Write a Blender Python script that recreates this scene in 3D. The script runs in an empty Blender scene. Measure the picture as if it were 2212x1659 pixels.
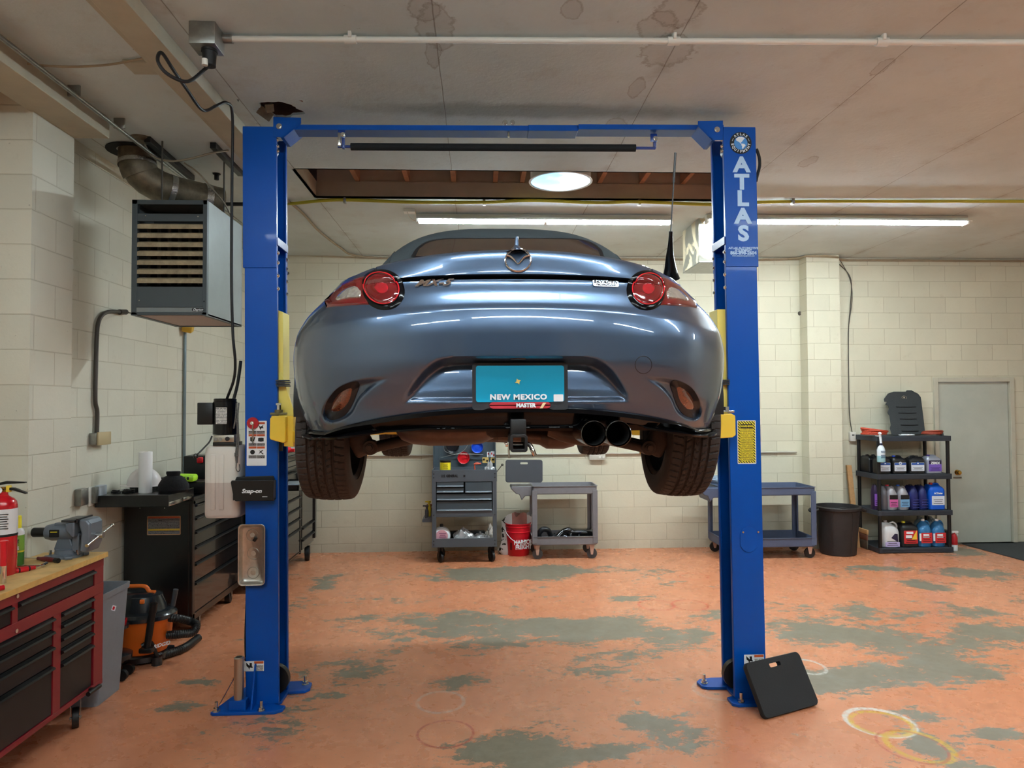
import bpy, bmesh, math, random
from math import sin, cos, pi, radians, sqrt, atan2, exp
from mathutils import Vector, Matrix, Euler
from mathutils.bvhtree import BVHTree
from mathutils.noise import noise as pnoise

random.seed(7)
scene = bpy.context.scene
COL = scene.collection

# ------------------------------------------------------------------ camera
F_PX, CX, CY, CAM_H = 1534.0, 1106.0, 829.5, 1.81
YAW, PITCH, ROLL = 71 / F_PX, 42.5 / F_PX, 0.005
cam_data = bpy.data.cameras.new('camera')
cam = bpy.data.objects.new('camera', cam_data)
COL.objects.link(cam)
cam_data.sensor_fit = 'HORIZONTAL'
cam_data.sensor_width = 36.0
cam_data.lens = 36.0 * F_PX / 2212.0
cam_data.clip_start = 0.02
cam_data.clip_end = 100
RM = Matrix.Rotation(-YAW, 3, 'Z') @ Matrix.Rotation(pi / 2 + PITCH, 3, 'X') @ Matrix.Rotation(-ROLL, 3, 'Z')
cam.matrix_world = Matrix.Translation((0, 0, CAM_H)) @ RM.to_4x4()
scene.camera = cam
CAM = Vector((0, 0, CAM_H))

# ------------------------------------------------------------------ world, exposure
world = bpy.data.worlds.new('world')
scene.world = world
world.use_nodes = True
world.node_tree.nodes['Background'].inputs[0].default_value = (0.8, 0.9, 1.0, 1)
world.node_tree.nodes['Background'].inputs[1].default_value = 0.3
scene.view_settings.view_transform = 'Standard'
scene.view_settings.look = 'None'
scene.view_settings.gamma = 1
scene.view_settings.use_curve_mapping = False
scene.view_settings.exposure = 0.48
TUBE_W = 56.0     # emission of the fluorescent tubes
REAR_W = 125.0   # emission of the two rear strips
SKY_W = 2.0       # emission of the daylight tube's diffuser

def ray(px, py):
    return RM @ Vector(((px - CX) / F_PX, -(py - CY) / F_PX, -1.0))
def PY(px, py, Y):
    d = ray(px, py); return CAM + d * (Y / d.y)
def PZ(px, py, z):
    d = ray(px, py); return CAM + d * ((z - CAM_H) / d.z)
def PX(px, py, X):
    d = ray(px, py); return CAM + d * (X / d.x)
RMT = RM.transposed()
def proj(p):
    q = RMT @ (Vector(p) - CAM)
    return CX + F_PX * q.x / -q.z, CY - F_PX * q.y / -q.z

# ------------------------------------------------------------------ materials
def lin(c):
    c = c / 255.0
    return c / 12.92 if c <= 0.04045 else ((c + 0.055) / 1.055) ** 2.4
def rgb(r, g, b): return (lin(r), lin(g), lin(b), 1)

def mat(name, col, rough=0.5, metal=0.0, coat=0.0, spec=0.5, emit=None, ew=0, trans=0, ior=1.45, noise=0.0, nscale=20, bump=0.0, bscale=60, alpha=1):
    m = bpy.data.materials.new(name); m.use_nodes = True
    nt = m.node_tree; b = nt.nodes['Principled BSDF']
    b.inputs['Base Color'].default_value = col
    b.inputs['Roughness'].default_value = rough
    b.inputs['Metallic'].default_value = metal
    b.inputs['Coat Weight'].default_value = coat
    b.inputs['Coat Roughness'].default_value = 0.04
    b.inputs['Specular IOR Level'].default_value = spec
    b.inputs['Transmission Weight'].default_value = trans
    b.inputs['IOR'].default_value = ior
    b.inputs['Alpha'].default_value = alpha
    if emit:
        b.inputs['Emission Color'].default_value = emit
        b.inputs['Emission Strength'].default_value = ew
    if noise or bump:
        tc = nt.nodes.new('ShaderNodeTexCoord')
    if noise:
        n = nt.nodes.new('ShaderNodeTexNoise'); n.inputs['Scale'].default_value = nscale
        n.inputs['Detail'].default_value = 6; n.inputs['Roughness'].default_value = 0.65
        nt.links.new(tc.outputs['Object'], n.inputs['Vector'])
        r = nt.nodes.new('ShaderNodeValToRGB')
        r.color_ramp.elements[0].position = 0.3; r.color_ramp.elements[1].position = 0.7
        r.color_ramp.elements[0].color = tuple(max(0, c * (1 - noise)) for c in col[:3]) + (1,)
        r.color_ramp.elements[1].color = tuple(min(1, c * (1 + noise)) for c in col[:3]) + (1,)
        nt.links.new(n.outputs['Fac'], r.inputs['Fac'])
        nt.links.new(r.outputs['Color'], b.inputs['Base Color'])
    if bump:
        n2 = nt.nodes.new('ShaderNodeTexNoise'); n2.inputs['Scale'].default_value = bscale
        n2.inputs['Detail'].default_value = 5
        nt.links.new(tc.outputs['Object'], n2.inputs['Vector'])
        bp = nt.nodes.new('ShaderNodeBump'); bp.inputs['Strength'].default_value = bump
        bp.inputs['Distance'].default_value = 0.01
        nt.links.new(n2.outputs['Fac'], bp.inputs['Height'])
        nt.links.new(bp.outputs['Normal'], b.inputs['Normal'])
    return m

class NT:
    """small node-graph helper"""
    def __init__(s, name, rough=0.6):
        s.m = bpy.data.materials.new(name); s.m.use_nodes = True
        s.nt = s.m.node_tree; s.b = s.nt.nodes['Principled BSDF']
        s.b.inputs['Roughness'].default_value = rough
    def n(s, t, **kw):
        n = s.nt.nodes.new(t)
        for k, v in kw.items():
            if k.startswith('_'): setattr(n, k[1:], v)
            else: n.inputs[k.replace('__', ' ')].default_value = v
        return n
    def l(s, a, b): s.nt.links.new(a, b)
    def math(s, op, a, b=None, c=None, clamp=False):
        n = s.nt.nodes.new('ShaderNodeMath'); n.operation = op; n.use_clamp = clamp
        for i, v in enumerate((a, b, c)):
            if v is None: continue
            if isinstance(v, (int, float)): n.inputs[i].default_value = v
            else: s.l(v, n.inputs[i])
        return n.outputs[0]
    def mix(s, f, a, b, bt='MIX'):
        n = s.nt.nodes.new('ShaderNodeMix'); n.data_type = 'RGBA'; n.blend_type = bt
        for sock, v in ((n.inputs[0], f), (n.inputs[6], a), (n.inputs[7], b)):
            if isinstance(v, (int, float, tuple)): sock.default_value = v
            else: s.l(v, sock)
        return n.outputs[2]
    def noise(s, scale, detail=6, rough=0.6, vec=None, dist=0):
        n = s.n('ShaderNodeTexNoise', Scale=scale, Detail=detail, Roughness=rough, Distortion=dist)
        if vec is not None: s.l(vec, n.inputs['Vector'])
        return n.outputs['Fac']
    def ramp(s, f, p0, p1, c0=(0, 0, 0, 1), c1=(1, 1, 1, 1)):
        n = s.nt.nodes.new('ShaderNodeValToRGB')
        e = n.color_ramp.elements
        e[0].position = p0; e[1].position = p1; e[0].color = c0; e[1].color = c1
        s.l(f, n.inputs['Fac']); return n.outputs['Color']

# ------------------------------------------------------------------ geometry helpers
def V(*a): return Vector(a)
def box(bm, c, s, rot=None, bev=0.0, seg=2):
    """box with centre c and full sizes s"""
    r = bmesh.ops.create_cube(bm, size=1)
    vs = r['verts']
    M = Matrix.Translation(c) @ (rot.to_4x4() if rot is not None else Matrix.Identity(4)) @ Matrix.Diagonal((s[0], s[1], s[2], 1))
    bmesh.ops.transform(bm, matrix=M, verts=vs)
    if bev > 0:
        es = list({e for v in vs for e in v.link_edges})
        bmesh.ops.bevel(bm, geom=es, offset=min(bev, 0.49 * min(s)), segments=seg, affect='EDGES', profile=0.5)
    return bm
def box2(bm, a, b, bev=0.0, seg=2):
    a = Vector(a); b = Vector(b)
    lo = Vector(map(min, a, b)); hi = Vector(map(max, a, b))
    return box(bm, (lo + hi) / 2, hi - lo, None, bev, seg)
def frame_axes(d):
    d = Vector(d).normalized()
    up = Vector((0, 0, 1)) if abs(d.z) < 0.9 else Vector((0, 1, 0))
    x = d.cross(up).normalized(); y = x.cross(d).normalized()
    return x, y, d
def cyl(bm, p0, p1, r0, r1=None, seg=24, cap=True):
    p0 = Vector(p0); p1 = Vector(p1); r1 = r0 if r1 is None else r1
    x, y, d = frame_axes(p1 - p0)
    A = [bm.verts.new(p0 + (x * cos(2 * pi * i / seg) + y * sin(2 * pi * i / seg)) * r0) for i in range(seg)]
    B = [bm.verts.new(p1 + (x * cos(2 * pi * i / seg) + y * sin(2 * pi * i / seg)) * r1) for i in range(seg)]
    for i in range(seg):
        bm.faces.new((A[i], A[(i + 1) % seg], B[(i + 1) % seg], B[i]))
    if cap:
        bm.faces.new(A[::-1]); bm.faces.new(B)
    return bm
def smooth_path(pts, n=8):
    pts = [Vector(p) for p in pts]
    if len(pts) < 3: return pts
    out = []
    P = [pts[0] * 2 - pts[1]] + pts + [pts[-1] * 2 - pts[-2]]
    for i in range(1, len(P) - 2):
        for k in range(n):
            t = k / n
            a, b, c, d = P[i - 1], P[i], P[i + 1], P[i + 2]
            out.append(0.5 * ((2 * b) + (c - a) * t + (2 * a - 5 * b + 4 * c - d) * t * t + (3 * b - a - 3 * c + d) * t ** 3))
    out.append(pts[-1]); return out
def tube(bm, pts, r, seg=10, smooth=8, ribs=0, cap=True):
    """round tube swept along pts; r may be a number or a function of 0..1"""
    P = smooth_path(pts, smooth) if smooth else [Vector(p) for p in pts]
    n = len(P); rings = []
    x = None
    for i, p in enumerate(P):
        d = (P[min(i + 1, n - 1)] - P[max(i - 1, 0)]).normalized()
        if x is None: x, y, _ = frame_axes(d)
        else:
            x = (x - d * x.dot(d))
            x = x.normalized() if x.length > 1e-6 else frame_axes(d)[0]
            y = x.cross(d).normalized()
        rr = r(i / (n - 1)) if callable(r) else r
        if ribs and i % 2: rr *= ribs
        rings.append([bm.verts.new(p + (x * cos(2 * pi * k / seg) + y * sin(2 * pi * k / seg)) * rr) for k in range(seg)])
    for a, b in zip(rings, rings[1:]):
        for k in range(seg):
            bm.faces.new((a[k], a[(k + 1) % seg], b[(k + 1) % seg], b[k]))
    if cap:
        bm.faces.new(rings[0][::-1]); bm.faces.new(rings[-1])
    return bm
def lathe(bm, prof, c=(0, 0, 0), axis=(0, 0, 1), seg=32, closed=False):
    """prof: list of (radius, height along axis)"""
    c = Vector(c); x, y, d = frame_axes(axis)
    if abs(d.z) > 0.99: x, y = Vector((1, 0, 0)), Vector((0, 1, 0))
    rings = []
    for r, h in prof:
        if r < 1e-5: rings.append([bm.verts.new(c + d * h)])
        else: rings.append([bm.verts.new(c + d * h + (x * cos(2 * pi * k / seg) + y * sin(2 * pi * k / seg)) * r) for k in range(seg)])
    pairs = list(zip(rings, rings[1:]))
    if closed: pairs.append((rings[-1], rings[0]))
    for a, b in pairs:
        for k in range(seg):
            k2 = (k + 1) % seg
            va = [a[k % len(a)], a[k2 % len(a)], b[k2 % len(b)], b[k % len(b)]]
            u = []
            for v in va:
                if v not in u: u.append(v)
            if len(u) > 2: bm.faces.new(u)
    return bm
def prism(bm, poly, off):
    """poly: 3D points of a planar outline, extruded by vector off"""
    off = Vector(off)
    A = [bm.verts.new(Vector(p)) for p in poly]
    B = [bm.verts.new(Vector(p) + off) for p in poly]
    n = len(A)
    bm.faces.new(A[::-1]); bm.faces.new(B)
    for i in range(n):
        bm.faces.new((A[i], A[(i + 1) % n], B[(i + 1) % n], B[i]))
    return bm
def rrect(w, h, r, n=5):
    """rounded rectangle outline centred on 0"""
    out = []
    for cx, cy, a0 in ((w / 2 - r, h / 2 - r, 0), (-w / 2 + r, h / 2 - r, 90), (-w / 2 + r, -h / 2 + r, 180), (w / 2 - r, -h / 2 + r, 270)):
        for k in range(n + 1):
            a = radians(a0 + 90 * k / n); out.append((cx + r * cos(a), cy + r * sin(a)))
    return out
def grid_mesh(bm, rows):
    """rows: list of lists of points (same length)"""
    R = [[bm.verts.new(Vector(p)) for p in row] for row in rows]
    for a, b in zip(R, R[1:]):
        for k in range(len(a) - 1):
            bm.faces.new((a[k], a[k + 1], b[k + 1], b[k]))
    return R

ORG = {}
def link(name, me, m, parent=None):
    o = bpy.data.objects.new(name, me); COL.objects.link(o)
    if m is not None:
        for mm in (m if isinstance(m, (list, tuple)) else [m]): me.materials.append(mm)
    if parent is not None:
        o.parent = parent; ORG[o.name] = ORG.get(parent.name, Vector((0, 0, 0)))
    return o
def obj(name, bm, m, parent=None, smooth=True, bev=0.0, ang=35, origin=None, label=None, kind=None, fixn=True):
    """finish a bmesh as ONE mesh object; coordinates in bm are world coordinates"""
    if fixn: bmesh.ops.recalc_face_normals(bm, faces=bm.faces)
    org = ORG.get(parent.name, Vector((0, 0, 0))) if parent is not None else (Vector(origin) if origin is not None else Vector((0, 0, 0)))
    if org.length > 0: bmesh.ops.translate(bm, verts=bm.verts, vec=-org)
    me = bpy.data.meshes.new(name); bm.to_mesh(me); bm.free()
    if smooth:
        for p in me.polygons: p.use_smooth = True
        try: me.set_sharp_from_angle(angle=radians(ang))
        except Exception: pass
    o = link(name, me, m, parent)
    if parent is None:
        o.location = org; ORG[o.name] = org
    if bev > 0:
        md = o.modifiers.new('bevel', 'BEVEL'); md.width = bev; md.segments = 2; md.limit_method = 'ANGLE'; md.angle_limit = radians(40)
    if label: o['label'] = label
    if kind: o['kind'] = kind
    return o
def thing(name, label, cat, loc=(0, 0, 0), group=None):
    o = bpy.data.objects.new(name, None); COL.objects.link(o)
    o.empty_display_size = 0.1
    o.location = loc; ORG[o.name] = Vector(loc)
    o['label'] = label; o['category'] = cat
    if group: o['group'] = group
    return o
def tag(o, label, cat, group=None, kind=None):
    o['label'] = label; o['category'] = cat
    if group: o['group'] = group
    if kind: o['kind'] = kind
    return o
def struct(name, bm, m, **kw):
    o = obj(name, bm, m, **kw); o['kind'] = 'structure'; return o
def copy_tree(o, parent=None):
    c = o.copy(); COL.objects.link(c)
    if parent is not None: c.parent = parent
    for ch in list(o.children): copy_tree(ch, c)
    return c
def dup(o, loc, label=None, group=None, rz=None):
    c = copy_tree(o); c.location = loc
    if rz is not None: c.rotation_euler.z = rz
    if label: c['label'] = label
    if group: c['group'] = group
    ORG[c.name] = Vector(loc)
    return c
def text(name, s, size, pos, m, parent, nrm=(0, -1, 0), up=(0, 0, 1), bold=0.0, ext=0.0006, align='CENTER', shear=0, sx=1.0, roll=0, label=None, space=1.0):
    """lettering as a mesh; pos = centre (or left) of the line, facing nrm"""
    cu = bpy.data.curves.new('t', 'FONT'); cu.body = s; cu.size = size; cu.extrude = ext; cu.offset = bold
    cu.align_x = align; cu.align_y = 'CENTER'; cu.shear = shear; cu.space_character = space; cu.resolution_u = 3
    to = bpy.data.objects.new('t', cu); COL.objects.link(to)
    bpy.context.view_layer.update()
    me = bpy.data.meshes.new_from_object(to.evaluated_get(bpy.context.evaluated_depsgraph_get()))
    bpy.data.objects.remove(to); bpy.data.curves.remove(cu)
    z = Vector(nrm).normalized(); u = Vector(up); x = u.cross(z).normalized(); y = z.cross(x)
    M = Matrix((x, y, z)).transposed().to_4x4()
    if roll: M = M @ Matrix.Rotation(roll, 4, 'Z')
    org = ORG.get(parent.name, Vector((0, 0, 0)))
    me.transform(Matrix.Translation(Vector(pos) - org) @ M @ Matrix.Diagonal((sx, 1, 1, 1)))
    me.name = name
    o = link(name, me, m, parent)
    if label: o['label'] = label
    return o
def plate(name, cx, cz, w, h, y, m, parent, r=0.003, t=0.002, **kw):
    """thin rounded plate facing the camera (-Y), front surface at y"""
    bm = bmesh.new()
    prism(bm, [(cx + a, y, cz + b) for a, b in rrect(w, h, r, 3)], (0, t, 0))
    return obj(name, bm, m, parent, smooth=False, **kw)
# ================================================================== ROOM SHELL
WY, CZ, LX, RX, BY = 8.83, 3.65, -2.78, 8.6, -5.5

# --- painted block wall material (courses 0.2032 m, blocks 0.4064 m)
def block_mat(name, ax, base=(208, 203, 180), seed=0.0):
    g = NT(name, 0.62)
    geo = g.n('ShaderNodeNewGeometry')
    sep = g.n('ShaderNodeSeparateXYZ'); g.l(geo.outputs['Position'], sep.inputs[0])
    cmb = g.n('ShaderNodeCombineXYZ')
    u = g.math('ADD', sep.outputs[ax], 0.105 + seed)
    g.l(u, cmb.inputs[0]); g.l(g.math('ADD', sep.outputs[2], 0.10), cmb.inputs[1])
    br = g.nt.nodes.new('ShaderNodeTexBrick')
    br.offset = 0.5; br.inputs['Scale'].default_value = 1.0
    br.inputs['Brick Width'].default_value = 0.4064; br.inputs['Row Height'].default_value = 0.2032
    br.inputs['Mortar Size'].default_value = 0.0045; br.inputs['Mortar Smooth'].default_value = 0.6
    br.inputs['Color1'].default_value = (1, 1, 1, 1); br.inputs['Color2'].default_value = (0.93, 0.93, 0.93, 1)
    br.inputs['Mortar'].default_value = (0.78, 0.76, 0.72, 1)
    g.l(cmb.outputs[0], br.inputs['Vector'])
    pos = geo.outputs['Position']
    c = rgb(*base)
    n1 = g.noise(1.3, 6, 0.6, pos); n2 = g.noise(7, 8, 0.7, pos); n3 = g.noise(38, 4, 0.6, pos)
    col = g.mix(g.ramp(n1, 0.35, 0.7), c, tuple(x * 0.90 for x in c[:3]) + (1,))
    col = g.mix(g.math('MULTIPLY', g.ramp(n2, 0.60, 0.78), 0.22), col, rgb(150, 132, 105))
    col = g.mix(g.math('MULTIPLY', g.ramp(n3, 0.70, 0.76), 0.45), col, rgb(95, 85, 72))
    # grime near the floor
    lowz = g.math('MULTIPLY', g.math('SUBTRACT', 1.0, g.math('MULTIPLY', sep.outputs[2], 3.2), None, True), 0.25)
    col = g.mix(g.math('MULTIPLY', lowz, g.ramp(n2, 0.3, 0.7)), col, rgb(140, 125, 105))
    col = g.mix(1.0, col, br.outputs['Color'], 'MULTIPLY')
    g.l(col, g.b.inputs['Base Color'])
    bp = g.n('ShaderNodeBump', Strength=0.45, Distance=0.008)
    h = g.math('ADD', g.math('MULTIPLY', br.outputs['Fac'], -1.0), g.math('MULTIPLY', n3, 0.25))
    g.l(h, bp.inputs['Height']); g.l(bp.outputs['Normal'], g.b.inputs['Normal'])
    return g.m
M_wall_x = block_mat('painted_block_back', 0)
M_wall_y = block_mat('painted_block_side', 1, (212, 209, 192), 0.13)
M_trim = mat('painted_trim', rgb(178, 172, 152), 0.6, noise=0.08, nscale=6)

# --- floor
ELL = []  # worn patches (world x, y, rx, ry, strength) given by where they lie on the floor
def patch(px, py, wx, wy, s=0.16):
    p = PZ(px, py, 0); a = PZ(px + wx, py, 0); b = PZ(px, py - wy, 0)
    ELL.append((p.x, p.y, abs(a.x - p.x), abs(b.y - p.y), s))
for a in [(1160, 1236, 210, 12, .24), (1040, 1252, 130, 10, .10), (700, 1262, 40, 12, .16), (650, 1300, 30, 22, .14), (1900, 1228, 60, 7, .2), (2120, 1240, 90, 14, .2), (2010, 1270, 50, 12, .2),
          (890, 1360, 120, 40, .12), (1100, 1345, 170, 22, .12), (1170, 1375, 160, 30, .14), (1330, 1350, 70, 22, .18), (1480, 1380, 110, 22, .15), (1290, 1450, 100, 26, .13), (1450, 1415, 130, 20, .1),
          (1750, 1360, 110, 30, .15), (1900, 1330, 130, 25, .15), (2000, 1400, 180, 30, .15), (1950, 1455, 230, 30, .18), (2150, 1360, 90, 25, .16), (1780, 1470, 80, 30, .14), (2120, 1320, 60, 14, .14),
          (1420, 1560, 90, 35, .17), (1490, 1610, 70, 28, .17), (1180, 1635, 140, 30, .2), (1330, 1620, 60, 20, .14), (980, 1480, 40, 18, .14), (2080, 1650, 70, 25, .2), (1990, 1600, 40, 20, .22), (2170, 1590, 70, 14, .14), (1980, 1545, 60, 14, .1),
          (690, 1500, 60, 16, .16), (640, 1545, 60, 22, .12), (440, 1470, 50, 10, .16), (340, 1490, 22, 8, .14), (385, 1533, 40, 10, .14), (360, 1380, 20, 8, .04), (430, 1585, 18, 14, .18), (620, 1600, 40, 20, .1), (800, 1430, 60, 14, .1), (730, 1455, 50, 12, .1),
          (1070, 1610, 120, 20, .1), (900, 1600, 60, 10, .04), (2080, 1190, 35, 8, .2), (1350, 1290, 70, 16, .1), (1230, 1300, 50, 10, .1), (1560, 1330, 60, 14, .08),
          (0, 1600, 150, 60, -.06), (350, 1600, 120, 60, -.04), (400, 1380, 120, 70, -.07), (1450, 1210, 200, 8, -.06), (1000, 1550, 200, 30, -.04)]:
    patch(*a)
bm = bmesh.new()
nx, ny = 190, 230
X0, X1, Y0, Y1 = -3.0, RX + .2, BY - .2, WY + .2
rows = []
for j in range(ny + 1):
    y = Y0 + (Y1 - Y0) * j / ny
    rows.append([(X0 + (X1 - X0) * i / nx, y, 0) for i in range(nx + 1)])
grid_mesh(bm, rows)
lay = bm.verts.layers.float.new('wear')
for v in bm.verts:
    x, y = v.co.x, v.co.y; s = 0
    wx = x + 0.12 * pnoise(Vector((x * 2, y * 2, 3))); wy = y + 0.12 * pnoise(Vector((x * 2, y * 2, 9)))
    for ex, ey, rx, ry, st in ELL:
        d = ((wx - ex) / rx) ** 2 + ((wy - ey) / ry) ** 2
        if d < 6: s += st * exp(-d * 0.9)
    v[lay] = max(-.1, min(0.32, s))
g = NT('orange_floor_paint', 0.35)
geo = g.n('ShaderNodeNewGeometry'); pos = geo.outputs['Position']
att = g.n('ShaderNodeAttribute', _attribute_name='wear')
mp = g.n('ShaderNodeMapping'); g.l(pos, mp.inputs[0]); mp.inputs['Scale'].default_value = (0.8, 1.25, 1)
pv = mp.outputs[0]
nA = g.noise(1.6, 12, 0.66, pv, 0.4); nB = g.noise(9, 8, 0.7, pv, 0.6); nC = g.noise(0.7, 3, 0.5, pos)
nE = g.noise(24, 8, 0.75, pv, 0.8)
f = g.math('ADD', g.math('MULTIPLY', nA, 0.62), g.math('MULTIPLY', nB, 0.38)); f = g.math('ADD', f, g.math('MULTIPLY', g.math('SUBTRACT', nE, 0.5), 0.30))
f = g.math('ADD', f, att.outputs['Fac'])
wear = g.ramp(f, 0.590, 0.614)
nD = g.noise(26, 6, 0.7, pv, 1.0)
chips = g.ramp(g.math('ADD', nD, g.math('MULTIPLY', att.outputs['Fac'], 0.25)), 0.64, 0.67)
wear = g.math('MAXIMUM', wear, g.math('MULTIPLY', chips, 0.85))
o1 = g.mix(g.ramp(nC, 0.3, 0.7), rgb(204, 129, 90), rgb(212, 141, 104))
o1 = g.mix(g.math('MULTIPLY', g.ramp(g.noise(4, 8, 0.7, pos), 0.5, 0.8), 0.45), o1, rgb(168, 108, 72))
near = g.ramp(f, 0.52, 0.61)
o1 = g.mix(g.math('MULTIPLY', near, 0.3), o1, rgb(206, 150, 116))
gr = g.mix(g.noise(14, 5, 0.6, pos), rgb(100, 92, 76), rgb(144, 134, 114))
gr = g.mix(g.math('MULTIPLY', g.ramp(g.noise(5, 6, 0.7, pos), 0.5, 0.75), .4), gr, rgb(150, 150, 138))
col = g.mix(wear, o1, gr)
sep = g.n('ShaderNodeSeparateXYZ'); g.l(pos, sep.inputs[0])
# crayon rings drawn on the floor
nR = g.ramp(g.noise(30, 5, 0.7, pos), 0.34, 0.52)
wob = g.math('MULTIPLY', g.math('SUBTRACT', g.noise(3.5, 3, 0.5, pos), 0.5), 0.10)
for (px, py, wx, wy, c, th, st) in [(962, 1585, 60, 28, (165, 62, 45), .010, .85), (952, 1516, 50, 22, (215, 200, 190), .014, .45), (1418, 1307, 38, 11, (185, 70, 45), .013, .8), (1490, 1307, 38, 11, (185, 70, 45), .013, .8),
                                    (1900, 1560, 68, 30, (225, 220, 210), .022, .9), (1904, 1563, 62, 26, (205, 165, 50), .020, .85), (1985, 1612, 62, 34, (205, 165, 50), .022, .8), (1970, 1612, 66, 36, (160, 45, 40), .010, .6),
                                    (2005, 1380, 50, 14, (150, 90, 60), .014, .5), (1745, 1440, 34, 16, (215, 212, 205), .014, .7), (1500, 1245, 30, 7, (190, 80, 50), .012, .6), (1560, 1490, 60, 22, (215, 212, 205), .02, .25)]:
    p = PZ(px, py, 0); a = PZ(px + wx, py, 0); b = PZ(px, py - wy, 0); rx = abs(a.x - p.x); ry = abs(b.y - p.y)
    dx = g.math('DIVIDE', g.math('SUBTRACT', sep.outputs[0], p.x), rx); dy = g.math('DIVIDE', g.math('SUBTRACT', sep.outputs[1], p.y), ry)
    d = g.math('SQRT', g.math('ADD', g.math('MULTIPLY', dx, dx), g.math('MULTIPLY', dy, dy)))
    d = g.math('ABSOLUTE', g.math('ADD', g.math('SUBTRACT', d, 1.0), wob))
    r_ = g.ramp(g.math('DIVIDE', d, th / rx), 0.5, 1.0, (1, 1, 1, 1), (0, 0, 0, 1))
    col = g.mix(g.math('MULTIPLY', g.math('MULTIPLY', r_, nR), st), col, rgb(*c))
g.l(col, g.b.inputs['Base Color'])
rg = g.math('ADD', 0.20, g.math('MULTIPLY', wear, 0.16)); rg = g.math('ADD', rg, g.math('MULTIPLY', g.noise(6, 5, 0.6, pos), 0.16))
g.l(rg, g.b.inputs['Roughness'])
g.b.inputs['Specular IOR Level'].default_value = 0.5
bp = g.n('ShaderNodeBump', Strength=0.25, Distance=0.004); g.l(g.math('SUBTRACT', g.noise(20, 5, .6, pos), g.math('MULTIPLY', wear, 0.8)), bp.inputs['Height']); g.l(bp.outputs['Normal'], g.b.inputs['Normal'])
M_floor = g.m
struct('floor', bm, M_floor, smooth=False)

# --- ceiling with an open joist bay
g = NT('drywall_ceiling', 0.75)
geo = g.n('ShaderNodeNewGeometry'); pos = geo.outputs['Position']; sep = g.n('ShaderNodeSeparateXYZ'); g.l(pos, sep.inputs[0])
n1 = g.noise(0.9, 6, 0.6, pos); n2 = g.noise(5, 8, 0.7, pos); n3 = g.noise(30, 4, 0.6, pos)
c0 = g.mix(g.ramp(n1, 0.35, 0.7), rgb(204, 216, 216), rgb(188, 198, 196))
c0 = g.mix(g.math('MULTIPLY', g.ramp(n2, 0.55, 0.8), 0.3), c0, rgb(150, 130, 105))
c0 = g.mix(g.math('MULTIPLY', g.ramp(n3, 0.72, 0.76), 0.6), c0, rgb(70, 60, 48))
# seams running front to back every 4 feet, and cross seams
wv = g.math('MULTIPLY', g.math('SUBTRACT', g.noise(3, 4, 0.6, pos), 0.5), 0.012)
sx = g.math('FRACT', g.math('DIVIDE', g.math('ADD', g.math('ADD', sep.outputs[0], 0.26 + 12.2), wv), 1.225))
sx = g.math('MINIMUM', sx, g.math('SUBTRACT', 1.0, sx))
seam = g.ramp(sx, 0.0014, 0.0036, (1, 1, 1, 1), (0, 0, 0, 1))
wide = g.math('MULTIPLY', g.ramp(sx, 0.0, 0.07, (1, 1, 1, 1), (0, 0, 0, 1)), g.ramp(g.noise(2.3, 7, 0.7, pos), 0.52, 0.62))
c0 = g.mix(g.math('MULTIPLY', seam, 0.7), c0, rgb(85, 68, 50))
c0 = g.mix(g.math('MULTIPLY', wide, 0.32), c0, rgb(120, 98, 74))
# brown rings left by roof leaks
for (px, py, rx, ry) in [(1420, 60, .09, .14), (1465, 25, .10, .14), (1375, 190, .04, .12), (915, 20, .07, .10), (935, 110, .04, .16), (1330, 270, .06, .12), (1440, 110, .13, .16), (1235, 20, .05, .08), (1905, 145, .04, .10), (1745, 350, .05, .12), (940, 60, .09, .2)]:
    p = PZ(px, py, CZ)
    dx = g.math('DIVIDE', g.math('SUBTRACT', sep.outputs[0], p.x), rx); dy = g.math('DIVIDE', g.math('SUBTRACT', sep.outputs[1], p.y), ry)
    d = g.math('SQRT', g.math('ADD', g.math('MULTIPLY', dx, dx), g.math('MULTIPLY', dy, dy)))
    d = g.math('ADD', d, g.math('MULTIPLY', g.math('SUBTRACT', g.noise(9, 5, 0.7, pos), 0.5), 1.6))
    fill = g.ramp(d, 0.9, 1.05, (1, 1, 1, 1), (0, 0, 0, 1))
    ring = g.ramp(g.math('ABSOLUTE', g.math('SUBTRACT', d, 1.0)), 0.0, 0.13, (1, 1, 1, 1), (0, 0, 0, 1))
    c0 = g.mix(g.math('MULTIPLY', fill, 0.16), c0, rgb(120, 90, 60))
    c0 = g.mix(g.math('MULTIPLY', ring, 0.42), c0, rgb(96, 66, 38))
# long grey patch with ragged edges on the ceiling above the lift
p = PZ(1150, 240, CZ)
dx = g.math('DIVIDE', g.math('SUBTRACT', sep.outputs[0], p.x), 1.35); dy = g.math('DIVIDE', g.math('SUBTRACT', sep.outputs[1], p.y), 0.14)
d = g.math('SQRT', g.math('ADD', g.math('MULTIPLY', dx, dx), g.math('MULTIPLY', dy, dy)))
d = g.math('ADD', d, g.math('MULTIPLY', g.math('SUBTRACT', g.noise(3, 5, 0.7, pos), 0.5), 1.0))
c0 = g.mix(g.math('MULTIPLY', g.ramp(d, 0.5, 1.3, (1, 1, 1, 1), (0, 0, 0, 1)), 0.5), c0, rgb(96, 92, 84))
g.l(c0, g.b.inputs['Base Color'])
bp = g.n('ShaderNodeBump', Strength=0.3, Distance=0.006); g.l(g.math('SUBTRACT', n3, seam), bp.inputs['Height']); g.l(bp.outputs['Normal'], g.b.inputs['Normal'])
M_ceil = g.m
OX0, OX1, OY0, OY1 = -1.44, 2.25, 5.57, 6.34
HX0, HX1, HY0, HY1 = -1.22, -0.96, 4.34, 4.62     # ragged hole above the left post
bm = bmesh.new()
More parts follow.
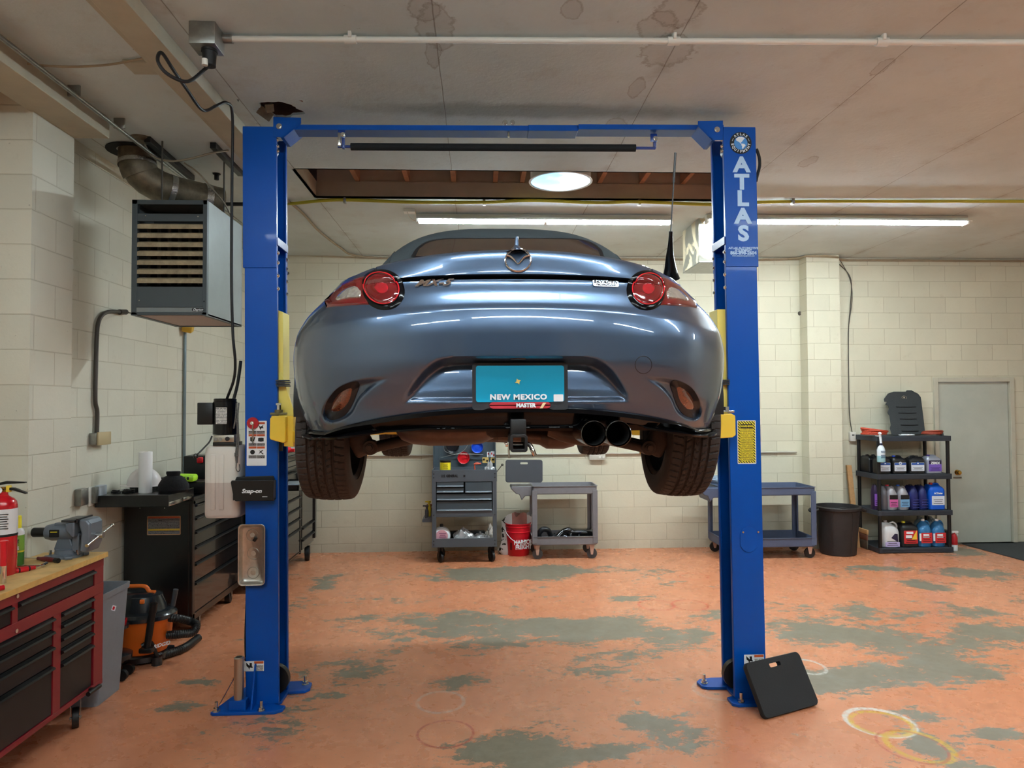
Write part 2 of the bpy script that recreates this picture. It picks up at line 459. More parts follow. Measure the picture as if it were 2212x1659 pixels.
xs = [-3.0, HX0, HX1, RX + .2]; ys = [BY - .2, HY0, HY1, WY + .2]
def cquad(x0, x1, y0, y1, z=CZ): box2(bm, (x0, y0, z), (x1, y1, z + 0.016))
cquad(-3.0, RX + .2, BY - .2, 4.30)
hq = PZ(606, 238, CZ); cquad(-3.0, hq.x - .22, 4.30, 4.68); cquad(hq.x + .17, RX + .2, 4.30, 4.68)
# panel round the ragged hole
hc = PZ(606, 238, CZ); hc = V(hc.x, hc.y, 0); HN = 40; hole = []; outer = []
for k in range(HN):
    a = 2 * pi * k / HN
    r = 0.118 + 0.035 * pnoise(Vector((cos(a) * 1.7, sin(a) * 1.7, 2.2))) + 0.018 * pnoise(Vector((cos(a) * 6, sin(a) * 6, 5.2)))
    hole.append((hc.x + r * 1.05 * cos(a), hc.y + r * 0.95 * sin(a)))
    c, s = cos(a), sin(a); t = min((0.17 if c > 0 else 0.22) / max(abs(c), 1e-6), (4.68 - hc.y) / max(abs(s), 1e-6) if s > 0 else (hc.y - 4.30) / max(abs(s), 1e-6))
    outer.append((hc.x + c * t, hc.y + s * t))
hb = [bm.verts.new((x, y, CZ)) for x, y in hole]; ob = [bm.verts.new((x, y, CZ)) for x, y in outer]; ht = [bm.verts.new((x, y, CZ + .016)) for x, y in hole]
for k in range(HN):
    k2 = (k + 1) % HN
    bm.faces.new((hb[k], hb[k2], ob[k2], ob[k])); bm.faces.new((hb[k], ht[k], ht[k2], hb[k2]))
for cx_, cy_ in ((-1.27, 4.30), (-0.88, 4.30), (-0.88, 4.68), (-1.27, 4.68)):   # corner fillers
    cands = sorted(range(HN), key=lambda k: (outer[k][0] - cx_) ** 2 + (outer[k][1] - cy_) ** 2)[:1]
cquad(-3.0, RX + .2, 4.68, OY0)
cquad(-3.0, OX0, OY0, OY1); cquad(OX1, RX + .2, OY0, OY1)
cquad(-3.0, RX + .2, OY1, WY + .2)
struct('ceiling', bm, M_ceil, smooth=False)
M_wood = mat('old_joist_wood', rgb(168, 120, 88), 0.75, noise=0.2, nscale=9)
M_deck = mat('brown_roof_deck', rgb(150, 96, 74), 0.8, noise=0.25, nscale=5)
bm = bmesh.new()
box2(bm, (-3, BY - .2, CZ + .30), (RX + .2, WY + .2, CZ + .34))
struct('roof_deck', bm, M_deck, smooth=False)
bm = bmesh.new()   # drywall sides of the bay
box2(bm, (OX0, OY1, CZ), (OX1, OY1 + .016, CZ + .15)); box2(bm, (OX0 - .016, OY0, CZ), (OX0, OY1, CZ + .15)); box2(bm, (OX1, OY0, CZ), (OX1 + .016, OY1, CZ + .15))
box2(bm, (OX0, OY0 - .016, CZ), (OX1, OY0, CZ + .15)); box2(bm, (OX0, OY1 + .016, CZ + .14), (OX1, OY1 + .04, CZ + .30))
struct('trim_1', bm, mat('bay_drywall', rgb(172, 156, 134), 0.8, noise=.08, nscale=4), smooth=False)
n = 0
for px in (772, 880, 980, 1070, 1128, 1295, 1385, 1475):
    x = PY(px, 384, 6.34).x
    b2 = bmesh.new(); box2(b2, (x - .02, OY0 - .3, CZ + .155), (x + .02, OY1 + .02, CZ + .30))
    o = struct('ceiling_joist', b2, M_wood, smooth=False)

# --- walls
bm = bmesh.new(); box2(bm, (LX - .2, WY, 0), (5.80, WY + .2, CZ + .02)); box2(bm, (6.86, WY, 0), (RX + .2, WY + .2, CZ + .02)); box2(bm, (5.80, WY, 2.115), (6.86, WY + .2, CZ + .02))
struct('wall_back', bm, M_wall_x, smooth=False)
bm = bmesh.new(); box2(bm, (LX - .2, BY, 0), (LX, WY, CZ + .02)); struct('wall_left', bm, M_wall_y, smooth=False)
bm = bmesh.new(); box2(bm, (RX, BY, 0), (RX + .2, WY, CZ + .02)); struct('wall_right', bm, M_wall_y, smooth=False)
bm = bmesh.new(); box2(bm, (LX, 4.2, 0), (LX + .20, 4.62, CZ)); struct('wall_left_pilaster', bm, M_wall_y, smooth=False)
bm = bmesh.new(); box2(bm, (4.08, WY - .20, 0), (4.50, WY, CZ)); struct('wall_back_pilaster', bm, M_wall_x, smooth=False)
# front wall behind the camera: block with a wide sectional door and a window
M_door_panel = mat('grey_sectional_door', rgb(78, 82, 88), 0.45, noise=.05, nscale=3)
bm = bmesh.new(); box2(bm, (LX - .2, BY - .2, 0), (-1.7, BY, CZ)); box2(bm, (2.3, BY - .2, 0), (4.2, BY, CZ)); box2(bm, (5.6, BY - .2, 0), (RX, BY, CZ)); box2(bm, (-1.7, BY - .2, 3.0), (2.3, BY, CZ)); box2(bm, (4.2, BY - .2, 0), (5.6, BY, 1.0)); box2(bm, (4.2, BY - .2, 2.2), (5.6, BY, CZ))
struct('wall_front', bm, M_wall_x, smooth=False)
bm = bmesh.new()
for k in range(5): box2(bm, (-1.7, BY - .10, k * .6 + .004), (2.3, BY - .05, k * .6 + .596), 0.006)
struct('door_1', bm, M_door_panel, smooth=False)
bm = bmesh.new(); box2(bm, (4.2, BY - .12, 1.0), (5.6, BY - .10, 2.2)); M_glass = mat('window_glass', (0.9, 0.95, 1, 1), 0.05, trans=1.0, ior=1.1)
struct('window_1', bm, M_glass, smooth=False)
# steel door in the back wall
M_door = mat('painted_steel_door', rgb(176, 180, 168), 0.5, noise=0.07, nscale=2.5)
bm = bmesh.new()
box2(bm, (5.80, WY - .03, 0), (5.855, WY + .12, 2.115), .004); box2(bm, (6.805, WY - .03, 0), (6.86, WY + .12, 2.115), .004); box2(bm, (5.855, WY - .03, 2.06), (6.805, WY + .12, 2.115), .004)
struct('trim_2', bm, mat('door_frame_paint', rgb(186, 182, 164), 0.5, noise=.06, nscale=5), smooth=False)
bm = bmesh.new(); box2(bm, (5.860, WY + .012, 0.012), (6.80, WY + .055, 2.056), .002)
door = struct('door_2', bm, M_door, smooth=False)
M_brass = mat('brass', rgb(190, 150, 70), 0.2, 1.0)
kp = PY(2072, 1021, WY - .03)
bm = bmesh.new(); lathe(bm, [(0, -.062), (.022, -.058), (.030, -.045), (.028, -.03), (.012, -.02), (.012, -.006), (.034, -.004), (.034, 0), (0, 0)], (kp.x, WY + .011, kp.z), (0, 1, 0), 24)
obj('door_knob', bm, M_brass, door)
bm = bmesh.new(); box2(bm, (kp.x - .05, WY + .001, kp.z - .075), (kp.x + .055, WY + .011, kp.z - .055), .003)
obj('latch_plate', bm, mat('worn_steel', rgb(130, 128, 120), 0.35, 0.9), door)
bm = bmesh.new(); box2(bm, (5.8, WY - .06, 0), (6.86, WY + .1, 0.012)); struct('trim_3', bm, mat('threshold_metal', rgb(120, 118, 110), .4, .8), smooth=False)
# wood ledger along the left wall, long beam and thin strip under the ceiling
bm = bmesh.new(); box2(bm, (-2.60, BY, CZ - .13), (-2.36, 4.62, CZ), .004); struct('ceiling_ledger', bm, M_trim, smooth=False)
bm = bmesh.new(); box2(bm, (-1.68, BY, CZ - .08), (-1.53, 5.1, CZ), .004); struct('ceiling_beam', bm, M_trim, smooth=False)
bm = bmesh.new(); box2(bm, (-1.755, BY, CZ - .025), (-1.685, 6.2, CZ), .003); struct('trim_4', bm, M_trim, smooth=False)
bm = bmesh.new(); box2(bm, (LX, WY - .09, 2 - .49), (4.06, WY - .0, 2 - .478)); 
# pipe run at mid height on the back wall is a thing (see conduits)
bm.free()

# black rubber mat in front of the door
bm = bmesh.new()
a = PZ(2085, 1178, 0); b = PZ(2212, 1217, 0)
poly = [(a.x, WY - .002, 0), (a.x - .0, a.y - .02, 0), (b.x + .1, b.y - .08, 0), (RX, b.y - .45, 0), (RX, WY - .002, 0)]
prism(bm, poly, (0, 0, .012))
tag(obj('rubber_mat', bm, mat('black_rubber_mat', rgb(48, 52, 54), .8, noise=.2, nscale=30), smooth=False), 'black rubber mat lying on the floor in front of the grey steel door', 'mat')

# ================================================================== CEILING LAMPS
M_tube = mat('fluorescent_tube', (1, 1, 1, 1), .4, emit=(0.82, 0.95, 1.0, 1), ew=TUBE_W)
M_tube_r = mat('bright_fluorescent_tube', (1, 1, 1, 1), .4, emit=(0.82, 0.95, 1.0, 1), ew=REAR_W)
M_fixt = mat('white_enamel', rgb(225, 225, 220), .35)
M_fixt_d = mat('fixture_edge', rgb(150, 148, 138), .5)
def strip(x0, x1, y, label, vis=True):
    t = thing('strip_light', label, 'ceiling light', ((x0 + x1) / 2, y, CZ), 'fluorescent strip lights on the ceiling')
    bm = bmesh.new(); box2(bm, (x0, y - .026, CZ - .05), (x1, y + .026, CZ - .001), .004)
    obj('housing', bm, M_fixt, t)
    bm = bmesh.new(); prism(bm, [(x0, y - .085, CZ - .066), (x0, y - .03, CZ - .05), (x0, y + .03, CZ - .05), (x0, y + .085, CZ - .066), (x0, y + .085, CZ - .063), (x0, y + .03, CZ - .046), (x0, y - .03, CZ - .046), (x0, y - .085, CZ - .063)], (x1 - x0, 0, 0)); obj('reflector', bm, M_fixt, t, smooth=False)
    xm = (x0 + x1) / 2
    for a, b in ((x0 + .03, xm - .02), (xm + .02, x1 - .03)):
        for dy in (-.021, .021):
            bm = bmesh.new(); cyl(bm, (a, y + dy, CZ - .070), (b, y + dy, CZ - .070), .0165, seg=12)
            obj('tube_lamp', bm, M_tube_r if y > 6 else M_tube, t)
    for xx in (x0 + .012, xm, x1 - .012):
        bm = bmesh.new(); box2(bm, (xx - .012, y - .04, CZ - .088), (xx + .012, y + .04, CZ - .045), .003); obj('lamp_holder', bm, M_fixt, t)
    return t
strip(-.60, 1.90, 6.86, 'long white fluorescent strip light behind the car roof, left of the two lit strips')
strip(2.22, 4.85, 6.80, 'long white fluorescent strip light right of the ATLAS post')
for x0, x1, y, w in [(-.60, 1.86, 1.7, 'directly over the photographer'), (2.5, 4.96, 1.7, 'over the floor right of the photographer'), (-.60, 1.86, -.6, 'just behind the photographer'), (2.5, 4.96, -.6, 'behind the photographer to the right'), (5.7, 8.1, 3.6, 'added for brightness over the far right of the floor'), (-2.25, -.85, 1.2, 'short, added to brighten the left wall'), (-2.25, -.85, -.8, 'short, added behind the photographer to brighten the left')]:
    strip(x0, x1, y, 'white fluorescent strip light ' + w)  # out-of-view strips; the short left pair and far-right one are added for brightness
# blue-white daylight tube in the joist bay
sc = PZ(1211, 393, CZ - .002)
t = thing('daylight_tube', 'round blue-white daylight tube diffuser glowing in the open ceiling bay', 'skylight', (sc.x, sc.y, CZ))
g = NT('diffuser', .3)
geo = g.n('ShaderNodeNewGeometry'); nn = g.noise(3.0, 3, .5, geo.outputs['Position'], 1.2)
g.l(g.mix(g.ramp(nn, .4, .65), (0.16, 0.50, 0.85, 1), (0.75, 0.92, 1.0, 1)), g.b.inputs['Emission Color']); g.b.inputs['Emission Strength'].default_value = SKY_W
M_sky = g.m
bm = bmesh.new(); lathe(bm, [(0, -.035), (.12, -.030), (.20, -.017), (.245, 0), (0, .0)], (sc.x, sc.y, CZ), (0, 0, 1), 40); obj('diffuser', bm, M_sky, t)
bm = bmesh.new(); lathe(bm, [(.245, -.004), (.262, -.006), (.265, .0), (.250, .006), (.250, .29), (.246, .29), (.246, .0)], (sc.x, sc.y, CZ), (0, 0, 1), 40); obj('rim', bm, M_fixt, t)

# ================================================================== CEILING SERVICES
M_galv = mat('galvanised_steel', rgb(150, 150, 145), .35, .85, noise=.15, nscale=25)
M_white_pvc = mat('white_pipe', rgb(215, 214, 205), .4)
M_blk = mat('black_rubber', rgb(16, 16, 17), .5)
M_yel = mat('yellow_gas_line', rgb(170, 160, 40), .45)
M_grimy = mat('grimy_conduit', rgb(148, 132, 108), .6, noise=.12, nscale=12)
ya, yb = PZ(480, 84, CZ - .03), PZ(2212, 92, CZ - .03)
t = thing('white_conduit', 'long white pipe running across the ceiling above the lift', 'pipe', (ya.x, ya.y, CZ - .03))
bm = bmesh.new(); dx = (yb - ya) / (yb.x - ya.x)
cyl(bm, ya, ya + dx * (RX - ya.x - .02), .0145, seg=16); obj('pipe', bm, M_white_pvc, t)
for px in (757, 1455, 1905):
    q = PZ(px, 84 + (px - 480) * .0046, CZ - .03); bm = bmesh.new(); cyl(bm, q - dx * .03, q + dx * .03, .021, seg=16); box2(bm, q + V(-.008, -.03, .0), q + V(.008, .03, .03), .002); obj('coupling', bm, M_white_pvc, t)
# junction box with hanging plug
jb = PZ(448, 86, CZ - .06)
t = thing('junction_box', 'galvanised junction box on the ceiling at the end of the white pipe', 'electrical box', (jb.x, jb.y, CZ))
bm = bmesh.new(); box2(bm, (jb.x - .065, jb.y - .065, CZ - .11), (jb.x + .06, jb.y + .065, CZ), .004); obj('box', bm, M_galv, t)
bm = bmesh.new(); cyl(bm, (jb.x + .05, ya.y, CZ - .03), (jb.x + .105, ya.y, CZ - .03), .022); obj('connector', bm, M_galv, t)
bm = bmesh.new(); cyl(bm, (jb.x + .01, jb.y, CZ - .12), (jb.x + .01, jb.y, CZ - .19), .034, .030); cyl(bm, (jb.x + .01, jb.y, CZ - .105), (jb.x + .01, jb.y, CZ - .122), .038); obj('socket', bm, M_blk, t)
bm = bmesh.new(); cyl(bm, (jb.x + .0, jb.y - .03, CZ - .17), (jb.x + .0, jb.y - .03, CZ - .20), .014); obj('plug_sleeve', bm, M_white_pvc, t)
# black power cord swinging from the box to the lift motor
def hang(name, pts, r, m, label, cat, group=None, seg=10):
    bm = bmesh.new(); tube(bm, pts, r, seg); o = obj(name, bm, m, origin=pts[0]); tag(o, label, cat, group); return o
c = [V(jb.x + .01, jb.y, CZ - .185), PY(442, 150, 3.52), PY(405, 176, 3.45), PY(362, 160, 3.40), PY(341, 132, 3.38), PY(349, 114, 3.42), PY(375, 152, 3.5), PY(405, 195, 3.7), PY(438, 238, 3.9), PY(468, 228, 4.1), PY(490, 222, 4.18), PY(502, 250, 4.28), PY(501, 400, 4.32), PY(500, 600, 4.34), PY(503, 720, 4.36), PY(508, 780, 4.38), PY(505, 820, 4.40), PY(490, 862, 4.44)]
hang('power_cord', c, .0085, M_blk, 'thick black power cord looping from the ceiling box down beside the left post', 'cable')
# metal conduit near the left wall
a = PZ(2, 81, CZ - .07); b = PZ(449, 427, CZ - .07)
cdx = (b - a).normalized(); 
t = thing('steel_conduit', 'thin bare steel conduit under the ceiling along the left wall', 'pipe', (a.x, a.y, CZ - .05))
bm = bmesh.new(); cyl(bm, a - cdx * 4, b + cdx * 1.6, .0125, seg=14); obj('pipe', bm, M_galv, t)
for (px, py) in ((258, 272), (160, 203)):
    q = PZ(px, py, CZ - .05); bm = bmesh.new(); box2(bm, q + V(-.035, -.006, -.016), q + V(.035, .006, .05), .002); obj('strap', bm, M_galv, t)
# old painted cable crossing the ceiling left, with a cover plate
hang('painted_cable', [PZ(-150, 138, CZ - .02), PZ(0, 133, CZ - .035), PZ(100, 142, CZ - .05), PZ(170, 144, CZ - .045), PZ(240, 139, CZ - .03), PZ(300, 128, CZ - .015), PZ(330, 125, CZ - .01)], .006, M_grimy, 'old beige painted cable stapled across the ceiling at left', 'cable')
q = PZ(318, 142, CZ); bm = bmesh.new(); box2(bm, q + V(-.10, -.07, -.018), q + V(.10, .07, 0), .004); tag(obj('cover_plate', bm, M_trim), 'beige painted cover plate on the ceiling beside the long beam', 'cover plate')
# flexible cord and yellow gas hose
yh = [PZ(600, 441, CZ - .02), PZ(640, 439, CZ - .03), PZ(700, 433, CZ - .025), PZ(760, 432, CZ - .02), PZ(900, 437, CZ - .025), PZ(1046, 437, CZ - .03), PZ(1150, 433, CZ - .03), PZ(1290, 438, CZ - .03), PZ(1380, 436, CZ - .03), PZ(1540, 442, CZ - .03), PZ(1640, 437, CZ - .025), PZ(1750, 435, CZ - .02), PZ(1900, 435, CZ - .02), PZ(2212, 435, CZ - .02), PZ(2700, 437, CZ - .02)]
t = thing('gas_hose', 'yellow gas line running across the ceiling behind the lift', 'pipe', yh[0])
bm = bmesh.new(); tube(bm, yh, .0145, 10); obj('hose', bm, M_yel, t)
for px, py in ((745, 432), (1046, 436), (1381, 436), (1712, 434)):
    q = PZ(px, py, CZ - .02); bm = bmesh.new(); box2(bm, q + V(-.012, -.022, -.03), q + V(.012, .022, .02), .003); obj('clamp', bm, M_galv, t)
bm = bmesh.new(); tube(bm, [PZ(300, 441, CZ - .04), PZ(470, 441, CZ - .04), PZ(560, 441, CZ - .03)], .017, 10); tag(obj('black_gas_pipe', bm, M_blk), 'black iron pipe under the ceiling between the heater and the left post', 'pipe')
# painted cables towards the back
hang('wall_cable', [PZ(560, 380, CZ - .015), PZ(620, 432, CZ - .015), PZ(655, 462, CZ - .015), PZ(690, 500, CZ - .015), PZ(735, 535, CZ - .015), PZ(760, 550, CZ - .02), V(-1.2, WY - .02, CZ - .03), V(-.4, WY - .02, CZ - .03)], .012, M_grimy, 'painted cable bundle wandering along the ceiling to the back wall', 'cable')
hang('wall_cable', [V(-.2, WY - .02, CZ - .03), V(1.9, WY - .02, CZ - .03), V(3.4, WY - .02, CZ - .03), V(3.98, WY - .05, CZ - .02), V(4.10, WY - .22, CZ - .02), V(4.45, WY - .22, CZ - .03), V(4.62, WY - .05, CZ - .03), V(5.2, WY - .02, CZ - .03), V(8.5, WY - .02, CZ - .03)], .014, M_grimy, 'grimy cable bundle along the top of the back wall over the pilaster', 'cable')
M_dkwire = mat('dark_wire', rgb(70, 66, 58), .6)
hang('drop_cable', [V(4.54, WY - .02, CZ - .03), PY(1837, 600, WY - .02), PY(1837, 660, WY - .02), PY(1833, 720, WY - .02), PY(1834, 860, WY - .02), PY(1836, 905, WY - .03), PY(1841, 935, WY - .03)], .0055, M_dkwire, 'dark cable dropping down the right side of the back pilaster to an outlet', 'cable')
hang('drop_cable', [V(4.60, WY - .03, CZ - .03), PY(1835, 600, WY - .02), PY(1841, 640, WY - .02), PY(1834, 700, WY - .02)], .0045, M_dkwire, 'short dark cable loop at the top of the back pilaster', 'cable')
q = PY(1841, 943, WY - .02)
t = thing('outlet_box', 'small grey outlet box low on the wall between pilaster and shelf', 'outlet', q)
bm = bmesh.new(); box(bm, q, (.075, .045, .115), None, .004); obj('box', bm, M_white_pvc, t)
bm = bmesh.new(); box(bm, q + V(-.0, -.024, .02), (.03, .004, .012)); obj('socket', bm, M_blk, t)
# mid-height pipe on back wall
bm = bmesh.new(); p0 = PY(690, 985, WY - .02); p1 = PY(1560, 981, WY - .02); 
cyl(bm, (-2.6, WY - .02, p0.z), (4.0, WY - .02, p0.z), .012, seg=12); tag(obj('wall_conduit', bm, mat('pale_conduit', rgb(176, 170, 156), .5)), 'thin pale conduit running along the back wall at mid height', 'pipe')
q = PY(1290, 987, WY - .03)
t = thing('outlet_box', 'pale double outlet box on the back wall under the right front tyre', 'outlet', q)
bm = bmesh.new(); box(bm, q, (.20, .05, .075), None, .006); obj('box', bm, mat('grey_outlet', rgb(185, 182, 170), .4), t)
for dx_ in (.03, .075):
    bm = bmesh.new(); cyl(bm, q + V(dx_, -.026, 0), q + V(dx_, -.029, 0), .015); obj('socket', bm, M_white_pvc, t)
# galvanised duct stub at the back right of the ceiling
a = PY(1482, 566, 8.0); b = PY(1545, 482, 7.4)
t = thing('duct_box', 'square galvanised duct box with peeling paint hanging under the back ceiling', 'duct', (2.6, 7.6, CZ))
g = NT('peeling_galvanised', .35)
geo = g.n('ShaderNodeNewGeometry'); nn = g.noise(5, 5, .6, geo.outputs['Position'], .5)
g.l(g.mix(g.ramp(nn, .49, .51), rgb(170, 170, 160), rgb(200, 186, 156)), g.b.inputs['Base Color']); g.l(g.ramp(nn, .49, .51, (.7, .7, .7, 1), (0, 0, 0, 1)), g.b.inputs['Metallic'])
dA = PY(1510, 566, 6.95)
bm = bmesh.new(); box2(bm, (dA.x, 6.95, dA.z), (dA.x + .42, 7.5, CZ)); obj('duct', bm, g.m, t, smooth=False)
bm = bmesh.new(); box2(bm, (dA.x - .0, 6.93, dA.z - .012), (dA.x + .43, 7.51, dA.z), .002); obj('flange', bm, M_galv, t, smooth=False)
# white plate and cord beside the strip light
q = PZ(884, 454, CZ); bm = bmesh.new(); box2(bm, q + V(-.05, -.06, -.03), q + V(.06, .04, 0), .004); tag(obj('ceiling_box', bm, M_fixt), 'small white electrical box on the ceiling left of the strip light', 'electrical box')
hang('lamp_cord', [PZ(880, 458, CZ - .03), PZ(885, 470, CZ - .04), PZ(900, 478, CZ - .03), PZ(925, 479, CZ - .02)], .004, M_white_pvc, 'white cord from the small ceiling box to the strip light', 'cable')
# torn hole details
M_torn = mat('torn_drywall', rgb(120, 106, 88), .9, noise=.2, nscale=20)
bm = bmesh.new()
for (dx_, dy_, w_, h_, a_) in ((-.10, .02, .09, .06, .5), (-.05, -.06, .05, .05, -.4)):
    box(bm, hc + V(dx_, dy_, CZ - .012), (w_, .02, h_), Euler((.8, a_, .5)).to_matrix(), .003)
tag(obj('torn_drywall', bm, M_torn), 'torn drywall flap hanging from the black hole in the ceiling above the left post', 'drywall scrap')
# ================================================================== TWO-POST LIFT
M_blue = mat('blue_gloss_enamel', rgb(0, 74, 164), .34, 0, coat=.05, spec=.25, bump=.03, bscale=120)
M_blue_d = mat('blue_cast_enamel', rgb(10, 52, 130), .35, 0, coat=.3)
M_yl = mat('yellow_enamel', rgb(232, 196, 60), .38, coat=.3)
M_yl2 = mat('pale_yellow_enamel', rgb(236, 214, 104), .4, coat=.2)
M_zinc = mat('zinc_bolt', rgb(205, 205, 200), .22, 1.0)
M_foam = mat('black_foam', rgb(22, 24, 26), .85, bump=.2, bscale=200)
M_cable = mat('wire_rope', rgb(190, 190, 185), .3, .9)
M_wh = mat('white_print', rgb(230, 236, 240), .5)
M_ltblue = mat('light_blue_print', rgb(178, 208, 238), .5)
M_bkprint = mat('black_print', rgb(14, 14, 16), .5)
M_orange = mat('orange_print', rgb(190, 84, 40), .5)
M_yprint = mat('yellow_print', rgb(236, 222, 50), .5)
M_bl_sat = mat('black_plastic', rgb(14, 15, 16), .38)
LC = V(.13, 4.33, 0)
lift = thing('car_lift', 'blue two-post car lift holding up the grey convertible', 'car lift', LC)
YL, YR = 4.375, 4.285           # front faces of the two posts
SW = .195; DP = .235; TH = .012
def lean(z): return -.0078 * (z - 0.1)          # the whole frame leans very slightly
def bolt(bm, p, r=.011, h=.010, ax=(0, -1, 0)):
    p = Vector(p); d = Vector(ax); cyl(bm, p, p + d * h, r, seg=6); cyl(bm, p - d * .001, p + d * .003, r * 1.5, seg=16)
def leanify(bm):
    for v in bm.verts: v.co.x += lean(v.co.z)
POSTS = {}
for side, xo, yf in ((-1, -1.405, YL), (1, 1.735, YR)):
    # xo = outer face; the open side of the channel looks to the middle
    s = -side
    xi = xo + s * SW
    yb = yf + DP
    bm = bmesh.new()
    def chan(z0, z1, xo, xi, yf, yb, lip=.03, t=TH):
        # one C section: front, web, back, and two short return lips
        pts = [(xi, yf), (xo, yf), (xo, yb), (xi, yb), (xi, yb - lip), (xi - s * t, yb - lip), (xi - s * t, yb - t), (xo + s * t, yb - t), (xo + s * t, yf + t), (xi - s * t, yf + t), (xi - s * t, yf + lip), (xi, yf + lip)]
        prism(bm, [(x, y, z0) for x, y in pts], (0, 0, z1 - z0))
    chan(.015, 2.75, xo, xi, yf, yb)
    leanify(bm)
    post = obj('post', bm, M_blue, lift, bev=.004, smooth=False)
    POSTS[side] = (xo, xi, yf, yb)
    bm = bmesh.new()
    e = .008
    chan(2.645, 3.515, xo - s * e, xi + s * .0, yf - e, yb + e)
    box2(bm, (xi - s * .02, yf + .0, 2.80), (xi, yb, 2.84)) if side < 0 else box2(bm, (xi - s * .02, yf, 2.80), (xi, yb, 2.84))
    leanify(bm)
    obj('post_extension', bm, M_blue, lift, bev=.004, smooth=False)
    # cross strap over the open side
    bm = bmesh.new(); box2(bm, (xi - s * .006, yf, 2.785), (xi + s * .006, yb, 2.835)); leanify(bm); obj('cross_strap', bm, M_blue_d, lift, bev=.002)
    for y, z in [(y, z) for z in (2.60, 2.68, 2.74, 2.52) for y in (yf + .014, yb - .014)] + [(yf + .014, z) for z in (3.40, 3.44, 3.37)]:
        bm = bmesh.new(); bolt(bm, (xi + lean(z), y, z), .009, .010, (s, 0, 0)); obj('bolt', bm, M_zinc, lift)
    # lifting cables and inner dark slider guide
    bm = bmesh.new(); tube(bm, [(xi - s * .045 + lean(3.4), yf + .09, 3.42), (xi - s * .045 + lean(2), yf + .09, 2.25)], .0055, 8, 0)
    obj('wire_rope', bm, M_cable, lift)
    bm = bmesh.new(); tube(bm, [(xi - s * .025 + lean(2.7), yf + .045, 2.72), (xi - s * .025 + lean(.1), yf + .045, .10)], .0055, 8, 0)
    obj('wire_rope', bm, M_cable, lift)
    for dx_, z_, r_ in ((.05, .13, .09), (.08, 3.40, .06)):
        bm = bmesh.new(); cyl(bm, (xi - s * dx_ + lean(z_), yf + .075, z_), (xi - s * dx_ + lean(z_), yf + .12, z_), r_, seg=28); obj('pulley', bm, M_bl_sat, lift)
    # base plate: a front tongue and a back tongue joined under the post
    bm = bmesh.new()
    zt = .018
    if side < 0:
        pl = [(-1.575, 4.275), (-1.560, 4.262), (-1.205, 4.262), (-1.165, 4.295), (-1.160, 4.345), (-1.235, 4.37), (-1.20, 4.41), (-1.20, 4.55), (-1.10, 4.56), (-1.075, 4.60), (-1.085, 4.69), (-1.13, 4.72), (-1.45, 4.72), (-1.48, 4.70)]
        prism(bm, [(x, y, 0) for x, y in pl], (0, 0, zt))
        box2(bm, (-1.475, 4.285, zt), (-1.375, 4.345, .075))
        prism(bm, [(-1.350, 4.285, zt), (-1.350, 4.36, .26), (-1.350, 4.374, .26), (-1.350, 4.374, zt)], (.010, 0, 0))
        prism(bm, [(-1.560, 4.36, zt), (-1.405, 4.36, .30), (-1.405, 4.40, .30), (-1.560, 4.40, zt)], (0, .006, 0))
    else:
        pl = [(1.50, 4.225), (1.53, 4.20), (1.88, 4.20), (1.90, 4.23), (1.80, 4.62), (1.50, 4.62), (1.42, 4.60), (1.39, 4.56), (1.40, 4.49), (1.43, 4.47), (1.55, 4.46), (1.55, 4.33), (1.50, 4.31)]
        prism(bm, [(x, y, 0) for x, y in pl], (0, 0, zt))
    obj('base_plate', bm, M_blue, lift, bev=.003, smooth=False)
    bl = [(-1.545, 4.285), (-1.285, 4.285), (-1.12, 4.66)] if side < 0 else [(1.43, 4.53), (1.56, 4.235), (1.84, 4.235)]
    for x, y in bl:
        bm = bmesh.new(); cyl(bm, (x, y, zt), (x, y, zt + .055), .009, seg=12); cyl(bm, (x, y, zt + .004), (x, y, zt + .020), .017, seg=6); cyl(bm, (x, y, zt), (x, y, zt + .004), .022, seg=16)
        obj('anchor_bolt', bm, M_zinc, lift)

# steel sleeve standing on the left base plate (height extension adapter)
bm = bmesh.new(); lathe(bm, [(.022, .0), (.028, .0), (.028, .235), (.0285, .24), (.024, .245), (.018, .245), (.018, .02), (0, .02)], (-1.425, 4.315, .0755), (0, 0, 1), 28)
tag(obj('lift_adapter', bm, mat('brushed_steel', rgb(190, 184, 172), .3, .95), origin=(-1.425, 4.315, .0755)), 'shiny steel height adapter tube standing on the left base plate', 'lift adapter')

# overhead beam
def LY(px, py, Y=4.36): return PY(px, py, Y)
bx0, bx1 = -1.17 , 1.53
zb0, zb1 = 3.500, 3.532
bm = bmesh.new()
box2(bm, (bx0, 4.35, zb0), (.31, 4.475, zb1)); box2(bm, (.31, 4.346, zb0 - .002), (.62, 4.479, zb1 + .003)); box2(bm, (.62, 4.335, zb0 + .004), (bx1, 4.46, zb1 + .004))
for v in bm.verts:
    t_ = (v.co.x - bx0) / (bx1 - bx0); v.co.y += .02 * (1 - t_) - .02 * t_; v.co.z += .008 * t_ - .002
obj('overhead_beam', bm, M_blue, lift, bev=.003, smooth=False)
for px, py in ((1091, 265), (1107, 265)):
    bm = bmesh.new(); bolt(bm, PY(px, py, 4.341), .011, .012); obj('bolt', bm, M_zinc, lift)
bm = bmesh.new(); q = PZ(1099, 283, zb0); cyl(bm, q + V(0, .02, 0), q + V(0, .02, -.03), .008, seg=10)
obj('bolt', bm, M_zinc, lift)
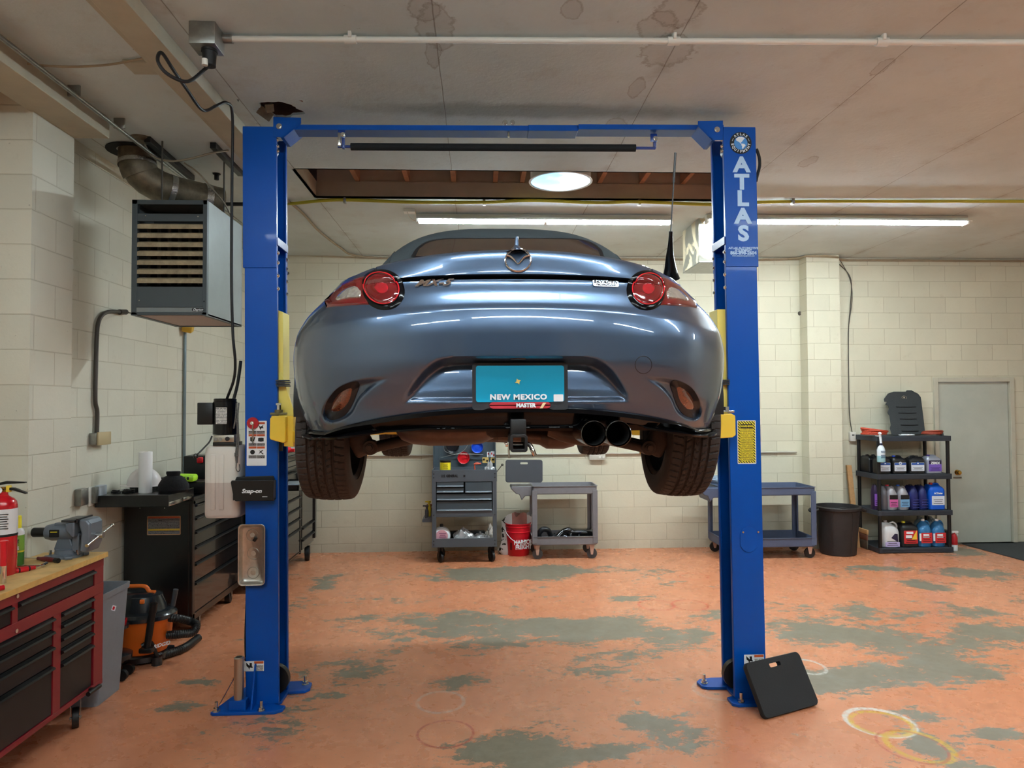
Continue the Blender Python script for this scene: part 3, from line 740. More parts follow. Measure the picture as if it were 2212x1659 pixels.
# corner gussets
for px0, flip in ((590, 1), (1562, -1)):
    y = YL - .010 if flip > 0 else YR - .012
    if flip > 0: pg = [(589, 257), (590, 290), (598, 318), (632, 318), (657, 284), (644, 262), (642, 254), (594, 254)]; face = [(590, 256), (590, 296), (615, 296), (649, 258), (646, 256)]
    ga = [(590, 252), (650, 254), (650, 266), (612, 296), (590, 296)] if flip > 0 else [(1562, 260), (1508, 261), (1508, 271), (1537, 302), (1562, 302)]
    bm = bmesh.new(); prism(bm, [PY(a, b, y) for a, b in ga], (0, .008, 0)); obj('gusset', bm, M_blue, lift, smooth=False, bev=.002)
    # folded box under the gusset
    gb = [(649, 268), (656, 284), (629, 317), (613, 297)] if flip > 0 else [(1508, 273), (1492, 292), (1524, 323), (1538, 303)]
    bm = bmesh.new()
    A = [PY(gb[0][0], gb[0][1], y), PY(gb[3][0], gb[3][1], y)]
    Bk = [A[0] + V(.03 * flip, .12, -.055), A[1] + V(.03 * flip, .12, -.055)]
    A2 = [A[0], A[1]]
    q = [A[0], A[1], A[1] + V(0, .16, 0), A[0] + V(0, .16, 0)]
    prism(bm, q, V(-.006 * flip, 0, .006))
    side_ = [A[1], A[1] + V(-.02 * flip, 0, .0), A[1] + V(-.02 * flip, .16, 0), A[1] + V(0, .16, 0)]
    prism(bm, side_, V(0, 0, .006))
    obj('gusset_flange', bm, M_blue, lift, smooth=False)
    bm = bmesh.new()
    for a, b in (((603, 273),) if flip > 0 else ((1549, 280),)): bolt(bm, PY(a, b, y - .001), .012, .010)
    obj('bolt', bm, M_zinc, lift)
# padded safety bar
bar = [PY(758, 317, 4.40), PY(1373, 320, 4.37)]
d = (bar[1] - bar[0])
bm = bmesh.new(); cyl(bm, bar[0] - d * .045, bar[1] + d * .07, .009, seg=14); obj('shutoff_bar', bm, M_blue_d, lift)
bm = bmesh.new(); cyl(bm, bar[0], bar[1], .0225, seg=24); obj('foam_padding', bm, M_foam, lift)
for px, y0_, x_ in ((742, 273, 740), (1414, 276, 1413)):
    q = PY(px, 318, 4.39)
    bm = bmesh.new(); box2(bm, (q.x - .008, q.y - .012, q.z - .01), (q.x + .008, q.y + .012, zb0 + .004), .002); box2(bm, (q.x - .03, q.y - .02, zb0 - .05), (q.x + .012, q.y - .013, zb0 + .002), .002)
    obj('bar_bracket', bm, M_blue_d, lift)
    bm = bmesh.new(); bolt(bm, (q.x, q.y - .021, zb0 - .03), .010, .012)
    if px < 800: box2(bm, (q.x - .03, q.y - .03, zb0 - .10), (q.x - .012, q.y - .010, zb0 - .02), .002)
    obj('limit_switch', bm, M_zinc, lift)

# carriages and arms ------------------------------------------------
def rpoly(name, pts, y, t, m, parent=lift, bev=.003, **k):
    bm = bmesh.new(); prism(bm, [PY(a, b, y) for a, b in pts], (0, t, 0)); return obj(name, bm, m, parent, smooth=False, bev=bev, **k)
# left
rpoly('carriage', [(592, 667), (611, 674), (612, 900), (592, 900)], YL + .035, .15, M_yl2)
rpoly('carriage_wing', [(592, 828), (596, 806), (608, 804), (633, 885), (634, 900), (612, 905), (592, 905)], YL + .03, .02, M_yl2)
rpoly('carriage_wing', [(592, 828), (596, 806), (608, 804), (633, 885), (634, 900), (612, 905), (592, 905)], YL + .19, .02, M_yl2)
rpoly('arm_box', [(583, 903), (590, 899), (617, 899), (617, 955), (611, 957), (584, 950), (582, 945)], YL - .10, .10, M_yl, bev=.006)
rpoly('arm_bracket', [(586, 898), (634, 898), (634, 938), (634, 965), (613, 964), (613, 902), (586, 902)], YL - .06, .14, M_yl)
bm = bmesh.new(); q = PY(602, 893, YL - .03)
box(bm, q + V(0, 0, -.002), (.095, .03, .014), None, .002); cyl(bm, q + V(0, 0, .002), q + V(0, 0, .022), .024, seg=20)
obj('pin_plate', bm, mat('grimy_steel', rgb(120, 112, 80), .5, .6), lift)
bm = bmesh.new(); cyl(bm, q + V(0, 0, .02), q + V(0, 0, .05), .014, seg=6); box(bm, q + V(0, 0, .056), (.03, .012, .012)); obj('arm_pin', bm, M_zinc, lift)
bm = bmesh.new(); q = PY(612, 828, YL + .02)
for k in range(4): box(bm, q + V(.004 * (k % 2), -.01, .016 - k * .011), (.082, .06, .007), Euler((0, 0, .2)).to_matrix(), .002)
obj('stacking_pads', bm, mat('rubber_pad', rgb(52, 58, 66), .6), lift)
bm = bmesh.new(); q = PY(603, 962, YL + .05); cyl(bm, q + V(0, 0, .03), q + V(0, 0, -.035), .022, seg=20); obj('lock_pin', bm, M_bl_sat, lift)
# right
rpoly('carriage', [(1549, 668), (1571, 668), (1573, 905), (1553, 905)], YR + .035, .15, M_yl2)
rpoly('carriage_wing', [(1551, 828), (1562, 820), (1573, 820), (1575, 905), (1556, 905), (1550, 890)], YR + .03, .02, M_yl2)
rpoly('arm_box', [(1556, 895), (1580, 893), (1589, 898), (1590, 940), (1583, 945), (1556, 947)], YR - .10, .10, M_yl, bev=.006)
bm = bmesh.new(); q = PY(1569, 889, YR - .04); box(bm, q, (.09, .03, .014), None, .002); cyl(bm, q, q + V(0, 0, .03), .02, seg=6); obj('arm_pin', bm, M_zinc, lift)
bm = bmesh.new(); q = PY(1564, 826, YR + .02)
for k in range(3): box(bm, q + V(0, -.01, .012 - k * .012), (.05, .05, .008), None, .002)
obj('stacking_pads', bm, mat('rubber_pad_r', rgb(40, 44, 50), .6), lift)
# arms reaching under the car to the lifting points; each with its round pad
def arm(p0, p1, nm='lift_arm'):
    p0 = Vector(p0); p1 = Vector(p1); d = (p1 - p0).normalized(); x = d.cross(V(0, 0, 1)).normalized()
    bm = bmesh.new(); L = (p1 - p0).length
    def seg(a, b, w, h):
        A = p0 + d * a; B = p0 + d * b
        prism(bm, [A + x * w - V(0, 0, h), A - x * w - V(0, 0, h), A - x * w + V(0, 0, h), A + x * w + V(0, 0, h)], B - A)
    seg(0, L * .62, .055, .035); seg(L * .55, L, .045, .026)
    o = obj(nm, bm, M_yl, lift, bev=.004, smooth=False)
    b2 = bmesh.new(); cyl(b2, p1 + V(0, 0, -.03), p1 + V(0, 0, .03), .058, seg=24); obj('pad_socket', b2, M_yl, o)
    b2 = bmesh.new(); cyl(b2, p1 + V(0, 0, .03), p1 + V(0, 0, .045), .055, seg=24); obj('rubber_pad', b2, M_bl_sat, o)
zA = 1.625
arm((-1.13, 4.44, zA), (-.62, 3.62, 1.58)); arm((1.42, 4.36, zA), (.88, 3.62, 1.58))
arm((-1.13, 4.52, zA), (-.60, 5.05, 1.63)); arm((1.42, 4.46, zA), (.86, 5.05, 1.63))

# ---- lettering and labels on the lift
yR = YR - .0095
def lab(name, px, py, wpx, hpx, y, m, r=.004, t=.0012, parent=lift, **k):
    c = PY(px, py, y); w = PY(px + wpx / 2, py, y).x - PY(px - wpx / 2, py, y).x; h = PY(px, py - hpx / 2, y).z - PY(px, py + hpx / 2, y).z
    return plate(name, c.x, c.z, w, h, y, m, parent, r, t, **k)
for ch, px, py in (('A', 1602, 357), ('T', 1602.5, 394.5), ('L', 1604, 430), ('A', 1605, 468), ('S', 1606, 505.5)):
    text('letter', ch, .128, PY(px, py, yR), M_ltblue, lift, bold=.0058, sx=1.12, ext=.001)
text('print_line', 'ATLAS AUTOMOTIVE', .0185, PY(1606, 536, yR), M_ltblue, lift, bold=.0007, sx=1.05)
text('print_line', 'EQUIPMENT', .0185, PY(1606, 541, yR), M_ltblue, lift, bold=.0007, sx=1.05)
text('print_line', '866-898-2604', .029, PY(1606, 546.5, yR), M_ltblue, lift, bold=.0014)
text('print_line', 'www.atlasautoequipment.com', .0135, PY(1606, 552.5, yR), M_ltblue, lift, bold=.0002, sx=.85)
em = PY(1600, 309, yR)
bm = bmesh.new(); cyl(bm, em + V(0, .001, 0), em + V(0, -.0012, 0), .068, seg=56)
emb = obj('round_emblem', bm, M_bkprint, lift)
M_eb = mat('emblem_blue', rgb(70, 140, 210), .5)
bm = bmesh.new(); cyl(bm, em + V(0, -.001, 0), em + V(0, -.0022, 0), .042, seg=48); obj('globe', bm, M_eb, emb)
bm = bmesh.new()
na = [(-.030, .026), (-.014, .037), (.008, .038), (.026, .030), (.018, .022), (.010, .012), (.004, .004), (-.004, .008), (.002, -.002), (.008, -.006), (-.002, -.004), (-.010, .006), (-.020, .010), (-.028, .014)]
sa = [(.008, -.004), (.020, -.006), (.030, -.014), (.024, -.022), (.016, -.030), (.012, -.039), (.007, -.030), (.008, -.020), (.002, -.012)]
for pl in (na, sa): prism(bm, [em + V(a, -.0028, b) for a, b in pl], (0, .0008, 0))
obj('continents', bm, M_wh, emb, smooth=False)
def arc_text(s, c, r, a0, a1, size, y, flip=False):
    n = len(s)
    for i, ch in enumerate(s):
        if ch == ' ': continue
        a = a0 + (a1 - a0) * i / (n - 1)
        p = c + V(r * cos(a), y, r * sin(a))
        text('emblem_letter', ch, size, p, M_wh, emb, bold=.0006, roll=(a - pi / 2) if not flip else (a + pi / 2))
arc_text('ATLAS', em, .054, radians(130), radians(50), .021, -.0024)
arc_text('EQUIPMENT', em, .054, radians(190), radians(350), .021, -.0024, True)
for a in (158, 22):
    bm = bmesh.new(); tube(bm, [em + V(.054 * cos(radians(a + k)), -.0022, .054 * sin(radians(a + k))) for k in (-10, -5, 0, 5, 10)], .0013, 6, 0); obj('emblem_dash', bm, M_wh, emb)
# yellow notice with a striped border
def hazard_mat():
    g = NT('hazard_stripes', .5); tc = g.n('ShaderNodeNewGeometry'); sp = g.n('ShaderNodeSeparateXYZ'); g.l(tc.outputs['Position'], sp.inputs[0])
    f = g.math('FRACT', g.math('MULTIPLY', g.math('ADD', sp.outputs[0], sp.outputs[2]), 60))
    g.l(g.mix(g.math('GREATER_THAN', f, .5), rgb(236, 222, 50), rgb(20, 20, 18)), g.b.inputs['Base Color']); return g.m
def lines_mat(name, bg, fg, per, dens=.6, seed=0, sx=300):
    """fine printed lines that read as unreadably small text"""
    g = NT(name, .5); tc = g.n('ShaderNodeNewGeometry'); sp = g.n('ShaderNodeSeparateXYZ'); g.l(tc.outputs['Position'], sp.inputs[0])
    z = g.math('MULTIPLY', sp.outputs[2], 1.0 / per); f = g.math('FRACT', z); row = g.math('FLOOR', z)
    cm = g.n('ShaderNodeCombineXYZ'); g.l(g.math('MULTIPLY', sp.outputs[0], sx), cm.inputs[0]); g.l(g.math('MULTIPLY', row, 7.3), cm.inputs[1]); cm.inputs[2].default_value = seed
    n = g.noise(1.0, 2, .5, cm.outputs[0])
    on = g.math('MULTIPLY', g.math('GREATER_THAN', f, .45), g.math('GREATER_THAN', n, 1 - dens))
    g.l(g.mix(on, bg, fg), g.b.inputs['Base Color']); return g.m
M_txt_y = lines_mat('print_on_yellow', rgb(236, 222, 50), rgb(90, 82, 20), .0062)
M_txt_w = lines_mat('print_on_white', rgb(228, 228, 222), rgb(70, 70, 70), .007)
M_txt_k = lines_mat('print_on_black', rgb(24, 24, 26), rgb(150, 150, 150), .006)
yk = YR - .0015
nt_ = lab('yellow_notice', 1613, 955, 40, 94, yk, M_wh)
lab('striped_border', 1613, 955, 37, 90, yk - .001, hazard_mat(), parent=nt_)
lab('notice_panel', 1613, 956, 28, 80, yk - .002, M_txt_y, parent=nt_)
lab('notice_heading', 1613, 921, 27, 9, yk - .003, M_bkprint, parent=nt_)
text('notice_title', 'WARNING', .016, PY(1613, 921, yk - .005), M_yprint, nt_, bold=.0005)
# oval access cover on the right post
c = PY(1620, 1165, YR - .001)
bm = bmesh.new(); prism(bm, [(c.x + a + lean(1), YR - .005, c.z + b) for a, b in rrect(.108, .155, .053, 10)], (0, .005, 0)); o = obj('access_cover', bm, M_blue, lift, bev=.0015)
for dx in (-.044, .050):
    bm = bmesh.new(); cyl(bm, (c.x + dx, YR - .009, c.z + .045), (c.x + dx, YR - .005, c.z + .045), .006, seg=12)
    obj('rivet', bm, M_zinc, o)
# small pinch warning labels at the foot of both posts
for px, py, y in ((548.5, 1439, YL - .002), (1629, 1425, YR - .002)):
    l_ = lab('pinch_warning_label', px, py, 43, 22, y, M_wh, r=.002)
    lab('label_heading', px + 10.5, py - 8, 20, 5, y - .001, M_orange, r=.001, parent=l_)
    lab('label_text', px + 10.5, py + 4, 19, 13, y - .001, M_txt_w, r=.001, parent=l_)
    lab('pictogram_block', px - 7, py - 3, 5, 8, y - .001, M_bkprint, r=.001, parent=l_)
    bm = bmesh.new(); q = lambda a, b: PY(px + a, py + b, y - .0012)
    prism(bm, [q(-17, -8), q(-10, -1), q(-3, 1), q(-3, 4), q(-9, 3), q(-10, 9), q(-12, 3), q(-16, 0)], (0, .0008, 0)); obj('pictogram_hand', bm, M_bkprint, l_, smooth=False)
# big six-panel warning sign on the left post
yw = YL - .002
ws = lab('warning_sign', 554.5, 957.5, 43, 97, yw, M_wh, r=.004)
for r in range(3):
    for c_ in range(2):
        px = 545.5 + 18 * c_; py = 913 + 26.3 * r
        lab('orange_heading', px, py + 1, 17, 4.5, yw - .001, M_orange, r=.0005, parent=ws)
        lab('black_caption', px, py + 21, 17, 6.5, yw - .001, M_txt_k, r=.0005, parent=ws)
        q = lambda a, b: PY(px + a, py + 10 + b, yw - .0012)
        bm = bmesh.new()
        if r == 2 and c_ == 0: cyl(bm, q(0, 1), q(0, 1) + V(0, -.001, 0), .014, seg=20)
        elif r == 1 and c_ == 1: prism(bm, [q(-6, 4), q(-6, -3), q(-1, -4), q(0, -3), q(1, -4), q(6, -3), q(6, 4), q(0, 5)], (0, .0008, 0))
        elif r == 1: prism(bm, [q(-5, -5), q(-1, -5), q(-1, 5), q(-5, 3)], (0, .0008, 0)); prism(bm, [q(3, -5), q(6, -5), q(3, 4), q(1, 3)], (0, .0008, 0))
        elif r == 2: prism(bm, [q(-5, -4), q(-1, -1), q(4, -4), q(5, -3), q(1, 1), q(6, 5), q(4, 6), q(-1, 2), q(-5, 6), q(-2, 0)], (0, .0008, 0))
        else: prism(bm, [q(-5, -5), q(-1, -1), q(5, -5), q(4, -1), q(6, 2), q(1, 2), q(-1, 6), q(-3, 1)], (0, .0008, 0))
        obj('pictogram', bm, M_bkprint, ws, smooth=False)
# red pull disc with a hook
rd = PY(546, 914, YL - .012)
t = thing('pull_disc', 'round red disc with a silver clip hanging over the warning sign on the left post', 'tag', rd)
bm = bmesh.new(); lathe(bm, [(0, -.006), (.034, -.005), (.036, 0), (.034, .008), (0, .008)], rd, (0, 1, 0), 32); obj('disc', bm, mat('red_plastic', rgb(172, 20, 34), .35), t)
bm = bmesh.new(); tube(bm, [rd + V(-.004, -.012, .006), rd + V(.006, -.014, -.004), rd + V(.003, -.012, -.03), rd + V(.006, -.010, -.06), rd + V(.0, -.008, -.09), rd + V(.004, -.008, -.12)], .004, 8); cyl(bm, rd + V(0, -.006, 0), rd + V(0, -.016, 0), .011, seg=16)
obj('clip', bm, M_zinc, t)

# ---- power unit on the left post
pu = PY(486, 940, 4.42)
t = thing('hydraulic_power_unit', 'black electric hydraulic power unit with white oil tank on the left post', 'power unit', pu)
ax = pu.x
zt_, zm_ = PY(486, 861, 4.42).z, PY(486, 938, 4.42).z
bm = bmesh.new(); lathe(bm, [(0, zt_ - pu.z), (.062, zt_ - pu.z), (.066, zt_ - pu.z - .004), (.0655, zt_ - pu.z - .018), (.070, zt_ - pu.z - .02), (.070, zm_ - pu.z), (0, zm_ - pu.z)], pu, (0, 0, 1), 36); obj('motor', bm, mat('black_gloss_paint', rgb(14, 14, 15), .25), t)
a, b = PY(430, 870, 4.40), PY(463, 917, 4.40)
bm = bmesh.new(); box2(bm, (a.x, 4.37, b.z), (b.x, 4.44, a.z), .004); obj('capacitor_box', bm, M_bl_sat, t)
lab('motor_label', 478, 898, 24, 36, 4.345, M_txt_w, r=.001, parent=t)
a, b = PY(461, 940, 4.36), PY(506, 955, 4.36)
bm = bmesh.new(); box2(bm, (a.x, 4.355, b.z), (b.x, 4.47, a.z), .003); obj('valve_block', bm, mat('cast_aluminium', rgb(176, 172, 160), .35, .8), t)
for px in (466, 476):
    bm = bmesh.new(); cyl(bm, PY(px, 949, 4.356), PY(px, 949, 4.345), .010, seg=20)
    obj('relief_cap', bm, M_zinc, t)
bm = bmesh.new(); cyl(bm, PY(491, 948, 4.356), PY(491, 948, 4.33), .013, seg=20); obj('up_button', bm, M_bl_sat, t)
bm = bmesh.new(); box2(bm, (a.x - .004, 4.36, b.z - .022), (b.x + .01, 4.48, b.z), .002); obj('mount_flange', bm, M_bl_sat, t)
bm = bmesh.new(); l0, l1 = PY(455, 944, 4.36), PY(423, 985, 4.30)
tube(bm, [PY(458, 942, 4.36), PY(452, 955, 4.35), PY(440, 968, 4.33), l1], .005, 8); lathe(bm, [(0, -.016), (.012, -.011), (.016, 0), (.012, .011), (0, .016)], l1, (0, 0, 1), 20); obj('release_lever', bm, mat('dark_lever', rgb(60, 60, 60), .3, .7), t)
# translucent tank
g = NT('translucent_tank', .45); geo = g.n('ShaderNodeNewGeometry'); sp = g.n('ShaderNodeSeparateXYZ'); g.l(geo.outputs['Position'], sp.inputs[0])
lev = PY(480, 1043, 4.36).z
g.l(g.mix(g.math('LESS_THAN', sp.outputs[2], lev), rgb(222, 220, 212), rgb(196, 186, 178)), g.b.inputs['Base Color']); g.b.inputs['Subsurface Weight'].default_value = .3; g.b.inputs['Subsurface Radius'].default_value = (.03, .03, .03)
A, B = PY(441, 963, 4.38), PY(517, 1118, 4.38)
bm = bmesh.new()
W2 = (B.x - A.x) / 2; cxx = (A.x + B.x) / 2; H_ = A.z - B.z
outl = [(a_, b_) for a_, b_ in rrect(W2 * 2, .20, .045, 6)]
rings = []
for zf, sc_ in ((0, .93), (.02, .98), (.05, 1), (.90, 1), (.96, .97), (1.0, .86)):
    rings.append([bm.verts.new((cxx + a_ * sc_, 4.46 + b_ * sc_, B.z + H_ * zf)) for a_, b_ in outl])
for r0, r1 in zip(rings, rings[1:]):
    for k in range(len(r0)): bm.faces.new((r0[k], r0[(k + 1) % len(r0)], r1[(k + 1) % len(r0)], r1[k]))
bm.faces.new(rings[0][::-1]); bm.faces.new(rings[-1])
obj('oil_tank', bm, g.m, t)
bm = bmesh.new()
for dx in (-.045, .005): box2(bm, (cxx + dx - .016, 4.354, B.z + .05), (cxx + dx + .016, 4.37, A.z - .05), .006)
obj('tank_ribs', bm, g.m, t)
# hydraulic hose and bungee cords between unit and post
bm = bmesh.new(); tube(bm, [PY(505, 862, 4.46), PY(512, 835, 4.47), PY(517, 805, 4.48), PY(520, 780, 4.49)], .010, 10); obj('hydraulic_hose', bm, M_blk, t)
bm = bmesh.new()
hp = [PY(511, 870, 4.36), PY(509, 900, 4.35), PY(505, 925, 4.345), PY(510, 905, 4.34), PY(513, 930, 4.345), PY(510, 980, 4.345), PY(511, 1000, 4.345)]
tube(bm, hp, .0045, 8); tube(bm, [p + V(.012, .004, 0) for p in hp[:2]] + [PY(515, 950, 4.35), PY(512, 1000, 4.35)], .0045, 8)
tube(bm, [PY(511, 1000, 4.345), PY(510, 1012, 4.345), PY(514, 1019, 4.345), PY(518, 1014, 4.345), PY(517, 1003, 4.345)], .003, 8)
cyl(bm, PY(511, 978, 4.345), PY(511, 986, 4.345), .011, seg=14)
g2 = mat('braided_cord', rgb(90, 90, 88), .7, noise=.7, nscale=160)
tag(obj('bungee_cord', bm, g2, origin=hp[0]), 'black and white braided cord with a hook hanging between the tank and the left post', 'cord')
# magnetic pocket with lettering
A, B = PY(499, 1040, YL - .07), PY(590, 1082, YL - .07)
t = thing('magnetic_pocket', 'black magnetic tool pocket with white lettering on the left post', 'tool holder', ((A.x + B.x) / 2, YL - .04, B.z))
bm = bmesh.new(); q = lambda a, b: PY(a, b, YL - .075)
outl = [q(500, 1038), q(498, 1042), q(505, 1080), q(509, 1083), q(588, 1081), q(590, 1078), q(591, 1040), q(588, 1037)]
prism(bm, outl, (0, .012, 0)); obj('front_panel', bm, M_bl_sat, t, bev=.003, smooth=False)
bm = bmesh.new(); q2 = lambda a, b: PY(a, b, YL - .014)
prism(bm, [q2(508, 1036), q2(511, 1030), q2(590, 1028), q2(592, 1032), q2(592, 1082), q2(508, 1082)], (0, .012, 0)); obj('back_panel', bm, mat('black_plastic_b', rgb(20, 21, 22), .5), t, bev=.003, smooth=False)
bm = bmesh.new(); box2(bm, (A.x + .03, YL - .07, B.z + .002), (B.x - .002, YL - .004, B.z + .012)); box2(bm, (A.x + .01, YL - .066, B.z + .005), (A.x + .018, YL - .006, A.z)); box2(bm, (B.x - .01, YL - .066, B.z + .005), (B.x - .002, YL - .006, A.z)); obj('pocket_shell', bm, M_bl_sat, t, smooth=False)
text('lettering', 'Snap-on', .034, PY(543.5, 1061, YL - .077), M_wh, t, bold=.0012, shear=.25, sx=1.05)
lab('small_print', 572, 1073, 11, 1.2, YL - .0765, M_wh, r=.0003, parent=t)
# magnetic parts tray
A, B = PY(514, 1133, YL - .04), PY(572, 1265, YL - .04)
w, h = B.x - A.x, A.z - B.z; c = V((A.x + B.x) / 2, YL, (A.z + B.z) / 2)
t = thing('magnetic_tray', 'rectangular stainless magnetic parts tray stuck upright on the left post', 'parts tray', (c.x, YL - .02, B.z))
M_ss = mat('scratched_stainless', rgb(190, 188, 180), .38, 1.0, noise=.12, nscale=40, bump=.1, bscale=50)
bm = bmesh.new(); rings = []
for (sc_w, sc_h, yy) in ((0, 0, -.012), (-.052, -.052, -.012), (-.036, -.036, -.018), (-.014, -.014, -.040), (-.004, -.004, -.0415), (0, 0, -.040), (0, 0, -.037), (-.008, -.008, -.036), (-.03, -.03, -.008)):
    if (sc_w, yy) == (0, -.012) and not rings: rings.append(None); continue
    rings.append([bm.verts.new((c.x + a_, YL + yy, c.z + b_)) for a_, b_ in rrect(w + sc_w, h + sc_h, .026, 6)])
rings = rings[1:]
for r0, r1 in zip(rings, rings[1:]):
    for k in range(len(r0)): bm.faces.new((r0[k], r0[(k + 1) % len(r0)], r1[(k + 1) % len(r0)], r1[k]))
bm.faces.new(rings[0]); bm.faces.new(rings[-1][::-1]); obj('tray', bm, M_ss, t)
for px, py in ((545, 1156), (547, 1196), (547, 1237)):
    bm = bmesh.new(); p = PY(px, py, YL - .0122); lathe(bm, [(.032, -.001), (.034, -.0035), (.036, -.001)], p, (0, 1, 0), 36, True); lathe(bm, [(0, -.0008), (.014, -.0008), (.015, .0)], p, (0, 1, 0), 24); obj('magnet_ring', bm, M_ss, t)
bm = bmesh.new(); p = PY(551, 1165, YL - .02); box(bm, p, (.02, .012, .028), Euler((0, .6, 0)).to_matrix(), .003); obj('key', bm, M_bl_sat, t)
bm = bmesh.new(); cyl(bm, V(c.x, YL - .0075, c.z), V(c.x, YL - .001, c.z), .03, seg=24); obj('magnet', bm, M_bl_sat, t)

# black cable at the outer side of the left post and hose loop on the right post
bm = bmesh.new(); tube(bm, [(-1.428, 4.48, .05), (-1.438, 4.47, .35), (-1.432, 4.47, .62), (-1.43, 4.47, .85)], .007, 8); obj('side_cable', bm, M_blk, lift)
bm = bmesh.new(); tube(bm, [PY(1634, 322, 4.42), PY(1640, 340, 4.42), PY(1641, 358, 4.42), PY(1637, 375, 4.42), PY(1633, 392, 4.42)], .010, 8); obj('hose_loop', bm, M_blk, lift)

# ---- kneeling pad leaning at the right post
M_pad = mat('black_eva_foam', rgb(30, 33, 36), .75, bump=.15, bscale=150)
def kneel_pad(name, TLc, TRc, BRc, BLc, th, label, m=M_pad, hole=True):
    TLc, TRc, BRc, BLc = map(Vector, (TLc, TRc, BRc, BLc))
    ux = ((TRc - TLc) + (BRc - BLc)) / 2; uz = ((TLc - BLc) + (TRc - BRc)) / 2
    w, h = ux.length, uz.length; ex = ux.normalized(); ez = (uz - ex * uz.dot(ex)).normalized(); n = ex.cross(ez)
    c = (TLc + TRc + BRc + BLc) / 4
    bm = bmesh.new()
    def ring(sh, k): return [bm.verts.new(c + ex * a + ez * b + n * k) for a, b in rrect(w - sh, h - sh, .028, 6)]
    # wavy edge and handle slot
    hw, hh, hz = .045, .012, h / 2 - .042
    fr, bk = ring(.006, th / 2), ring(.006, -th / 2); f2, b2 = ring(0, th / 2 - .006), ring(0, -th / 2 + .006)
    hs = [(a, b + hz) for a, b in rrect(hw * 2, hh * 2, .010, 4)]
    hf = [bm.verts.new(c + ex * a + ez * b + n * th / 2) for a, b in hs]; hbk = [bm.verts.new(c + ex * a + ez * b - n * th / 2) for a, b in hs]
    N = len(fr); 
    for a, b in ((fr, f2), (f2, b2), (b2, bk)):
        for k in range(N): bm.faces.new((a[k], a[(k + 1) % N], b[(k + 1) % N], b[k]))
    K = len(hf)
    for k in range(K): bm.faces.new((hf[k], hf[(k + 1) % K], hbk[(k + 1) % K], hbk[k]))
    for outer, inner in ((fr, hf), (bk, hbk)):
        e = [bm.edges.get((outer[k], outer[(k + 1) % N])) or bm.edges.new((outer[k], outer[(k + 1) % N])) for k in range(N)] + [bm.edges.get((inner[k], inner[(k + 1) % K])) or bm.edges.new((inner[k], inner[(k + 1) % K])) for k in range(K)]
        bmesh.ops.triangle_fill(bm, edges=e, use_beauty=True)
    o = obj(name, bm, m, origin=(BLc + BRc) / 2, ang=40)
    tag(o, label, 'kneeling pad'); return o
BLc = PZ(1646, 1554, .004); BRc = PZ(1765, 1524, .004)
up = V(-.045, .135, .262)
kneel_pad('kneeling_pad', BLc + up, BRc + up + V(.0, 0.02, .01), BRc, BLc, .034, 'black foam kneeling pad with a handle slot leaning against the foot of the ATLAS post')
# ================================================================== CONVERTIBLE ON THE LIFT
XC, YC = .127, 2.27
g = NT('grey_blue_metallic_paint', .30)
geo = g.n('ShaderNodeNewGeometry')
g.b.inputs['Base Color'].default_value = (0.062, 0.100, 0.165, 1); g.b.inputs['Metallic'].default_value = .75
g.b.inputs['Coat Weight'].default_value = 1.0; g.b.inputs['Coat Roughness'].default_value = .03
fl = g.noise(900, 2, .5, geo.outputs['Position']); bp = g.n('ShaderNodeBump', Strength=.04, Distance=.001); g.l(fl, bp.inputs['Height']); g.l(bp.outputs['Normal'], g.b.inputs['Normal'])
M_paint = g.m
M_gap = mat('panel_gap', rgb(6, 6, 8), .7)
M_piano = mat('piano_black', rgb(6, 6, 8), .14, coat=0, spec=.22)
M_satin = mat('satin_black', rgb(20, 20, 22), .45)
M_under = mat('dusty_underbody', rgb(62, 50, 44), .6, .3, noise=.35, nscale=14)
M_rust = mat('heat_tinted_steel', rgb(78, 62, 54), .45, .6, noise=.3, nscale=12)
M_soft = mat('grey_black_soft_top', rgb(52, 60, 64), .85, noise=.08, nscale=30, bump=.25, bscale=350)
M_chrome = mat('chrome', rgb(215, 210, 205), .08, 1.0)
M_dchrome = mat('dark_chrome', rgb(90, 86, 84), .15, 1.0)
M_glassd = mat('dark_glass', rgb(20, 18, 17), .06, 0, coat=.5)
M_red_d = mat('dark_red_lens', rgb(92, 6, 12), .12, 0, coat=1)
M_red_b = mat('bright_red_lens', rgb(190, 14, 28), .15, 0, coat=1)
M_red_c = mat('mid_red_lens', rgb(140, 10, 24), .15, 0, coat=1)
M_clear = mat('clear_lens', rgb(178, 170, 160), .12, .5, coat=1, noise=.35, nscale=60)
M_amber = mat('reflector_lens', rgb(104, 52, 32), .18, .2, coat=1, noise=.4, nscale=160)
M_tyre = mat('tyre_rubber', rgb(44, 38, 36), .72, noise=.12, nscale=60)
M_rim = mat('gunmetal_wheel', rgb(52, 52, 56), .35, .7)

car = thing('convertible', 'grey-blue two-seat convertible with black soft top raised on the blue lift, seen from behind', 'car', (XC, YC + 2, 1.70))

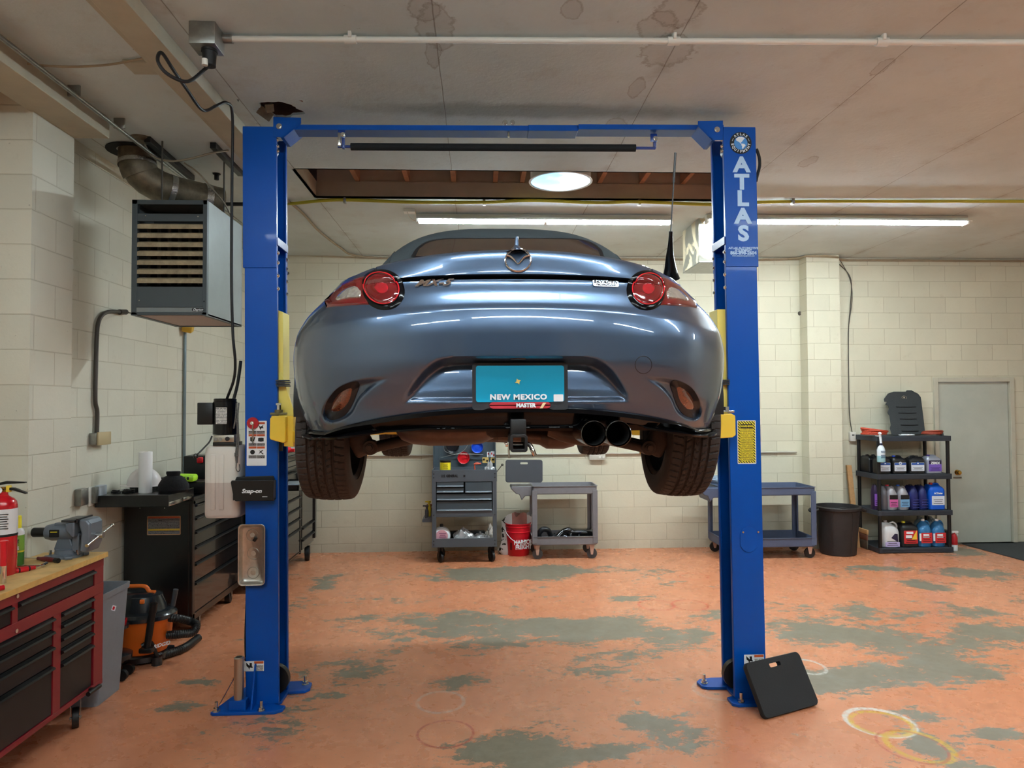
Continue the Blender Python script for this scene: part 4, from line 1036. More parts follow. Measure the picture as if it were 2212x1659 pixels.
def interp(tab, x, k=1):
    if x <= tab[0][0]: return tab[0][k]
    for a, b in zip(tab, tab[1:]):
        if x <= b[0]:
            t = (x - a[0]) / (b[0] - a[0]); t = t
            return a[k] + (b[k] - a[k]) * t
    return tab[-1][k]
def spl(tab, x):
    """monotone cubic through (x, y) knots"""
    n = len(tab)
    if x <= tab[0][0]: return tab[0][1]
    if x >= tab[-1][0]: return tab[-1][1]
    i = next(j for j in range(n - 1) if x <= tab[j + 1][0])
    d = [(tab[j + 1][1] - tab[j][1]) / (tab[j + 1][0] - tab[j][0]) for j in range(n - 1)]
    def m(j):
        if j == 0: return d[0]
        if j == n - 1: return d[-1]
        return 0 if d[j - 1] * d[j] <= 0 else 2 * d[j - 1] * d[j] / (d[j - 1] + d[j])
    h = tab[i + 1][0] - tab[i][0]; t = (x - tab[i][0]) / h
    return ((2 * t ** 3 - 3 * t * t + 1) * tab[i][1] + (t ** 3 - 2 * t * t + t) * h * m(i) + (-2 * t ** 3 + 3 * t * t) * tab[i + 1][1] + (t ** 3 - t * t) * h * m(i + 1))
def sstep(x, a=0.0, b=1.0):
    t = max(0, min(1, (x - a) / (b - a))); return t * t * (3 - 2 * t)
WZ = [(1.66, .775), (1.70, .80), (1.76, .83), (1.85, .856), (1.99, .8675), (2.07, .856), (2.133, .826), (2.204, .764), (2.25, .718), (2.292, .680), (2.34, .63)]
PLAN = [(0, 0), (.1, .002), (.2, .010), (.3, .024), (.4, .047), (.5, .083), (.58, .125), (.65, .182), (.71, .25), (.76, .32), (.80, .39), (.83, .46), (.85, .54), (.862, .64), (.8675, .76), (.8675, 1.0), (.860, 1.4), (.852, 2.0), (.858, 2.6), (.866, 3.0), (.862, 3.3), (.835, 3.5), (.78, 3.65), (.66, 3.78), (.46, 3.86), (.2, 3.90), (0, 3.91)]
# arc-length parametrised plan curve
PP = smooth_path([V(a, b, 0) for a, b in PLAN], 14)
AL = [0.0]
for a, b in zip(PP, PP[1:]): AL.append(AL[-1] + (b - a).length)
def plan(s):
    s = max(0, min(AL[-1], s)); lo, hi = 0, len(AL) - 1
    while hi - lo > 1:
        m_ = (lo + hi) // 2
        if AL[m_] <= s: lo = m_
        else: hi = m_
    t = (s - AL[lo]) / max(1e-9, AL[hi] - AL[lo]); return PP[lo].lerp(PP[hi], t)
# levels: v, z at centre, z at the corner, depth at centre
LV = [(0.00, 1.800, 1.712, .060), (0.05, 1.822, 1.755, .052), (0.14, 1.862, 1.835, .030), (0.30, 1.960, 1.955, .000), (0.42, 2.035, 2.015, .000), (0.545, 2.112, 2.072, .010),
      (0.60, 2.140, 2.115, .034), (0.68, 2.178, 2.165, .056), (0.775, 2.226, 2.222, .084), (0.80, 2.238, 2.232, .074), (0.90, 2.285, 2.262, .082), (0.97, 2.316, 2.280, .094), (1.0, 2.328, 2.284, .108)]
LVc = [(a[0], a[1]) for a in LV]; LVs = [(a[0], a[2]) for a in LV]; LVy = [(a[0], a[3]) for a in LV]
FRT = [(0, 0), (.76, 0), (1.2, .0), (2.0, -.02), (2.6, -.045), (3.1, -.06), (3.5, -.13), (3.75, -.22), (3.91, -.27)]   # how the top edge drops towards the nose
def hull(s, v):
    p = plan(s); xn, yn = p.x, p.y
    zc, zs = spl(LVc, v), spl(LVs, v)
    if yn > .76: k = 1.0
    else: k = min(1.0, (xn / .72) ** 2.2)
    z = zc + (zs - zc) * k
    z += interp(FRT, yn) * v
    W = spl(WZ, z - interp(FRT, yn) * v)
    y0 = spl(LVy, v) * max(0, 1 - yn / .76) if yn < .76 else (-.04 * v * sstep(yn, 3.3, 3.9))
    if yn > 3.4: y0 += -.10 * abs(v - .35) * sstep(yn, 3.4, 3.9)
    return V(xn * W / .8675, yn + y0, z)
# sample columns
SREAR = next(AL[i] for i, p in enumerate(PP) if p.y > .78)
cols = [i * .0065 for i in range(int(SREAR / .0065) + 1)]
s_ = cols[-1]
while s_ < AL[-1] - .02: s_ += .028; cols.append(min(s_, AL[-1]))
cols[-1] = AL[-1]
NR = 180
rowsv = [i / NR for i in range(NR + 1)]
half = [[hull(s, v) for s in cols] for v in rowsv]
def wpt(p, sg=1): return V(XC + sg * p.x, YC + p.y, p.z)
NRC = int(SREAR / .0065) + 1
bvb = bmesh.new(); grid_mesh(bvb, [[wpt(p) for p in reversed(r[:NRC])][:-1] + [wpt(p) for p in r[:NRC]] if False else ([wpt(p, -1) for p in reversed(r[1:NRC])] + [wpt(p) for p in r[:NRC]]) for r in half])
bmesh.ops.recalc_face_normals(bvb, faces=bvb.faces)
BV = BVHTree.FromBMesh(bvb); bvb.free()
def hit(px, py, off=0.0):
    d = ray(px, py).normalized(); h = BV.ray_cast(CAM, d)
    if h[0] is None:
        h = BV.find_nearest(CAM + d * 2.6)
    n = h[1]
    if n.dot(d) > 0: n = -n
    return h[0] + n * off, n
def cxz(px, py):
    p, n = hit(px, py); return (abs(p.x - XC), p.z)
def sdist(P, x, z):
    """signed distance to polygon, positive inside"""
    dmin = 1e9; ins = False; n = len(P)
    for i in range(n):
        ax, az = P[i]; bx, bz = P[(i + 1) % n]
        dx, dz = bx - ax, bz - az
        t = max(0, min(1, ((x - ax) * dx + (z - az) * dz) / (dx * dx + dz * dz + 1e-12)))
        d = (x - ax - t * dx) ** 2 + (z - az - t * dz) ** 2
        if d < dmin: dmin = d
        if (az > z) != (bz > z) and x < ax + (z - az) * dx / (dz if dz else 1e-12): ins = not ins
    return sqrt(dmin) if ins else -sqrt(dmin)
def smooth2(poly, n=5):
    P = [V(a, b, 0) for a, b in poly]; N = len(P); out = []
    for i in range(N):
        a, b, c, d = P[(i - 1) % N], P[i], P[(i + 1) % N], P[(i + 2) % N]
        for k in range(n):
            t = k / n; q = 0.5 * ((2 * b) + (c - a) * t + (2 * a - 5 * b + 4 * c - d) * t * t + (3 * b - a - 3 * c + d) * t ** 3); out.append((q.x, q.y))
    return out
ARCH = [cxz(*a) for a in [(1119, 768), (1200, 768), (1262, 769), (1288, 773), (1308, 784), (1326, 801), (1342, 823), (1358, 848), (1364, 873)]]
zt_a, zb_a = ARCH[0][1], ARCH[-1][1]
ARCHP = [(-.02, ARCH[0][1])] + ARCH + [(-.02, zb_a)]
INL = [cxz(*a) for a in smooth2([(1368, 810), (1410, 812), (1450, 818), (1485, 831), (1507, 855), (1517, 882), (1514, 900), (1500, 909), (1478, 904), (1460, 888), (1448, 862), (1425, 838), (1395, 822)], 4)]
xi0, xi1 = cxz(1385, 830)[0], cxz(1462, 850)[0]
LID_Z = cxz(1119, 592)[1]
SEAM = [cxz(1420, 571), cxz(1407, 592)]
def disp(x, z, y, v=None):
    d = 0; gap = False
    if y > .6: return 0, False
    if x < .50 and zb_a - .002 < z < zt_a + .03:
        sd = sdist(ARCHP, x, z)
        if sd > 0:
            dep = .092 * max(0, min(1, (z - zb_a) / (zt_a - zb_a))) ** .9
            d += sstep(sd / .026) * dep
    if .28 < x < .80 and 1.70 < z < 1.93:
        sd = sdist(INL, x, z)
        if sd > 0: d += sstep(sd / .016) * .034 * sstep(x, xi0, xi1)
    # shut line under the boot lid
    if v is not None and x < SEAM[1][0] + .004 and .776 < v < .803:
        d += .03 * min(1, min(v - .776, .803 - v) / .004); gap = True
    if z > SEAM[1][1] - .004:
        xs_ = SEAM[1][0] + (SEAM[0][0] - SEAM[1][0]) * (z - SEAM[1][1]) / (SEAM[0][1] - SEAM[1][1])
        if abs(x - xs_) < .005: d += .014 * sstep(1 - abs(x - xs_) / .005, 0, .5); gap = gap or abs(x - xs_) < .0035
    return d, gap
HP = []; GAP = []
for r in half:
    a = []; b = []
    for p in r:
        d, gp = disp(p.x, p.z, p.y, rowsv[len(HP)]); a.append(V(p.x, p.y + d, p.z)); b.append(gp)
    HP.append(a); GAP.append(b)
AXR, AXF, AZ = .865, 3.175, 1.812
ARR = .352
CR_V = .545
def cat(i, j):
    p = (HP[i][j] + HP[i + 1][j + 1]) / 2
    if p.x > .5:
        for ay in (AXR, AXF):
            if (p.y - ay) ** 2 + (p.z - AZ) ** 2 < ARR ** 2: return None
    v = (rowsv[i] + rowsv[i + 1]) / 2
    if v > .79 and p.x < SEAM[1][0] + (SEAM[0][0] - SEAM[1][0]) * max(0, (p.z - SEAM[1][1]) / (SEAM[0][1] - SEAM[1][1])) and p.y < .7: return 'trunk_lid'
    if v < CR_V and p.y < .53: return 'rear_bumper'
    if 1.25 < p.y < 2.35 and .06 < v < .97: return 'door'
    return 'body_shell'
parts = {'trunk_lid': bmesh.new(), 'rear_bumper': bmesh.new(), 'body_shell': bmesh.new(), 'door': bmesh.new(), 'door2': bmesh.new()}
vm = {k: {} for k in parts}
def vert(k, i, j, sg):
    key = (i, j, sg if j not in (0, len(cols) - 1) else 0)
    if key not in vm[k]:
        p = HP[i][j].copy()
        for ay in (AXR, AXF):      # snap to a clean round arch
            if p.x > .5:
                r_ = sqrt((p.y - ay) ** 2 + (p.z - AZ) ** 2)
                if abs(r_ - ARR) < (.012 if p.y < .8 else .02) and r_ > 0: f_ = ARR / r_; p.y = ay + (p.y - ay) * f_; p.z = AZ + (p.z - AZ) * f_
        vm[k][key] = parts[k].verts.new(wpt(p, sg))
    return vm[k][key]
for i in range(NR):
    for j in range(len(cols) - 1):
        k0 = cat(i, j)
        if k0 is None: continue
        for sg in (1, -1):
            k = 'door2' if (k0 == 'door' and sg < 0) else k0
            q = [vert(k, i, j, sg), vert(k, i, j + 1, sg), vert(k, i + 1, j + 1, sg), vert(k, i + 1, j, sg)]
            if sg < 0: q = q[::-1]
            if len(set(q)) < 4: continue
            f = parts[k].faces.new(q)
            if GAP[i][j] and GAP[i + 1][j + 1]: f.material_index = 1
# deck, hood and cockpit rim closing the top: from the top ring inwards
top = HP[-1]
bm = parts['body_shell']; bl = parts['trunk_lid']
def crown(x, y):
    e = interp(FRT, y)
    z = 2.330 + .012 * sstep(y, .06, .5) + e
    return z
for j in range(len(cols) - 1):
    a, b = top[j], top[j + 1]
    for sg in (1, -1):
        N = 8
        tgt = bl if (a.x < SEAM[0][0] and a.y < .4) else bm
        def P(p, t):
            if a.y < .5 and p.x < .62:      # boot lid: run forwards
                y = p.y + (.78 - p.y) * t; x = p.x * (1 - .06 * t); z = p.z + (crown(x, y) - .05 * (x / .62) ** 2 - p.z) * sstep(t, 0, .5)
            else:                            # sides and nose: run inwards
                x = p.x * (1 - t); y = p.y + (.78 - p.y) * t if p.y < .78 else (p.y - .35 * t * sstep(p.y, 3.6, 3.91)); z = p.z + (.055 + (.03 if p.y > 2.7 else 0)) * (1 - (1 - t) ** 2)
            return V(x, y, z)
        for k in range(N):
            t0, t1 = k / N, (k + 1) / N
            q = [P(a, t0), P(b, t0), P(b, t1), P(a, t1)]
            if (q[0] - q[3]).length < 1e-5: continue
            vs = [tgt.verts.new(wpt(p, sg)) for p in q]
            if sg < 0: vs = vs[::-1]
            try: tgt.faces.new(vs)
            except ValueError: pass
for k in parts: bmesh.ops.remove_doubles(parts[k], verts=parts[k].verts, dist=.0004)
body = obj('body_shell', parts['body_shell'], [M_paint, M_gap], car, ang=50)
lidp = obj('trunk_lid', parts['trunk_lid'], [M_paint, M_gap], car, ang=50)
bump_ = obj('rear_bumper', parts['rear_bumper'], [M_paint, M_gap], car, ang=50)
obj('door', parts['door'], [M_paint, M_gap], car, ang=50); obj('door', parts['door2'], [M_paint, M_gap], car, ang=50)

# dark wheel housings and floor
for ay in (AXR, AXF):
    for sg in (1, -1):
        bm = bmesh.new(); rows = []
        for k in range(33):
            a = radians(-8 + 196 * k / 32)
            rows.append([V(XC + sg * xx, YC + ay + ARR * cos(a) * 1.0, AZ + ARR * sin(a)) for xx in (.845 if k else .84, .50)])
        grid_mesh(bm, rows)
        obj('wheel_housing', bm, M_satin, car)
bm = bmesh.new(); box2(bm, (XC - .50, YC + .18, 1.715), (XC + .50, YC + 3.75, 1.735)); box2(bm, (XC - .84, YC + 1.24, 1.70), (XC + .84, YC + 2.80, 1.73)); box2(bm, (XC - .50, YC + .45, 1.73), (XC - .49, YC + 3.7, 2.2)); box2(bm, (XC + .49, YC + .45, 1.73), (XC + .50, YC + 3.7, 2.2))
obj('floor_pan', bm, M_under, car, smooth=False)

# gloss black rear valance with side splitters
def zlow(x):
    return interp([(0, 1.727), (.20, 1.727), (.222, 1.742), (.235, 1.757), (.41, 1.757), (.425, 1.735), (.45, 1.722), (.52, 1.706), (.60, 1.690), (.68, 1.683), (.80, 1.688)], x)
def zlow_l(x): return interp([(0, 1.727), (.30, 1.725), (.45, 1.715), (.54, 1.700), (.62, 1.688), (.70, 1.683), (.80, 1.688)], x)
bm = bmesh.new()
secs = []
jl = [j for j in range(NRC) if HP[0][j].x < .795]
def sect(j, sg):
    b = HP[0][j]; nx = hull(cols[min(j + 1, len(cols) - 1)], 0) - hull(cols[max(j - 1, 0)], 0)
    n = V(nx.y, -nx.x, 0).normalized() if nx.length > 0 else V(0, -1, 0)   # outward
    if j == 0: n = V(0, -1, 0)
    zl = (zlow if sg > 0 else zlow_l)(b.x); o = sstep(b.x, .42, .60); k = sstep(b.x, .70, .795)
    z0 = b.z
    h = z0 - zl
    pts = [(0.0 + .004, 0), (.010, -.004), (.012, -.018 * (1 - .4 * o)), (-.012 * (1 - o) - .004, -.034 + .008 * o), (-.026 * (1 - o) + .018 * o, -(h - .012)), (-.020 * (1 - o) + .034 * o, -(h - .006)), (-.020 * (1 - o) + .032 * o, -h), (-.075 * (1 - o) - .02, -h + .012)]
    out = []
    for a, dz in pts:
        p = b + n * a; out.append(wpt(V(p.x + .0 * k, p.y, z0 + max(dz, -h - .02)), sg))
    return out
rows = [sect(j, -1) for j in reversed(jl[1:])] + [sect(j, 1) for j in jl]
grid_mesh(bm, rows)
for r_ in (rows[0], rows[-1]):
    try: bm.faces.new([bm.verts.new(p) for p in r_])
    except ValueError: pass
obj('rear_valance', bm, M_piano, car, ang=45)

# ---- parts laid on the skin ----
def skin_patch(name, poly, m, parent, off=.004, bulge=0.0, rings=7, thick=True, mirror=False, smoothn=4, label=None, edge_r=.15):
    """curved plate following the bodywork; poly in photo coordinates on the right-hand side"""
    P = smooth2(poly, smoothn) if smoothn else poly
    cx_ = sum(a for a, b in P) / len(P); cy_ = sum(b for a, b in P) / len(P)
    def build(sg):
        bm = bmesh.new(); R = []
        for i in range(rings + 1):
            t = 1 - i / rings
            ring = []
            for a, b in (P if i < rings else [(cx_, cy_)]):
                p, n = hit(cx_ + (a - cx_) * t, cy_ + (b - cy_) * t)
                h = off * min(1, (1 - t) / edge_r if edge_r else 1) + bulge * (1 - t * t)
                if i == 0: h = -.002
                d_ = -ray(cx_ + (a - cx_) * t, cy_ + (b - cy_) * t).normalized()
                p = p + (d_ + n) * (h / (1 + d_.dot(n)))
                if sg < 0: p = V(2 * XC - p.x, p.y, p.z)
                ring.append(bm.verts.new(p))
            R.append(ring)
        for r0, r1 in zip(R, R[1:]):
            N = len(r0)
            for k in range(N):
                if len(r1) == 1: bm.faces.new((r0[k], r0[(k + 1) % N], r1[0]))
                else: bm.faces.new((r0[k], r0[(k + 1) % N], r1[(k + 1) % N], r1[k]))
        return obj(name, bm, m, parent[0 if sg > 0 else 1] if isinstance(parent, tuple) else parent, ang=50, label=label)
    o = build(1)
    return (o, build(-1)) if mirror else o
def circ(cx, cy, r, n=40, ry=None): return [(cx + r * cos(2 * pi * k / n), cy + (ry or r) * sin(2 * pi * k / n)) for k in range(n)]
LCx, LCy = 1397, 627
wingo = [(1424, 596), (1446, 603), (1468, 614), (1488, 632), (1506, 653), (1507, 667), (1480, 664), (1450, 661), (1425, 660)]
bez = skin_patch('tail_lamp', wingo, M_red_d, car, off=.006, rings=8, mirror=True, smoothn=0)
skin_patch('lamp_bezel', circ(LCx, LCy, 45, 40), M_piano, bez, off=.009, mirror=True, smoothn=0)
skin_patch('red_lens', circ(LCx, LCy, 37, 40), M_red_d, bez, off=.010, bulge=.010, mirror=True, smoothn=0, rings=9)
def skin_ring(name, cx, cy, r, w, m, parent, off, mirror=True, n=56, ry=1.0):
    for sg in ((1, -1) if mirror else (1,)):
        bm = bmesh.new(); pts = []
        for k in range(n):
            a = 2 * pi * k / n; p, nn = hit(cx + r * cos(a), cy + r * ry * sin(a)); d_ = -ray(cx + r * cos(a), cy + r * ry * sin(a)).normalized(); p = p + (d_ + nn) * (off / (1 + d_.dot(nn)))
            if sg < 0: p.x = 2 * XC - p.x
            pts.append(p)
        R = []
        for k in range(n):
            d = (pts[(k + 1) % n] - pts[k - 1]).normalized(); x, y, _ = frame_axes(d)
            R.append([bm.verts.new(pts[k] + (x * cos(2 * pi * q / 8) + y * sin(2 * pi * q / 8)) * w) for q in range(8)])
        for k in range(n):
            a, b = R[k], R[(k + 1) % n]
            for q in range(8): bm.faces.new((a[q], a[(q + 1) % 8], b[(q + 1) % 8], b[q]))
        obj(name, bm, m, parent[0 if sg > 0 else 1] if isinstance(parent, tuple) else parent)
skin_ring('lamp_ring', LCx, LCy, 33.5, .0022, M_red_b, bez, .016)
skin_patch('centre_lens', circ(LCx, LCy, 17, 28), M_red_c, bez, off=.018, bulge=.003, mirror=True, smoothn=0, rings=4)
skin_patch('clear_lens', [(1438, 616), (1455, 620), (1474, 634), (1490, 652), (1480, 653), (1462, 648), (1440, 646), (1433, 632)], M_clear, bez, off=.009, mirror=True, smoothn=2, rings=5)
# reflectors sit in the recessed corner ducts
def recess_patch(name, poly, m, dep, mirror=True, off=.003):
    P = smooth2(poly, 4); cx_ = sum(a for a, b in P) / len(P); cy_ = sum(b for a, b in P) / len(P)
    for sg in (1, -1):
        bm = bmesh.new(); R = []
        for t in (1, .97, .6, .3, 0):
            ring = []
            for a, b in (P if t else [(cx_, cy_)]):
                p, n = hit(cx_ + (a - cx_) * t, cy_ + (b - cy_) * t)
                d, _ = disp(abs(p.x - XC), p.z, p.y - YC)
                p = V(p.x, p.y + d - (off + .012 * (1 - t * t) if t < 1 else -.01), p.z)
                if sg < 0: p.x = 2 * XC - p.x
                ring.append(bm.verts.new(p))
            R.append(ring)
        for r0, r1 in zip(R, R[1:]):
            N = len(r0)
            for k in range(N):
                if len(r1) == 1: bm.faces.new((r0[k], r0[(k + 1) % N], r1[0]))
                else: bm.faces.new((r0[k], r0[(k + 1) % N], r1[(k + 1) % N], r1[k]))
        obj(name, bm, m, car, ang=50)
recess_patch('duct_trim', [(1452, 822), (1472, 824), (1495, 838), (1512, 866), (1514, 892), (1503, 904), (1484, 898), (1470, 880), (1459, 852)], M_satin, 0, off=.002)
recess_patch('reflector', [(1462, 830), (1480, 836), (1497, 852), (1508, 873), (1509, 889), (1490, 890), (1476, 877), (1466, 856)], M_amber, 0, off=.006)
skin_ring('tow_eye_cover', 1390, 788, 18, .0011, M_gap, car, .0, mirror=False, ry=1.05)

# emblem: oval ring with a winged stroke
t_ = obj
p0, n0 = hit(1119, 564)
bm = bmesh.new()
def EM(a, b, off=.006): p, n = hit(1119 + a, 564 + b); return p + n * off
pts = [EM(27.5 * cos(2 * pi * k / 44), -23 * sin(2 * pi * k / 44) + 0) for k in range(44)]
for k in range(44):
    pass
R = []
for k in range(44):
    d = (pts[(k + 1) % 44] - pts[k - 1]).normalized(); x, y, _ = frame_axes(d)
    w_ = .0034
    R.append([bm.verts.new(pts[k] + (x * cos(2 * pi * q / 8) + y * sin(2 * pi * q / 8)) * w_) for q in range(8)])
for k in range(44):
    for q in range(8): bm.faces.new((R[k][q], R[k][(q + 1) % 8], R[(k + 1) % 44][(q + 1) % 8], R[(k + 1) % 44][q]))
emb2 = obj('emblem_ring', bm, M_chrome, car)
bm = bmesh.new()
for sg in (1, -1):
    tube(bm, [EM(sg * 25, -10), EM(sg * 17, -8), EM(sg * 10, -3), EM(sg * 4, 4), EM(0, 8)], lambda u: .0022 + .0016 * sin(pi * min(1, u + .2)), 8)
obj('emblem_wing', bm, M_chrome, emb2)
# lettering
M_badge = mat('silver_badge', rgb(176, 188, 200), .25, .9)
p, n = hit(935, 613, .003); text('model_lettering', 'MX-5', .040, p, M_chrome, car, nrm=n, bold=.0012, ext=.0025, shear=.45, sx=1.3, space=1.0)
p, n = hit(1308, 614, .002)
bm = bmesh.new(); X_ = V(0, 0, 1).cross(n).normalized(); Y_ = n.cross(X_)
prism(bm, [p + X_ * a + Y_ * b for a, b in ((-.046, .011), (-.042, .013), (.046, .013), (.048, .010), (.046, -.009), (.040, -.013), (-.044, -.013), (-.048, -.009))], n * .003)
bd = obj('technology_badge', bm, M_badge, car, smooth=False, bev=.001)
text('badge_lettering', 'SKYACTIV', .0155, p + n * .004 + Y_ * .005, M_gap, bd, nrm=n, bold=.0002, sx=1.25, shear=.2)
text('badge_lettering', 'TECHNOLOGY', .0085, p + n * .004 - Y_ * .007, M_gap, bd, nrm=n, bold=.0001, sx=1.3, shear=.1)
# licence plate in its frame
yp = YC + .052
def qp(px, py, dy=0): return PY(px, py, yp + dy)
def pplate(name, x0, y0, x1, y1, dy, m, parent, r=.004, t=.002):
    a = qp(x0, y0, dy); b = qp(x1, y1, dy); return plate(name, (a.x + b.x) / 2, (a.z + b.z) / 2, b.x - a.x, a.z - b.z, a.y, m, parent, r, t)
fr = pplate('plate_frame', 1020, 784, 1227, 885, 0, mat('plate_frame_black', rgb(46, 48, 52), .4), car, .010, .012)
lp = pplate('licence_plate', 1028, 790, 1219, 868, -.002, mat('turquoise_plate', rgb(0, 152, 190), .4), fr, .008)
M_plY = mat('plate_yellow', rgb(236, 205, 110), .45)
text('plate_lettering', 'NEW MEXICO', .0235, qp(1120, 858, -.005), M_wh, lp, bold=.0011, sx=1.15, space=1.12)
bm = bmesh.new(); prism(bm, [qp(1119 + 7 * cos(k * pi / 4 + (.4 if k % 2 else 0)) * (1 if k % 2 else .5), 824 + 7 * sin(k * pi / 4 + (.4 if k % 2 else 0)) * (1 if k % 2 else .5), -.005) for k in range(8)], (0, .001, 0)); obj('plate_symbol', bm, M_plY, lp, smooth=False)
pplate('plate_sticker', 1196, 852, 1217, 867, -.004, mat('plate_sticker_white', rgb(225, 225, 228), .5), lp, .002)
lb = pplate('frame_banner', 1057, 869, 1190, 882, -.003, mat('banner_red', rgb(176, 44, 54), .5), fr, .012)
text('frame_lettering', 'MASTER', .0175, qp(1136, 876, -.006), M_wh, lb, bold=.0009, sx=1.0)
M_cream = mat('banner_cream', rgb(228, 206, 160), .5)
for a in (1172,):
    bm = bmesh.new(); prism(bm, [qp(a - 6, 882, -.0045), qp(a, 882, -.0045), qp(a + 8, 870, -.0045), qp(a + 1, 870, -.0045)], (0, .001, 0)); obj('banner_stripe', bm, M_cream, lb, smooth=False)
# release button / plate lamp under the overhang
bm = bmesh.new(); p = PY(1119, 774, YC + .03); box(bm, p, (.05, .02, .010), None, .003); obj('plate_lamp', bm, M_dchrome, car)
# spike-shaped fin on the boot lid
p = hit(1117, 541)[0]; p = V(p.x, p.y + .03, p.z - .006)
tz = PY(1117, 512, p.y).z - p.z
bm = bmesh.new(); lathe(bm, [(.045, 0), (.030, .008), (.017, .018), (.009, .028), (.006, tz * .85), (.005, tz), (0, tz + .001)], p, (0, 0, 1), 28)
for v in bm.verts: v.co.y = p.y + (v.co.y - p.y) * 1.6
obj('lid_fin', bm, M_paint, car)
# mast aerial on the right rear wing
p0 = PY(1449, 602, 2.88); p1 = PY(1447, 556, 2.84); p2 = PY(1449, 500, 2.80); p3 = PY(1459, 330, 2.80)
bm = bmesh.new(); tube(bm, [p0, p0.lerp(p1, .4), p1, p1.lerp(p2, .5), p2], lambda u: .030 * (1 - u) ** 1.7 + .0075, 14, 6); obj('aerial_base', bm, M_piano, car)
bm = bmesh.new(); tube(bm, [p2, p2.lerp(p3, .5), p3], lambda u: .0028, 8, 8); cyl(bm, p2.lerp(p3, .62), p3, .0048); obj('aerial_mast', bm, M_satin, car)

# ---- soft top ----
ST = [  # y, roof z, half width at the base, base z, side bulge exponent
    (.70, 2.350, .600, 2.335), (.84, 2.46, .615, 2.335), (.98, 2.556, .625, 2.33), (1.12, 2.635, .632, 2.33), (1.28, 2.690, .636, 2.33), (1.5, 2.722, .640, 2.33), (1.8, 2.735, .640, 2.33), (2.1, 2.722, .635, 2.33), (2.38, 2.68, .625, 2.32), (2.50, 2.65, .618, 2.31)]
def st_sec(y, zt, w, zb, n=40):
    out = []
    for k in range(n + 1):
        a = pi * k / n; c, s = cos(a), sin(a)
        px = math.copysign(abs(c) ** .62, c) * w; pz = zb + (zt - zb) * (abs(s) ** .55)
        tl = 1 - .16 * ((pz - zb) / max(.05, zt - zb)) ** 1.3      # tumblehome
        out.append(V(XC + px * tl, YC + y, pz))
    return out
def st_at(y):
    tz = [(a[0], a[1]) for a in ST]; tw = [(a[0], a[2]) for a in ST]; tb = [(a[0], a[3]) for a in ST]
    return st_sec(y, spl(tz, y), spl(tw, y), spl(tb, y))
bm = bmesh.new(); ys = [.70 + (2.50 - .70) * k / 60 for k in range(61)]
grid_mesh(bm, [st_at(y) for y in ys]); soft = obj('soft_top', bm, M_soft, car)
# heated rear window, let into the sloping back of the top
SB = BVHTree.FromPolygons([tuple(p) for y in ys for p in st_at(y)], [(r * 41 + k, r * 41 + k + 1, (r + 1) * 41 + k + 1, (r + 1) * 41 + k) for r in range(60) for k in range(40)])
def shit(px, py, off):
    d = ray(px, py).normalized(); h = SB.ray_cast(CAM, d)
    if h[0] is None: h = SB.find_nearest(CAM + d * 3.3)
    n = h[1] if h[1].dot(d) < 0 else -h[1]
    return h[0] + n * off
def roofpatch(name, top_, bot_, m, off):
    bm = bmesh.new(); rows = []
    for t in [k / 8 for k in range(9)]:
        rows.append([shit(a[0] + (b[0] - a[0]) * t, a[1] + (b[1] - a[1]) * t, off) for a, b in zip(top_, bot_)])
    grid_mesh(bm, rows); return obj(name, bm, m, car)
def arcpts(x0, x1, ytop, drop, n=30, p=6): return [(x0 + (x1 - x0) * k / n, ytop + drop * abs(2 * k / n - 1) ** p) for k in range(n + 1)]
roofpatch('window_seal', arcpts(898, 1298, 515.5, 24, p=9), arcpts(888, 1305, 556, 0), M_satin, .003)
roofpatch('rear_window', arcpts(906, 1290, 518.5, 22, p=9), arcpts(898, 1296, 556, 0), mat('smoked_rear_glass', rgb(58, 44, 34), .08, coat=.6), .006)
for sx_ in (-1, 1):     # stitched seams
    bm = bmesh.new(); tube(bm, [V(XC + sx_ * (st_at(y)[6].x - XC), 0, 0) + V(0, YC + y, st_at(y)[6].z + .001) for y in ys[4:44:3]], .0022, 6, 2); obj('seam', bm, M_soft, soft)
# windscreen and its frame
bm = bmesh.new(); WS0 = [V(XC + a, YC + 3.02 - .35 * (a / .66) ** 2, 2.33) for a in [(-.66 + .132 * k) for k in range(11)]]; WS1 = [V(XC + a * .84, YC + 2.50 - .10 * (a / .66) ** 2, 2.655 - .03 * (a / .66) ** 2) for a in [(-.66 + .132 * k) for k in range(11)]]
grid_mesh(bm, [WS0, WS1]); obj('windscreen', bm, M_glassd, car)
bm = bmesh.new(); tube(bm, [WS0[0], WS1[0]], .022, 10, 0); tube(bm, [WS0[-1], WS1[-1]], .022, 10, 0); tube(bm, WS1, .018, 10, 2); obj('windscreen_frame', bm, M_satin, car)
for sx_ in (-1, 1):
    bm = bmesh.new(); c = V(XC + sx_ * .93, YC + 2.55, 2.36); box(bm, c, (.16, .09, .11), None, .03, 4); cyl(bm, c + V(-sx_ * .07, 0, -.03), V(XC + sx_ * .80, YC + 2.55, 2.30), .018); obj('door_mirror', bm, M_paint, car)
    bm = bmesh.new(); side = [(XC + sx_ * .62, YC + 1.15, 2.33), (XC + sx_ * .64, YC + 2.75, 2.33), (XC + sx_ * .56, YC + 2.48, 2.62), (XC + sx_ * .57, YC + 1.5, 2.62)]
    prism(bm, side, (sx_ * .006, 0, 0)); obj('side_window', bm, M_glassd, car, smooth=False)

